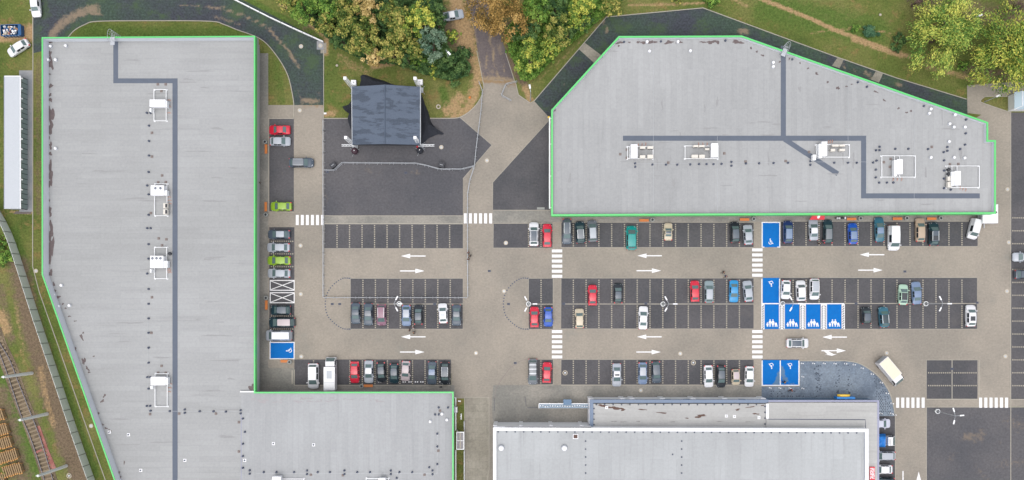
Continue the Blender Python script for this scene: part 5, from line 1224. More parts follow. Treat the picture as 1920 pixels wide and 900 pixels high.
def wheels(o, pos, r=.36, w=.24):
    ty = MB().lathe([(r * .6, -w / 2), (r * .95, -w / 2), (r, -w / 4), (r, w / 4), (r * .95, w / 2), (r * .6, w / 2)], 16).mesh('tyre', M['black'], True)
    ri = MB().lathe([(r * .58, w * .3), (r * .5, w * .4), (.07, w * .32)], 12).mesh('rim', M['alloy'])
    for x, y in pos:
        q_ = inst('wheel', ty, o, (x, y, r)); q_.rotation_euler = (R(-90) * (1 if y > 0 else -1), 0, 0); inst('rim', ri, q_)
def cab(o, x0, x1, w, h, col, wind_front=True):
    """lorry cab: sloped front, body with windscreen, side windows, lamps and mirrors"""
    mb = MB(); hw = w / 2
    prof = [(x0, .35), (x1, .35), (x1 + .05, .8), (x1 - .05, 1.25), (x1 - .75, h), (x0, h + .02)]
    n = len(prof); mb.v = [(x, hw * (1 if z < 1.3 else .9), z) for x, z in prof] + [(x, -hw * (1 if z < 1.3 else .9), z) for x, z in prof]
    mb.f = [tuple(range(n - 1, -1, -1)), tuple(range(n, 2 * n))] + [(i, (i + 1) % n, n + (i + 1) % n, n + i) for i in range(n)]
    local(mb, 'cab', PAINTS[col], o, True)
    g = MB(); quadpanel(g, (x1 - .05, -hw, 1.25), (x1 - .05, hw, 1.25), (x1 - .75, hw * .9, h), (x1 - .75, -hw * .9, h), .12, .03); local(g, 'windscreen', M['glass'], o)
    for s in (1, -1):
        g = MB(); q = [(x1 - .35, s * hw * .985, 1.28), (x0 + .25, s * hw * .985, 1.28), (x0 + .25, s * hw * .91, h - .12), (x1 - .72, s * hw * .91, h - .12)]
        quadpanel(g, *(q if s > 0 else q[::-1]), .08, .03); local(g, 'side_window', M['glass_dark'], o)
        local(MB().obox((x1 - .5, s * (hw + .12), 0), .14, .24, .3, 0, z0=1.25), 'wing_mirror', M['black'], o)
        local(MB().box(x1 - .02, x1 + .07, min(s * hw * .5, s * hw * .9), max(s * hw * .5, s * hw * .9), .62, .78), 'headlight', M['lamp_white'], o)
# cream topped box lorry turning in the lane
p = P(1668.5, 696.5, 1.2); t = empty('box_truck', (p.x, p.y, .03), 'white box lorry with cream roof turning by the curved forecourt', 'truck', GROUP, R(-50)); t.scale = (1.06, 1.08, 1.04)
local(MB().box(-2.85, 1.15, -1.02, 1.02, .75, 2.75), 'cargo_box', PAINTS['white'], t); local(MB().box(-2.78, 1.08, -.95, .95, 2.75, 2.79), 'box_roof', PAINTS['cream'], t); local(MB().box(-2.89, -2.85, -.95, .95, .8, 2.7), 'rear_door', PAINTS['silver'], t)
cab(t, 1.2, 2.8, 1.9, 2.15, 'white'); local(MB().box(-2.6, 2.3, -.5, .5, .45, .7), 'chassis', M['black'], t); wheels(t, [(2.05, .82), (2.05, -.82), (-1.8, .86), (-1.8, -.86)])
m_ = MB()
for y in (-.5, 0, .5): m_.lathe([(.06, 2.17), (.05, 2.24)], 8, (1.35, y, 0))
local(m_, 'roof_lamp', M['lamp_white'], t)
# long white box van, nose up, in the lower left row
p = P(620.5, 701, 1.2); t = empty('box_van', (p.x, p.y, .03), 'long white box van reaching over both ends of its bay', 'van', GROUP, R(90))
local(MB().box(-3.1, 1.45, -1.08, 1.08, .6, 2.7), 'cargo_box', PAINTS['white'], t); local(MB().box(-.8, .75, -.5, .5, 2.7, 2.72), 'roof_panel', PAINTS['silver'], t); local(MB().box(-1.62, -1.56, -1.0, 1.0, 2.7, 2.73), 'roof_seam', PAINTS['silver'], t)
cab(t, 1.5, 3.2, 1.95, 2.1, 'white'); wheels(t, [(2.4, .85), (2.4, -.85), (-1.9, .9), (-1.9, -.9)])
local(MB().box(.1, 1.3, -1.10, -1.085, 1.5, 2.1), 'side_window', M['glass_dark'], t)
# flatbed lorry with blue sheeted load beside the supermarket
p = P(1657, 826, .8); t = empty('flatbed_truck', (p.x, p.y, .03), 'white cabbed truck with blue sheeted load beside the supermarket', 'truck', GROUP, 0)
cab(t, .4, 2.05, 1.85, 1.95, 'white'); local(MB().box(-2.6, .35, -.98, .98, .75, .95), 'flat_bed', M['galv'], t)
m_ = MB(); rnd = random.Random(4); nx = 9; ny = 7
m_.v = [(-2.5 + 2.75 * i / (nx - 1), -1.25 + 2.6 * j / (ny - 1), (1.9 if 0 < i < nx - 1 and 0 < j < ny - 1 else 1.0) + rnd.uniform(-.12, .12)) for i in range(nx) for j in range(ny)]
m_.f = [(i * ny + j, (i + 1) * ny + j, (i + 1) * ny + j + 1, i * ny + j + 1) for i in range(nx - 1) for j in range(ny - 1)]
local(m_, 'tarpaulin', plain('blue_tarp', C(18, 120, 206), .5, var=.15), t); wheels(t, [(1.5, .8), (1.5, -.8), (-1.6, .8), (-1.6, -.8)]); local(MB().box(.7, .76, -.6, .5, 1.97, 2.03), 'roof_bar', M['dark'], t)
# white trailer under the green corner
t = empty('trailer', P(1856.5, 401), 'white box trailer at the lower right corner of the green edged building', 'trailer', None, 0); z_ = 2.4; a, b = P(1842.5, 418.5, z_), P(1871.5, 383, z_); off = WLOC[t.name]
MB().box(a.x, b.x, a.y, b.y, .5, z_).build('body', PAINTS['white'], t); MB().box(a.x + .1, b.x - .1, a.y + .1, b.y - .1, z_, z_ + .04).build('roof', M['white'], t)
MB().box(a.x - .03, a.x, a.y + .3, b.y - .3, 1.0, 2.1).build('hatch', M['galv'], t); MB().box(a.x + 1.2, a.x + 1.35, a.y - .8, a.y, .45, .55).build('drawbar', M['galv'], t)
wheels(t, [(a.x - off[0] + .1, 0), (b.x - off[0] - .1, 0.01)], .3)
# blue skip full of rubbish
t = empty('rubbish_skip', P(27, 60), 'blue skip heaped with rubbish on the sandy strip', 'skip', None, R(2))
a0 = P(45, 50, 1.2); hw_, hl_ = 1.05, 1.95
m_ = MB()
m_.v = [(-hl_ * .86, -hw_, .1), (hl_ * .86, -hw_, .1), (hl_ * .86, hw_, .1), (-hl_ * .86, hw_, .1), (-hl_, -hw_, 1.2), (hl_, -hw_, 1.2), (hl_, hw_, 1.2), (-hl_, hw_, 1.2)]
m_.f = [(0, 1, 5, 4), (1, 2, 6, 5), (2, 3, 7, 6), (3, 0, 4, 7), (0, 3, 2, 1)]
m_.box(-hl_, hl_, -hw_ - .06, -hw_ + .05, 1.12, 1.24).box(-hl_, hl_, hw_ - .05, hw_ + .06, 1.12, 1.24).box(-hl_ - .05, -hl_ + .05, -hw_ + .05, hw_ - .05, 1.12, 1.236)
local(m_, 'body', M['skip_blue'], t); local(MB().box(hl_ - .55, hl_ + .05, -hw_ + .05, hw_ - .05, .1, 1.2), 'end_plate', M['skip_blue'], t)
m_ = MB()
for i in range(6): x = -hl_ + .3 + i * .62; m_.box(x - .05, x + .05, -hw_ - .14, -hw_ - .06, .15, 1.12)
local(m_, 'rib', M['galv'], t)
rnd = random.Random(7); cols = [M['white'], M['white'], M['stone'], plain('pink_waste', C(222, 150, 160), .7), plain('card_waste', C(170, 128, 96), .8), M['galv'], M['skip_blue']]
for i in range(46):
    c_ = MB().obox((0, 0, 0), rnd.uniform(.2, .6), rnd.uniform(.15, .5), rnd.uniform(.05, .3)); o = local(c_, 'rubbish_piece', rnd.choice(cols), t)
    o.location = (rnd.uniform(-1.6, 1.1), rnd.uniform(-.75, .75), rnd.uniform(.8, 1.2)); o.rotation_euler = (rnd.uniform(-.5, .5), rnd.uniform(-.5, .5), rnd.uniform(0, 3))
# motor scooter by the bench
t = empty('scooter', P(1573.5, 409.5), 'white motor scooter with black seat between awning and orange bench', 'scooter', None, R(180))
local(MB().lathe([(.12, .3), (.2, .45), (.22, .7), (.12, .9)], 10, (.55, 0, 0)), 'front_fairing', PAINTS['white'], t, True); local(MB().box(-.75, -.05, -.17, .17, .55, .8), 'seat', M['black'], t); local(MB().box(-.8, .5, -.16, .16, .28, .52), 'body', PAINTS['white'], t); local(MB().box(-1.0, -.72, -.2, .2, .7, .95), 'top_box', PAINTS['white'], t); local(MB().cyl((.48, -.35, 1.0), (.48, .35, 1.0), .03), 'handlebar', M['black'], t); local(MB().cyl((.7, 0, .3), (.45, 0, 1.0), .04), 'fork', M['galv'], t)
m_ = MB().lathe([(.15, -.06), (.26, -.05), (.26, .05), (.15, .06)], 14).mesh('wheel', M['black'])
for x in (.72, -.65): q_ = inst('wheel', m_, t, (x, 0, .26)); q_.rotation_euler = (R(90), 0, 0)
# ------------------------------------------------------------------ trees and shrubs
def crown_mesh(name, seed, rad, style='round', dens=1.0):
    rs = np.random.RandomState(seed)
    nc = int({'round': 34, 'lumpy': 44, 'feather': 90, 'hedge': 24, 'bare': 26}[style] * (1 if rad < 4 else 1.7))
    d = rs.normal(size=(nc, 3)); d[:, 2] = np.abs(d[:, 2]) * 1.0 - .35; d /= np.linalg.norm(d, axis=1)[:, None]
    rr = rs.uniform(.35, .92, nc) ** .8
    lob = 1 + .16 * np.sin(2 * np.arctan2(d[:, 1], d[:, 0]) + rs.uniform(0, 6)) + .14 * np.sin(3 * np.arctan2(d[:, 1], d[:, 0]) + rs.uniform(0, 6))
    cen = d * (rr * lob)[:, None] * np.array([1, 1, .8]) * rad
    k_ = max(5, nc // 5); cen[:k_] = np.stack([rs.normal(size=k_) * .22, rs.normal(size=k_) * .22, rs.uniform(.42, .62, k_)], 1) * rad
    cr = rs.uniform(.14, .27, nc) * rad * (.88 if style == 'feather' else 1.5 if style == 'hedge' else 1)
    leaf = {'round': .36, 'lumpy': .40, 'feather': .42, 'hedge': .26, 'bare': .30}[style]
    tot = int(dens * (700 if style == 'hedge' else 330 if style == 'feather' else 240) * rad * rad); per = np.maximum(8, (cr ** 2 / (cr ** 2).sum() * tot)).astype(int)
    ci = np.repeat(np.arange(nc), per); n = len(ci)
    u = rs.normal(size=(n, 3)); u[:, 2] = u[:, 2] + .35; u /= np.linalg.norm(u, axis=1)[:, None]
    pos = cen[ci] + u * (cr[ci] * rs.uniform(.45, 1.08, n))[:, None]
    nr = u + rs.normal(size=(n, 3)) * .45; nr[:, 2] += .35; nr /= np.linalg.norm(nr, axis=1)[:, None]
    if style == 'feather':
        ax = cen[ci] / (np.linalg.norm(cen[ci], axis=1)[:, None] + 1e-6) + rs.normal(size=(n, 3)) * .25 + np.array([0, 0, -.25])
    else: ax = rs.normal(size=(n, 3))
    t = np.cross(nr, ax); t /= np.linalg.norm(t, axis=1)[:, None] + 1e-9; b = np.cross(t, nr)
    asp = 2.6 if style in ('feather', 'bare') else 1.35
    ln = leaf * rs.uniform(.55, 1.15, n); wd = ln / asp
    if style == 'bare': wd = ln * .16; ln = ln * 2.2
    q = np.stack([pos - b * (ln / 2)[:, None], pos + t * (wd / 2)[:, None], pos + b * (ln / 2)[:, None], pos - t * (wd / 2)[:, None]], 1).reshape(-1, 3)
    me = bpy.data.meshes.new(name); me.vertices.add(len(q)); me.vertices.foreach_set('co', q.ravel())
    me.loops.add(len(q)); me.loops.foreach_set('vertex_index', np.arange(len(q))); me.polygons.add(n); me.polygons.foreach_set('loop_start', np.arange(0, 4 * n, 4)); me.update(calc_edges=True)
    tint = rs.uniform(.12, .88, nc)[ci] + rs.normal(size=n) * .2
    setattr_f(me, 'tint', np.repeat(np.clip(tint, 0, 1), 4)); me.materials.append(FOL['green']); return me
def trunk_mesh(seed, h, rad):
    r_ = random.Random(seed); mb = MB(); mb.cyl((0, 0, 0), (0, 0, h * .55), .16 + rad * .03, .10 + rad * .02, 8)
    for i in range(7):
        a = i * 2.4 + r_.uniform(-.3, .3); z0 = h * r_.uniform(.3, .55); l_ = rad * r_.uniform(.45, .75)
        p1 = (math.cos(a) * l_ * .5, math.sin(a) * l_ * .5, z0 + h * .2); p2 = (math.cos(a) * l_, math.sin(a) * l_, z0 + h * r_.uniform(.25, .42))
        mb.cyl((0, 0, z0), p1, .09, .06, 6); mb.cyl(p1, p2, .06, .025, 5)
    mb.cyl((0, 0, h * .55), (r_.uniform(-.3, .3), r_.uniform(-.3, .3), h * .95), .1 + rad * .015, .03, 6)
    return mb.mesh('trunk', M['bark'], True)
CROWN = {}
def tree(px, py, rpx, kind, label, h=None, style='round', name='tree', cat='tree', group='trees around the lot', sx=1.0, sy=1.0, rz=None):
    rad = rpx / S * (1.1 if name == 'tree' else 1.0)
    if h is None: h = min(12, 2.2 + rad * 2.0)
    zc = h - rad * .75 if name == 'tree' else rad * .35
    zc = max(zc, .5)
    cls = 1.2 if rad < 1.6 else 2.2 if rad < 2.8 else 3.2 if rad < 4 else 6.0
    var = len([1 for k in CROWN if k[0] == cls and k[1] == style])
    key = (cls, style, (int(px) * 7 + int(py)) % 3)
    if key not in CROWN: CROWN[key] = (crown_mesh('crown', hash(key[2] * 31 + int(cls * 10) + len(style) * 7) % 9999, cls, style), trunk_mesh(key[2] + 5, 1.0, .45))
    cm, tm = CROWN[key]
    p = P(px, py, zc); o = empty(name, (p.x, p.y, 0), label, cat, group, rz if rz is not None else (px * 13.7 + py) % 6.28)
    k = rad / (cls * 1.02)
    c = inst('crown', cm, o, (0, 0, zc), mat=FOL[kind], scale=(k * sx, k * sy, k * (.9 if name == 'tree' else .7)))
    if name == 'tree': inst('trunk', tm, o, scale=(rad / .9 if rad < 2 else rad * .75, rad / .9 if rad < 2 else rad * .75, h * .85))
    else: inst('stem', tm, o, scale=(rad * .5, rad * .5, zc + rad * .2))
    return o
TL = [
 (544, 4, 22, 'olive', 'olive tree at the left end of the upper wood'), (571, 20, 25, 'green', 'green tree behind the diagonal white rail'), (590, 6, 20, 'green', 'bright green tree cut by the top edge above the white rail'),
 (617, 18, 24, 'green', 'green olive tree above the rail end'), (608, 44, 22, 'olive', 'small olive tree right above the end of the white rail'), (648, 6, 26, 'olive', 'olive tree cut by the top edge left of the brownish crown'),
 (653, 40, 30, 'olive', 'large olive yellow tree left of the pale crown'), (690, 16, 28, 'straw', 'pale straw coloured tree near the top edge'), (682, 62, 30, 'olive', 'olive tree in the middle of the upper wood'), (672, 82, 25, 'olive', 'olive yellow tree hanging over the grass above the stage'),
 (719, 10, 26, 'dark', 'dark green tree cut by the top edge in the wood'), (745, 34, 32, 'olive', 'broad olive tree left of the yellow green crown'), (717, 42, 22, 'dark', 'dark green tree in the gap of the olive crowns'), (791, 32, 33, 'lime', 'yellow green tree near the silver saloon'),
 (808, 12, 27, 'dark', 'dark green tree by the top edge near the earth track'), (820, 40, 19, 'dark', 'dark green tree beside the half hidden silver saloon'), (733, 96, 27, 'olive', 'olive tree over the grass right above the stage'), (753, 62, 28, 'olive', 'olive tree behind the blue green pine'), (772, 92, 22, 'olive', 'narrow olive tree left of the blue green pine'),
 (810, 84, 28, 'pine', 'blue green pine over the dark bush'), (700, 106, 20, 'straw', 'bare straw tree reaching over the grass'),
 (932, 29, 47, 'orange', 'big rust orange tree over the old road'), (1008, 12, 28, 'green', 'bright green tree right of the orange tree'), (994, 42, 20, 'olive', 'brown olive tree right of the orange tree'), (982, 62, 27, 'dark', 'dark green tree in the right wood'), (1041, 12, 23, 'dark', 'dark tree by the top edge in the right wood'), (1052, 36, 20, 'dark', 'dark tree left of the yellow crown'),
 (1090, 12, 27, 'lime', 'yellow tree cut by the top edge of the right wood'), (1078, 36, 22, 'lime', 'yellow olive tree below the yellow crown'), (1147, 13, 20, 'olive', 'olive tree at the right end of the right wood'), (1046, 64, 27, 'olive', 'olive tree over the grass strip in the right wood'), (1033, 88, 20, 'lime', 'small yellow green tree beside the grass strip'), (995, 106, 28, 'lime', 'yellow green tree at the lower tip of the right wood'),
 (1068, 58, 16, 'dark', 'small dark tree under the yellow crowns'), (1095, 42, 16, 'dark', 'small dark tree at the edge of the grass strip'), (640, 74, 18, 'dark', 'dark tree under the left olive crowns'), (762, 108, 18, 'dark', 'small dark tree below the olive crowns'),
]
for px, py, r_, k_, lab in TL: tree(px, py, r_, k_, lab, style='lumpy' if k_ in ('olive', 'orange', 'lime') else 'round')
tree(1766, 58, 66, 'willow', 'large yellow green tree on the lawn at the upper right', 10.5, 'feather', sy=1.0)
tree(1884, 98, 72, 'lime', 'large yellow tree at the right edge over the path', 11.5, 'feather')
tree(1905, 10, 26, 'bare', 'dark purple bare tree in the upper right corner', 6, 'bare'); tree(1724, 0, 20, 'bare', 'dark bare tree cut by the top edge behind the yellow green tree', 5, 'bare')
SH = [(850, 118, 36, 'dark', 'broad dark green bush right of the stage wood', 'round', 1, 1), (813, 132, 17, 'lime', 'light green bush below the dark bush', 'round', 1, 1), (788, 118, 20, 'green', 'green bush between stage and dark bush', 'round', 1, 1), (850, 68, 15, 'lime', 'light green shrub by the earth track', 'round', 1, 1),
 (986, 138, 15, 'green', 'green shrub at the tip of the right wood', 'round', 1, 1), (963, 93, 15, 'green', 'light green shrub by the old road edge', 'round', 1, 1), (957, 70, 14, 'green', 'small green shrub under the orange tree', 'round', 1, 1), (1026, 107, 16, 'green', 'green shrub on the grass strip edge', 'round', 1, 1), (1008, 69, 12, 'lime', 'small yellow shrub inside the right wood', 'round', 1, 1),
 (1630, 60, 17, 'teal', 'clipped oval dark green shrub on the lawn', 'hedge', 1.1, .85), (1684, 78, 19, 'dark', 'dark green shrub half under the large yellow green tree', 'round', 1, 1), (1604, 53, 9, 'green', 'tiny bright green shrub left of the clipped one', 'hedge', 1, 1), (1806, 124, 11, 'green', 'dark green shrub between the two large yellow trees', 'round', 1, 1), (1333, 0, 15, 'green', 'green shrub cut by the top edge above the gravel apron', 'round', 1, 1), (1270, 0, 10, 'olive', 'small olive shrub at the top edge', 'round', 1, 1),
 (8, 480, 22, 'green', 'green bush over the concrete fence at the left edge', 'round', .9, 1.1), (2, 455, 14, 'green', 'green bush at the left edge above the larger one', 'round', 1, 1), (8, 888, 9, 'olive', 'small weed bush beside the timber stacks', 'round', 1, 1), (868, 100, 16, 'dark', 'dark green bush near the earth track', 'round', 1, 1), (1060, 44, 14, 'dark', 'dark shrub inside the right wood', 'round', 1, 1), (700, 118, 9, 'straw', 'dry straw shrub over the grass', 'bare', 1, 1), (625, 62, 14, 'green', 'green shrub right of the white rail end', 'round', 1, 1)]
for px, py, r_, k_, lab, sty, sx, sy in SH: tree(px, py, r_, k_, lab, None, sty, 'shrub', 'shrub', 'shrubs around the lot', sx, sy)

# leafy undergrowth between the trunks of the two woods, one mass nobody could count
def undergrowth(name, poly, n, seed, mat, zmax=2.6, leaf=.42):
    rs = np.random.RandomState(seed); pg = np.array(poly, float); lo, hi = pg.min(0), pg.max(0)
    q_ = rs.uniform(lo, hi, size=(n * 3, 2)); ins = np.zeros(len(q_), bool); j = len(pg) - 1
    for i in range(len(pg)):
        c_ = (pg[i, 1] > q_[:, 1]) != (pg[j, 1] > q_[:, 1]); xs = (pg[j, 0] - pg[i, 0]) * (q_[:, 1] - pg[i, 1]) / (pg[j, 1] - pg[i, 1] + 1e-9) + pg[i, 0]
        ins ^= c_ & (q_[:, 0] < xs); j = i
    q_ = q_[ins][:n]; n = len(q_)
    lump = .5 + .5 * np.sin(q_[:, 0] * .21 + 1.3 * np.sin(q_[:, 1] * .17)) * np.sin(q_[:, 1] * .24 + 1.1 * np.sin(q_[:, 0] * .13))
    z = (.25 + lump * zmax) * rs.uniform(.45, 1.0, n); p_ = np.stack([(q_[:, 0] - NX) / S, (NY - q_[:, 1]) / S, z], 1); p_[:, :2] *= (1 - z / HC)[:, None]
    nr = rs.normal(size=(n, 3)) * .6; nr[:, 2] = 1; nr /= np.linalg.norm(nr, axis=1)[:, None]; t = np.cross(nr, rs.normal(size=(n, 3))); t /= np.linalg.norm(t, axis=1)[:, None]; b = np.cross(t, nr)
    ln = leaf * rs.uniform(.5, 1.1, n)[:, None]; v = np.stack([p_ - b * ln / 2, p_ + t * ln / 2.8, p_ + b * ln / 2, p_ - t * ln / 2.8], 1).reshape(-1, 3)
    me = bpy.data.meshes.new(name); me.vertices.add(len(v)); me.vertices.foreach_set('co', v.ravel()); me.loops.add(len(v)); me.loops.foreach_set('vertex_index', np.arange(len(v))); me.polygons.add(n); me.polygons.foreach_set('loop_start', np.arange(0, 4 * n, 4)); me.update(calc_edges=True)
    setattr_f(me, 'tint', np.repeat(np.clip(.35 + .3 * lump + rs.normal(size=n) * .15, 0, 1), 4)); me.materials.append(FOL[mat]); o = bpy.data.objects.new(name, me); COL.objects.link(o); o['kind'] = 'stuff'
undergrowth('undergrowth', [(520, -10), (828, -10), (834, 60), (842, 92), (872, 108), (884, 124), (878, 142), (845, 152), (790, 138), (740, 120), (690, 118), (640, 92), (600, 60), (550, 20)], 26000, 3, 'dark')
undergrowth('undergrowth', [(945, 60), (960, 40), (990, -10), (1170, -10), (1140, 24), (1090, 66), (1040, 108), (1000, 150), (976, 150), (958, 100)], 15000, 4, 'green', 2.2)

# ------------------------------------------------------------------ stage, drapes, towers
zr0, zr1 = 5.0, 6.0
stg = empty('concert_stage', P(726, 222), 'open air stage with grey canvas gable roof and dark drapes', 'stage')
q = [P(659.5, 162, zr0), P(722, 158.5, zr1), P(788, 162.5, zr0), P(788, 272, zr0), P(722, 270, zr1), P(660.5, 271.5, zr0)]
nx, ny = 24, 20; m_ = MB(); rnd = random.Random(3)
for half, (a, b, c, d) in enumerate(((q[0], q[1], q[4], q[5]), (q[1], q[2], q[3], q[4]))):
    k = len(m_.v)
    for i in range(nx + 1):
        for j in range(ny + 1):
            u, v = i / nx, j / ny; p = a.lerp(b, u).lerp(d.lerp(c, u), v)
            sag = -.10 * math.sin(u * math.pi) * (1 + .6 * math.sin(v * 24)) ; m_.v.append((p.x, p.y, p.z + (sag if 0 < i < nx else 0)))
    m_.f += [(k + i * (ny + 1) + j, k + i * (ny + 1) + j + 1, k + (i + 1) * (ny + 1) + j + 1, k + (i + 1) * (ny + 1) + j) for i in range(nx) for j in range(ny)]
m_.build('roof_canvas', M['stage_cloth'], stg, True)
m_ = MB(); m_.tube([q[1] + Vector((0, 0, .03)), q[4] + Vector((0, 0, .03))], .10, 6); m_.build('ridge_seam', plain('canvas_seam', C(84, 96, 114), .8), stg)
m_ = MB()
for a, b in ((q[0], q[5]), (q[2], q[3])): m_.tube([a - Vector((0, 0, .1)), b - Vector((0, 0, .1))], .12, 6)
m_.build('eave_truss', M['galv'], stg)
m_ = MB()
for a, r_, b in ((q[0], q[1], q[2]), (q[5], q[4], q[3])): m_.add([tuple(a), tuple(r_), tuple(b), (b.x, b.y, b.z - .5), (r_.x, r_.y, b.z - .5), (a.x, a.y, a.z - .5)], [(0, 1, 4, 5), (1, 2, 3, 4)])
m_.build('gable_valance', M['drape'], stg)
a, b = P(668, 268), P(786, 172); MB().box(a.x, b.x, a.y, b.y, .05, 1.2).build('deck', M['black'], stg)
def drape(lst, z, seed, name='drape'):
    rnd = random.Random(seed); ol = [P(x, y, 0) for x, y in lst]; cx = sum(p.x for p in ol) / len(ol); cy = sum(p.y for p in ol) / len(ol)
    m_ = MB(); n = len(ol); rings = 5
    for k in range(rings):
        t = 1 - k / rings
        for i, p in enumerate(ol): m_.v.append((cx + (p.x - cx) * t, cy + (p.y - cy) * t, .06 + z * (k / rings) + rnd.uniform(-.05, .12)))
    m_.v.append((cx, cy, z))
    for k in range(rings - 1):
        for i in range(n): j = (i + 1) % n; m_.f.append((k * n + i, k * n + j, (k + 1) * n + j, (k + 1) * n + i))
    for i in range(n): m_.f.append(((rings - 1) * n + i, (rings - 1) * n + (i + 1) % n, len(m_.v) - 1))
    return m_.build(name, M['drape'], stg)
drape(smoothcurve([(672, 180), (674, 162), (677, 150), (676, 143), (683, 140), (690, 142), (700, 146), (715, 150), (736, 158), (748, 164), (752, 185)], 2), 1.4, 1)
drape(smoothcurve([(668, 188), (658, 190), (654, 196), (646, 199), (642, 200), (645, 205), (650, 210), (655, 211), (652, 222), (654, 232), (659, 245), (663, 250), (680, 250), (690, 220)], 2), 1.2, 2)
drape(smoothcurve([(775, 176), (789, 175), (797, 196), (804, 212), (808, 228), (815, 238), (824, 247), (832, 250), (830, 253), (822, 252), (812, 256), (803, 260), (793, 270), (780, 272), (770, 230)], 2), 1.8, 3)
def truss_mesh(L, w=.3):
    mb = MB(); r = w / 2
    for x in (-r, r):
        for y in (-r, r): mb.cyl((x, y, 0), (x, y, L), .032, n=6)
    n = int(L / .5)
    for i in range(n):
        z0, z1 = L * i / n, L * (i + 1) / n
        for (ax, ay), (bx, by) in (((-r, -r), (r, -r)), ((r, -r), (r, r)), ((r, r), (-r, r)), ((-r, r), (-r, -r))): mb.cyl((ax, ay, z0), (bx, by, z1), .018, n=4); 
    return mb
tw = truss_mesh(9.0, .5).mesh('truss', M['steel_white']); tws = [(664.6, 169, 'upper left'), (789, 169.3, 'upper right'), (666, 274.5, 'lower left'), (789, 274.7, 'lower right')]
for x, y, w_ in tws:
    p = P(x, y); t = empty('truss_tower', p, 'white lattice tower rising at the %s corner of the stage' % w_, 'tower', 'stage towers')
    inst('truss', tw, t); local(MB().box(-.27, .27, -.27, .27, 8.95, 9.1).lathe([(.12, 9.1), (.12, 9.25)], 8), 'head_block', M['white'], t); local(MB().box(-.5, .5, -.5, .5, .02, .12), 'base_plate', M['galv'], t)
    m_ = MB()
    for a in (.8, 2.4, 3.9, 5.5): m_.cyl((0, 0, .6), (1.1 * math.cos(a), 1.1 * math.sin(a), .06), .04, n=5)
    local(m_, 'outrigger', M['galv'], t)
for x, y, dx in ((663, 272.5, -1), (792, 272.5, 1)):
    p = P(x, y, 4.6); t = empty('speaker_truss', (p.x, p.y, 0), 'horizontal white truss sticking out at the %s front corner of the stage' % ('left' if dx < 0 else 'right'), 'truss', 'stage side trusses')
    m_ = truss_mesh(2.3, .3); m_.v = [(dx * z, y_, 4.6 + x_) for x_, y_, z in m_.v]; local(m_, 'truss', M['steel_white'], t)
for x, y, lab, mt, rr in ((664.5, 157, 'white ballast box by the upper left stage tower', M['white'], .5), (788.5, 156, 'white ballast box by the upper right stage tower', M['white'], .5)):
    p = P(x, y); t = empty('ballast_box', p, lab, 'box', 'stage ballast boxes'); local(MB().box(-rr, rr, -rr, rr, .03, .95), 'tank', mt, t); local(MB().lathe([(.14, .95), (.14, 1.0), (.05, 1.02)], 8), 'cap', M['galv'], t); local(MB().box(-.56, .56, -.05, .05, .4, .5).box(-.05, .05, -.56, .56, .4, .498), 'strap', M['galv'], t)
mar = plain('maroon_sheet', C(64, 40, 52), .7, var=.2)
for x, y, lab, mt in ((666, 284, 'maroon covered case by the lower left stage tower', mar), (788, 283, 'black covered case by the lower right stage tower', M['drape'])):
    p = P(x, y); t = empty('covered_case', p, lab, 'case', 'covered cases by the stage'); local(MB().lathe([(.66, .03), (.7, .5), (.6, 1.0), (.42, 1.12), (.05, 1.16)], 8), 'sheet', mt, t); local(MB().lathe([(.1, 1.15), (.1, 1.24)], 8), 'top_knob', M['white'], t)
    m_ = MB()
    for a in (.5, 2.6, 4.2): m_.cyl((0, 0, .4), (1.1 * math.cos(a), 1.1 * math.sin(a), .08), .035, n=5)
    local(m_, 'outrigger', M['galv'], t)
for x, y, a, lab in ((626, 311, .6, 'dark loudspeaker at the left end of the crowd barrier'), (828.5, 310.5, -.3, 'dark loudspeaker at the right end of the crowd barrier')):
    p = P(x, y); t = empty('loudspeaker', p, lab, 'loudspeaker', 'loudspeakers by the barrier', a); local(MB().box(-.6, .6, -.5, .5, .03, 1.1), 'cabinet', M['dark'], t); local(MB().box(-.5, .5, -.53, -.5, .1, 1.0), 'grille', M['black'], t); local(MB().box(-.3, .3, -.03, .03, 1.1, 1.16), 'handle', M['galv'], t)
tag(MB().lathe([(.22, .03), (.24, .15), (.06, .3)], 10, P(783, 275.5)).build('red_bucket', M['red'], None, True), 'small red bucket at the lower right stage tower', 'bucket')
tag(MB().torus(P(822, 200, .12), .36, .12, 16, 6).build('old_tyre', M['stone'], None, True), 'pale ring lying on the grass right of the stage', 'tyre')

# ------------------------------------------------------------------ crowd barriers
bmb = MB(); LB = 2.15
bmb.tube([(-LB / 2, 0, .15), (-LB / 2, 0, 1.08), (LB / 2, 0, 1.08), (LB / 2, 0, .15), (-LB / 2, 0, .15)], .045, 6)
for i in range(14): x = -LB / 2 + LB * (i + .5) / 14; bmb.cyl((x, 0, .17), (x, 0, 1.06), .014, n=4)
for x in (-LB * .36, LB * .36): bmb.cyl((x, -.28, .03), (x, .28, .03), .025, n=5); bmb.cyl((x, 0, .03), (x, 0, .17), .02, n=5)
bar_me = bmb.mesh('crowd_barrier', M['galv'])
def barriers(line, label):
    L = [P(a, b) for a, b in line]
    for a, b in zip(L, L[1:]):
        n = max(1, round((b - a).length / 2.25)); ang = math.atan2(b.y - a.y, b.x - a.x); ln = (b - a).length / n
        for i in range(n):
            c = a.lerp(b, (i + .5) / n); o = inst('crowd_barrier', bar_me, None, (c.x, c.y, .02), ang, scale=(ln / 2.25, 1, 1)); tag(o, label, 'barrier', 'crowd barriers: ' + label.split(' ', 3)[3])
barriers([(609, 320), (628, 320), (643, 306), (780, 307), (800, 311), (825, 318), (866, 318), (890, 312)], 'grey steel barrier in the line in front of the stage')
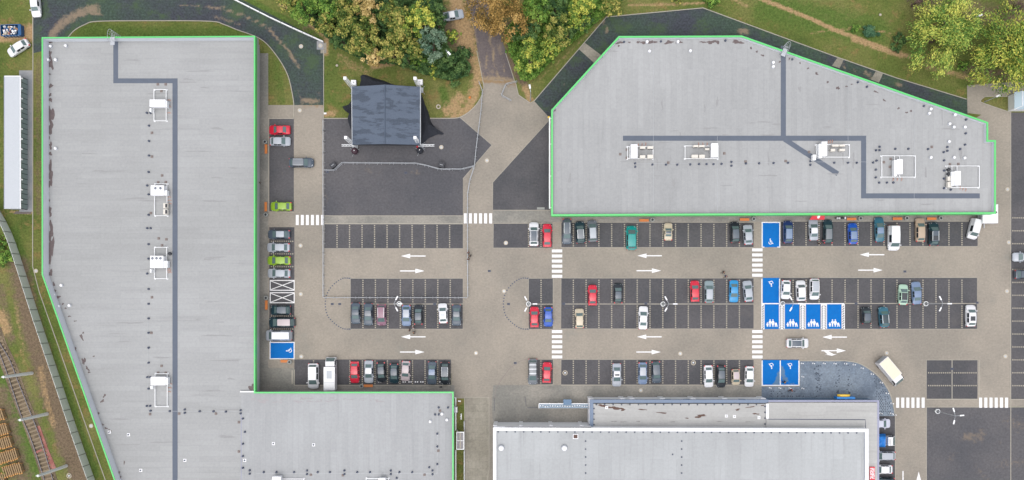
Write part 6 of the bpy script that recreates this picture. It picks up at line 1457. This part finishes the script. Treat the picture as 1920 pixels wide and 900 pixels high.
barriers([(607.5, 225), (607.5, 557)], 'grey steel barrier along the left edge of the stage lot')
barriers([(607.5, 558), (877, 558)], 'grey steel barrier across the empty middle bays')
barriers([(877.5, 557), (877, 470), (877, 365), (881, 340), (890, 312), (893, 280), (902, 210), (905, 172), (898, 154)], 'grey steel barrier winding up the central lane')
barriers([(970, 154), (949, 159), (940, 180), (959, 190)], 'grey steel barrier standing loose by the old road end')
rl = empty('guard_rail', P(520, 35), 'white segmented rail running diagonally beside the gravel road', 'railing')
L = [P(432, -5, .9), P(505, 32, .9), P(548, 52, .9), P(606, 78, .9)]; seg = []
for a, b in zip(L, L[1:]):
    n = max(1, int((b - a).length / 2)); seg += [(a.lerp(b, i / n), a.lerp(b, (i + 1) / n)) for i in range(n)]
for a, b in seg:
    d = (b - a).normalized() * .05; m_ = MB(); ribbon(m_, [a + d, b - d], .2, .35, 1.0); m_.build('rail_panel', M['white'], rl)
    MB().cyl((a.x, a.y, 0), (a.x, a.y, .34), .06).build('post', M['galv'], rl)
# concrete panel fence
fc = empty('panel_fence', P(90, 640), 'grey concrete panel fence between railway and green edged building', 'fence')
line = smoothcurve([(-22, 360), (4, 402), (25, 444), (44, 500), (60, 550), (76, 600), (113, 710), (148, 815), (178, 900), (200, 962)], 8)
L = [P(a, b) for a, b in line]; cum = [0]
for a, b in zip(L, L[1:]): cum.append(cum[-1] + (b - a).length)
def along(s):
    for i in range(len(L) - 1):
        if s <= cum[i + 1]: t = (s - cum[i]) / (cum[i + 1] - cum[i] + 1e-9); return L[i].lerp(L[i + 1], t)
    return L[-1]
nseg = int(cum[-1] / 2.3); slab = MB().box(-1.07, 1.07, -.03, .03, .0, .49).mesh('panel', M['fence_conc']); post = MB().box(-.07, .07, -.08, .08, 0, 2.72).add([(-.07, -.08, 2.72), (.07, -.08, 2.72), (.07, .08, 2.72), (-.07, .08, 2.72), (0, 0, 2.8)], [(0, 1, 4), (1, 2, 4), (2, 3, 4), (3, 0, 4)]).mesh('post', M['concrete']); off = Vector(WLOC[fc.name])
for i in range(nseg):
    a, b = along(i * 2.3), along((i + 1) * 2.3); ang = math.atan2(b.y - a.y, b.x - a.x); c = (a + b) / 2
    inst('post', post, fc, a - off, ang)
    for k in range(5): inst('panel', slab, fc, (c.x - off.x, c.y - off.y, .05 + k * .52), ang, scale=(1, 1, 1))
# railway
rw = empty('railway_track', P(45, 760), 'curving railway track with brown sleepers at the lower left', 'railway track')
lr = smoothcurve([(-14, 628), (0, 660), (15, 700), (40, 775), (60, 824), (85, 900), (98, 945)], 6); rr_ = smoothcurve([(-10, 606), (0, 640), (19, 673), (34, 711), (58, 771.6), (78, 824), (101, 900), (116, 945)], 6)
struct(ribbon(MB(), [P((a[0] + b[0]) / 2, (a[1] + b[1]) / 2) for a, b in zip(lr, rr_)], 3.0, 0, .05).build('track_bed', M['ballast']))
for l_ in (lr, rr_): ribbon(MB(), [P(a, b) for a, b in l_], .13, .2, .36).build('rail', M['rail'], rw)
C_ = [((P(*a) + P(*b)) / 2) for a, b in zip(lr, rr_)]; cum2 = [0]
for a, b in zip(C_, C_[1:]): cum2.append(cum2[-1] + (b - a).length)
slp = MB().box(-1.15, 1.15, -.16, .16, .05, .2).mesh('sleeper', M['sleeper']); off = Vector(WLOC[rw.name]); s = .3; rnd = random.Random(2)
while s < cum2[-1] - .1:
    i = max(k for k in range(len(cum2)) if cum2[k] <= s); i = min(i, len(C_) - 2); t = (s - cum2[i]) / (cum2[i + 1] - cum2[i]); c = C_[i].lerp(C_[i + 1], t); d = C_[i + 1] - C_[i]
    inst('sleeper', slp, rw, (c.x - off.x, c.y - off.y, rnd.uniform(-.02, .01)), math.atan2(d.y, d.x) + R(90) + rnd.uniform(-.03, .03), scale=(rnd.uniform(.92, 1.02), rnd.uniform(.9, 1.15), 1)); s += .82
struct(sheet('red_strip', [(68, 800), (75, 798), (92, 845), (106, 878), (98, 885), (83, 850)], .075, M['red_brick'])); struct(sheet('track_apron', [(62, 815), (70, 838), (84, 890), (76, 893), (64, 850)], .033, M['ballast']))
struct(sheet('red_strip', [(68, 846), (79, 841), (80, 845), (69, 850)], .23, M['red_brick']))
for x, y, lab, hh in ((60, 699.5, 'grey concrete pole uppermost of three beside the track', 9.4), (88.5, 776, 'grey concrete pole in the middle of three beside the track', 9.2), (124.5, 873.5, 'grey concrete pole lowest of three beside the track', 10)):
    t = empty('utility_pole', P(x, y), lab, 'pole', 'poles along the railway'); local(MB().cyl((0, 0, 0), (0, 0, hh), .34, .24, 8), 'mast', M['pole_conc'], t, True); local(MB().box(-.45, .45, -.06, .06, hh - .35, hh - .25), 'cross_arm', M['galv'], t)
    m_ = MB(); m_.lathe([(.07, hh - .25), (.09, hh - .1), (.03, hh)], 8, (-.36, 0, 0)); m_.lathe([(.07, hh - .25), (.09, hh - .1), (.03, hh)], 8, (.36, 0, 0)); local(m_, 'insulator', M['white'], t)
# stacks of timber at the lower left corner
tm = MB().box(-.12, .12, -1.0, 1.0, 0, .15).mesh('timber', M['timber']); te = MB().box(-.125, .125, -1.14, -.92, .01, .16).box(-.125, .125, .92, 1.14, .01, .14).mesh('timber_end', M['timber_end'])
rnd = random.Random(12)
for x, y, n, lab in ((0, 778, 6, 'uppermost timber stack at the left edge'), (4, 806, 8, 'second timber stack from the top at the left edge'), (8, 830, 9, 'middle timber stack at the lower left'), (14, 856, 12, 'long timber stack second from the bottom at the lower left'), (28, 880, 9, 'lowest timber stack at the lower left'), (2, 898, 6, 'reddish timber stack in the lower left corner')):
    ang = R(17); t = empty('timber_stack', P(x, y), lab, 'timber stack', 'timber stacks by the railway', ang)
    for layer in range(4):
        for i in range(n):
            o = inst('timber', tm, t, ((i - n / 2 + .5) * .42 + rnd.uniform(-.03, .03), rnd.uniform(-.1, .1), .12 + layer * .24), rnd.uniform(-.03, .03))
            if layer == 3: inst('timber_end', te, o)
        if layer < 4:
            for yy in (-.75, .75): local(MB().box(-n * .21, n * .21, yy - .04, yy + .04, .03 + layer * .24, .12 + layer * .24), 'spacer', M['timber_end'], t)

# ------------------------------------------------------------------ street furniture
def lamp(px, py, label, arms=(0, 118, -118), rz=0.0, hh=7.6):
    t = empty('street_lamp', P(px, py), label, 'street lamp', 'three armed lamps of the lot', rz)
    local(MB().cyl((0, 0, 0), (0, 0, hh), .10, .06, 10), 'pole', M['galv'], t, True)
    m_ = MB().torus((0, 0, .75), .42, .07, 20, 6)
    for a in range(4): m_.cyl((.42 * math.cos(a * 1.57), .42 * math.sin(a * 1.57), 0), (.42 * math.cos(a * 1.57), .42 * math.sin(a * 1.57), .75), .04, n=6)
    local(m_, 'guard_ring', M['steel_white'], t); local(MB().lathe([(.36, .02), (.34, .12), (.14, .16)], 14), 'base', M['concrete'], t)
    for a in arms:
        c, s_ = math.cos(R(a)), math.sin(R(a)); arm = MB().tube([(0, 0, hh - .1), (.35 * c, .35 * s_, hh + .1), (.85 * c, .85 * s_, hh + .14)], .036, 6); ao = local(arm, 'arm', M['galv'], t)
        h_ = MB(); h_.obox((1.2 * c, 1.2 * s_, 0), .8, .23, .13, R(a), z0=hh + .08); local(h_, 'lamp_head', M['white'], ao)
lamp(749.5, 569.5, 'three armed white lamp in the left middle row', (180 - 118, 180 + 118, 0), 0)
lamp(991, 570, 'three armed white lamp above the red hatchback by the bay pair'); lamp(1242, 570, 'three armed white lamp in the empty middle bays'); lamp(1465.5, 569.5, 'three armed white lamp at the corner of the blue family bays'); lamp(1733, 569.5, 'three armed white lamp right of the pale blue grey saloon'); lamp(1755, 770.5, 'three armed white lamp on the empty dark lot at the lower right', (5, 108, -105))
def lamp1(px, py, label, ang, hh=7.6, ln=.9, headz=None):
    t = empty('street_lamp', P(px, py), label, 'street lamp', 'single lamps beyond the lot', R(ang)); local(MB().cyl((0, 0, 0), (0, 0, hh), .1, .06, 8), 'pole', M['galv'], t, True); local(MB().tube([(0, 0, hh - .05), (ln * .6, 0, hh + .15)], .05), 'arm', M['galv'], t); local(MB().obox((ln, 0, 0), .75, .32, .16, 0, z0=hh + .1), 'lamp_head', M['white'], t)
lamp1(843, 115, 'single grey lamp standing in the dark green bush', -50); lamp1(994.5, 189.5, 'single lamp at the gravel apron corner by the plaza', 100); lamp1(1790, 57, 'single lamp whose white head shows between the large yellow trees', 20, 7.8); lamp1(1846, 191, 'short lamp post on the small grass island', 20, 4.2, .3)
# benches and bins
bp = [MB().box(-.92, .92, -.25 + i * .17, -.25 + i * .17 + .15, .42, .47).mesh('plank', M['orange']) for i in range(3)]; bl = MB().box(-.06, .06, -.25, .25, .02, .42).mesh('leg', M['concrete'])
for x, y, r_, lab in ((500, 280, 90, 'orange bench beside the red and silver cars of the left column'), (499.5, 388, 90, 'orange bench beside the upper lime green hatchback'), (500.5, 572, 90, 'orange bench beside the crossed white boxes'), (536, 677, 0, 'orange bench just below the left blue bay'), (691, 723, 0, 'orange bench on the walk above the lower green edge'), (1207, 413.5, 0, 'orange bench left of the tiny cream car'), (1395, 412, 0, 'orange bench above the black car near the blue bay'), (1595, 411, 0, 'orange bench above the bright blue hatchback'), (1681, 410.5, 0, 'orange bench above the white panel van'), (1745, 410.5, 0, 'orange bench above the black green car')):
    p = P(x, y); t = empty('park_bench', p, lab, 'bench', 'orange benches', R(r_))
    for m_ in bp: inst('plank', m_, t)
    for x_ in (-.8, .8): inst('leg', bl, t, (x_, 0, 0))
bn = MB().lathe([(.38, .02), (.44, .75), (.40, .80), (.25, .80), (.24, .6)], 14).mesh('bin_body', M['concrete'], True); bi = MB().lathe([(.235, .6), (.235, .66)], 12).mesh('bin_liner', M['dark'])
for x, y, lab in ((498.5, 267, 'round bin above the upper left bench'), (500, 403, 'round bin below the bench by the lime car'), (500.5, 558.5, 'round bin above the bench by the crossed boxes'), (544.5, 678.5, 'round bin right of the bench below the blue bay'), (679, 723.5, 'round bin left of the lower bench'), (1222.5, 412.5, 'round bin right of the leftmost upper bench'), (1411.5, 411, 'round bin between the bench and the blue bay'), (1611, 410, 'round bin right of the bench above the blue hatchback'), (1697.5, 409.5, 'round bin right of the bench above the panel van'), (1761, 409.5, 'round bin right of the rightmost upper bench')):
    t = empty('litter_bin', P(x, y), lab, 'bin', 'round concrete bins'); inst('bin_body', bn, t); inst('bin_liner', bi, t)
# bollards round the forecourt
bo = MB().cyl((0, 0, 0), (0, 0, .95), .07, n=8).mesh('post', M['galv']); bc = MB().lathe([(.10, .9), (.12, .98), (.04, 1.06)], 10).mesh('cap', M['white']); bb = MB().lathe([(.16, .02), (.14, .06)], 10).mesh('foot', M['white'])
for x, y in [(1503, 681), (1524, 681), (1544, 681), (1564, 681.5), (1584, 681.5), (1600, 683.5), (1615, 690), (1634, 701), (1651, 717), (1662, 737), (1671, 756), (1670, 775), (1676, 777), (1504, 706), (1504, 728), (1443, 727), (1461, 727), (1480, 727.5), (1650, 774.5)]:
    t = empty('bollard', P(x, y), 'slim white topped bollard around the slate forecourt', 'bollard', 'bollards around the forecourt'); inst('post', bo, t); inst('cap', bc, t); inst('foot', bb, t)
# manholes, gullies, low drain boxes
mh = MB().lathe([(.42, 0), (.42, .012)], 18).mesh('cover', M['stone']); mi = MB().lathe([(.2, .012), (.2, .018)], 12).mesh('grate', M['galv']); rg = MB().torus((0, 0, .01), .42, .1, 20, 4).mesh('ring', M['stone'])
for i, (x, y, lab) in enumerate(((564.5, 87, 'pale manhole cover in the upper gravel road'), (562, 207, 'pale manhole cover where the left lane begins'), (827.5, 276, 'pale manhole cover right of the stage'), (913, 301, 'pale manhole cover on the plaza'), (948.5, 455.5, 'pale manhole cover in the dark bay left of the white car'), (563.5, 460.5, 'pale manhole cover in the left lane beside the silver hatchback'), (564, 551.5, 'pale manhole cover in the left lane beside the crossed boxes'), (565, 668.5, 'pale manhole cover in the left lane near the blue bay'), (892.5, 662, 'pale manhole cover in the central lane'), (945, 546, 'pale manhole cover at the round bay end'), (1275.5, 663, 'pale manhole cover right of the lane arrow'), (1662.5, 662, 'pale manhole cover above the box lorry'), (1885, 668, 'pale manhole cover in the right lane near the dark bays'), (1889, 355, 'pale manhole cover in the right lane beside the green corner'), (1891.5, 454.5, 'pale manhole cover in the right lane by the bay lines'), (1888, 546, 'pale manhole cover in the right lane below the cut cars'), (67.5, 508, 'pale manhole cover in the grass beside the left building'), (171, 798.5, 'pale manhole cover beside the slanting green edge'), (601, 85.5, 'square pad manhole at the white rail end'), (1201.5, 732, 'square gully in the walk above the supermarket'))):
    t = empty('manhole_cover', P(x, y, .0) + Vector((0, 0, .032)), lab, 'manhole cover', 'manhole covers'); inst('cover', mh, t); inst('grate', mi, t)
for x, y, lab in ((1059.5, 699, 'ring shaped manhole in the lower bays, left of two'), (1300, 680, 'ring shaped manhole in the lower bays, right of two'), (129.5, 892, 'concrete ring in the grass by the lowest pole')):
    t = empty('manhole_ring', P(x, y, 0) + Vector((0, 0, .032)), lab, 'manhole cover', 'ring manholes'); inst('ring', rg, t); inst('grate', mi, t, scale=.9)
gl = MB().box(-.28, .28, -.2, .2, 0, .012).mesh('frame', M['vent_dark']); gs = MB().box(-.2, -.14, -.15, .15, .012, .018).box(-.06, 0, -.15, .15, .012, .018).box(.08, .14, -.15, .15, .012, .018).mesh('slot', M['dark'])
for x, y in ((623, 570), (637, 570), (815, 570), (953.5, 570), (1057, 569.5), (1211, 569), (1605, 569), (1832, 567.5), (1785, 691.5), (917.5, 508), (1696.5, 509), (966, 680.5), (1106.5, 773), (613.5, 322.5), (761, 324)):
    t = empty('drain_gully', P(x, y, 0) + Vector((0, 0, .034)), 'small dark rectangular drain gully in the paving', 'drain', 'drain gullies'); inst('frame', gl, t); inst('slot', gs, t)
for x, y, sx, sy, mt, lab in ((1014, 390.8, 1.5, .45, M['concrete'], 'pale concrete wheel stop in the dark triangle by the green wall'), (826.5, 725.5, .5, .3, M['dark'], 'small dark box on the walk below the black car'), (610, 213, .5, .3, M['white'], 'small white post lying by the stage lot corner')):
    tag(MB().obox(P(x, y), sx, sy, .16, 0, z0=.02).obox(P(x, y), sx * .8, sy * .6, .05, 0, z0=.18).build('wheel_stop' if sx > 1 else 'utility_box', mt), lab, 'wheel stop' if sx > 1 else 'box')
wb = M['white']
for i in range(9):
    x = [793.5, 800, 764, 769, 754, 776, 779.5, 783, 787][i]; y = [715.7] * 9
    if i in (0, 1) or i > 3: 
        pass
ws = MB().box(-.22, .22, -.14, .14, 0, .09).mesh('wheel_stop', M['white'])
for x in (710, 714, 756, 760, 767, 771, 779, 783, 789, 793, 825): o = inst('wheel_stop', ws, None, P(x, 716) + Vector((0, 0, .028)), scale=(.5, .8, 1)); tag(o, 'small white wheel stop block at the head of the lower left bays', 'wheel stop', 'white wheel stop blocks')
# red awning with a white round emblem by the wall
t = empty('awning', P(1533, 407), 'red awning with a white round emblem at the green wall', 'awning'); a, b = P(1519, 411.5, 2.7), P(1547, 404, 2.7)
MB().add([(a.x, a.y, 2.3), (b.x, a.y, 2.3), (b.x - .1, b.y, 2.95), (a.x + .4, b.y, 2.95), (a.x, a.y, 2.2), (b.x, a.y, 2.2), (b.x - .1, b.y, 2.85), (a.x + .4, b.y, 2.85)], [(0, 1, 2, 3), (4, 7, 6, 5), (0, 4, 5, 1), (1, 5, 6, 2), (2, 6, 7, 3), (3, 7, 4, 0)]).build('canvas', M['red'], t)
c = P(1535, 406.5, 2.8); MB().add([(c.x + .28 * math.cos(i * .52), c.y + .3 * math.sin(i * .52), 2.80 + .3 * math.sin(i * .52) * .85) for i in range(12)], [tuple(range(12))]).build('emblem', M['white'], t)
m_ = MB(); m_.cyl((a.x + .1, a.y + .05, 0), (a.x + .1, a.y + .05, 2.25), .035, n=6); m_.cyl((b.x - .1, a.y + .05, 0), (b.x - .1, a.y + .05, 2.25), .035, n=6); m_.build('post', M['galv'], t)
# yellow topped posts and cycle rails near the supermarket corner
for x, y, rz_, ln, lab in ((927, 758, 90, 2.4, 'thin dark rail below the yellow flower by the slab path'), (985.5, 752, 97, 1.8, 'thin bent rail left of the trolley shelter'), (998, 763.5, 0, 1.9, 'thin dark rail just left of the trolley shelter')):
    t = empty('cycle_rail', P(x, y), lab, 'rail', 'thin rails', R(rz_)); local(MB().tube([(-ln / 2, 0, .02), (-ln / 2, 0, .8), (ln / 2, 0, .8), (ln / 2, 0, .02)], .03), 'hoop', M['vent_dark'], t)
for x, y, lab in ((867, 90, 'pinkish stone on the earth beside the old road'), (874, 95, 'small pale stone right of the pinkish stone'), (881, 183, 'orange plastic litter on bare earth by the plaza'), (1650, 28, 'tiny white litter on the lawn'), (690, 118, 'pale branch stump on the grass'), (632, 123, 'pale twig on the grass left of the stage')):
    tag(MB().lathe([(.12, .01), (.28, .12), (.2, .3), (.05, .36)], 7, P(x, y)).build('stone' if 'stone' in lab else 'litter', M['orange'] if 'orange' in lab else M['stone'], None), lab, 'stone' if 'stone' in lab else 'litter')

# ------------------------------------------------------------------ people
def skin(name, verts, edges, radii, mat, root=0):
    me = bpy.data.meshes.new(name); me.from_pydata(verts, edges, []); o = bpy.data.objects.new(name, me); COL.objects.link(o)
    md = o.modifiers.new('s', 'SKIN'); sub = o.modifiers.new('u', 'SUBSURF'); sub.levels = 1
    for i, r in enumerate(radii): me.skin_vertices[0].data[i].radius = r if hasattr(r, '__len__') else (r, r)
    for i, d in enumerate(me.skin_vertices[0].data): d.use_root = (i == root)
    dg = bpy.context.evaluated_depsgraph_get(); out = bpy.data.meshes.new_from_object(o.evaluated_get(dg)); bpy.data.objects.remove(o)
    out.materials.clear(); out.materials.append(mat); out.shade_smooth(); out.name = name; return out
def person_meshes(stride):
    f = stride; V = [(0, 0, .95), (0, 0, 1.12), (.01, 0, 1.36), (.0, 0, 1.46), (.01, 0, 1.52), (.02, 0, 1.60), (.03, 0, 1.70)]
    E = [(0, 1), (1, 2), (2, 3), (3, 4), (4, 5), (5, 6)]; Rr = [(.14, .11), (.12, .10), (.15, .11), .06, .055, .09, .075]
    for s in (1, -1):
        k = len(V); a = f * s
        V += [(0, s * .09, .90), (a * .5, s * .10, .50), (a * .8 - .02, s * .10, .09), (a * .8 + .14, s * .11, .05)]; E += [(0, k), (k, k + 1), (k + 1, k + 2), (k + 2, k + 3)]; Rr += [.085, .06, .045, .04]
        k = len(V); V += [(0, s * .19, 1.38), (-a * .4, s * .23, 1.12), (-a * .6 + .12, s * .22, .90)]; E += [(2, k), (k, k + 1), (k + 1, k + 2)]; Rr += [.055, .042, .034]
        h = len(V); V.append((-a * .6 + .15, s * .22, .84)); E.append((h - 1, h)); Rr.append((.028, .016))
        for j in range(4):
            q_ = len(V); l_ = (.075, .085, .08, .06)[j]; V += [(-a * .6 + .15 + (j - 1.5) * .02, s * .22, .79), (-a * .6 + .16 + (j - 1.5) * .022, s * .215, .79 - l_)]; E += [(h, q_), (q_, q_ + 1)]; Rr += [.009, .007]
        q_ = len(V); V += [(-a * .6 + .19, s * .20, .81), (-a * .6 + .20, s * .195, .76)]; E += [(h, q_), (q_, q_ + 1)]; Rr += [.010, .008]
    body = skin('body', V, E, Rr, M['skin'])
    JV = [(0, 0, .92), (0, 0, 1.12), (.01, 0, 1.38)]; JE = [(0, 1), (1, 2)]; JR = [(.165, .135), (.15, .125), (.18, .135)]
    for s in (1, -1):
        a = f * s; k = len(JV); JV += [(0, s * .19, 1.40), (-a * .4, s * .235, 1.12), (-a * .6 + .12, s * .225, .93)]; JE += [(2, k), (k, k + 1), (k + 1, k + 2)]; JR += [.075, .06, .05]
    jac = skin('jacket', JV, JE, JR, M['dark'])
    TV = [(0, 0, .96)]; TE = []; TR = [(.15, .125)]
    for s in (1, -1):
        a = f * s; k = len(TV); TV += [(0, s * .09, .88), (a * .5, s * .10, .50), (a * .8 - .02, s * .10, .12)]; TE += [(0, k), (k, k + 1), (k + 1, k + 2)]; TR += [.10, .078, .065]
    tro = skin('trousers', TV, TE, TR, M['black'])
    hair = skin('hair', [(.0, 0, 1.66), (-.02, 0, 1.72), (.02, 0, 1.75)], [(0, 1), (1, 2)], [.095, .1, .085], M['dark'])
    fc_ = MB().lathe([(.012, 0), (.012, .02)], 6, (.112, .035, 1.635)).lathe([(.012, 0), (.012, .02)], 6, (.112, -.035, 1.635)).box(.105, .14, -.012, .012, 1.59, 1.63).box(.1, .118, -.03, .03, 1.555, 1.565).box(.0, .03, .09, .105, 1.58, 1.65).box(.0, .03, -.105, -.09, 1.58, 1.65).mesh('face', M['skin'])
    shoe = MB()
    for s in (1, -1): a = f * s; shoe.obox((a * .8 + .06, s * .105, 0), .29, .11, .09, 0, z0=.0)
    return dict(body=body, jacket=jac, trousers=tro, hair=hair, face=fc_, shoe=shoe.mesh('shoes', M['black']))
PM = [person_meshes(.34), person_meshes(.06)]
def person(px, py, rz, label, jc, tc=(40, 42, 52), hc=(44, 34, 30), pose=0, group='people on the lot'):
    t = empty('person', P(px, py, 0) + Vector((0, 0, .03)), label, 'person', group, R(rz)); m_ = PM[pose]
    cm = lambda n, c: plain('cloth_%d_%d_%d' % c, C(*c), .8, var=.08)
    for k in m_: inst(k, m_[k], t, mat={'jacket': cm('j', jc), 'trousers': cm('t', tc), 'hair': cm('h', hc)}.get(k))
    return t
person(878.5, 474, -60, 'person in maroon jacket at the central barrier, topmost of three', (96, 58, 66), pose=1); person(881.5, 480, 200, 'person in black at the central barrier, middle of three', (34, 34, 44), pose=0); person(878.8, 486.5, 100, 'person in dark brown jacket at the central barrier, lowest of three', (72, 50, 56), pose=1)
person(1355, 511, 180, 'person in black walking in the lane above the sky blue saloon', (38, 38, 46)); person(1359.5, 518.5, 200, 'person in navy jacket directly above the sky blue saloon', (40, 56, 110))
person(775.5, 614, 20, 'person in white top behind the dark car of the left row', (224, 224, 228), pose=1); person(769, 619, 160, 'person in dark jacket in the lane below the pale blue hatchback', (44, 48, 62), pose=1); person(776.5, 623.5, 30, 'person with light hair and dark coat just above the lane arrow', (60, 44, 44), hc=(200, 180, 150))
person(1468.5, 716, 160, 'person in black walking over the blue wheelchair bays', (36, 36, 42)); person(1481.5, 731, 190, 'person in red jacket on the slate forecourt', (168, 42, 58)); person(1541, 452, 90, 'person in pink top behind the dark teal car', (216, 120, 160), pose=1); person(1534, 457.5, 90, 'person in black standing behind the silver saloon', (38, 40, 50), pose=1)
person(1571, 741, 90, 'person in dark green at the supermarket entrance sign', (46, 66, 66), pose=1)
person(487.5, 343.5, 0, 'person in white top on the walk beside the left building', (222, 216, 214), pose=1)
for o in SC.objects:
    if o.type == 'MESH' and o.parent is None and not o.get('category') and not o.get('kind'): print('UNTAGGED', o.name)
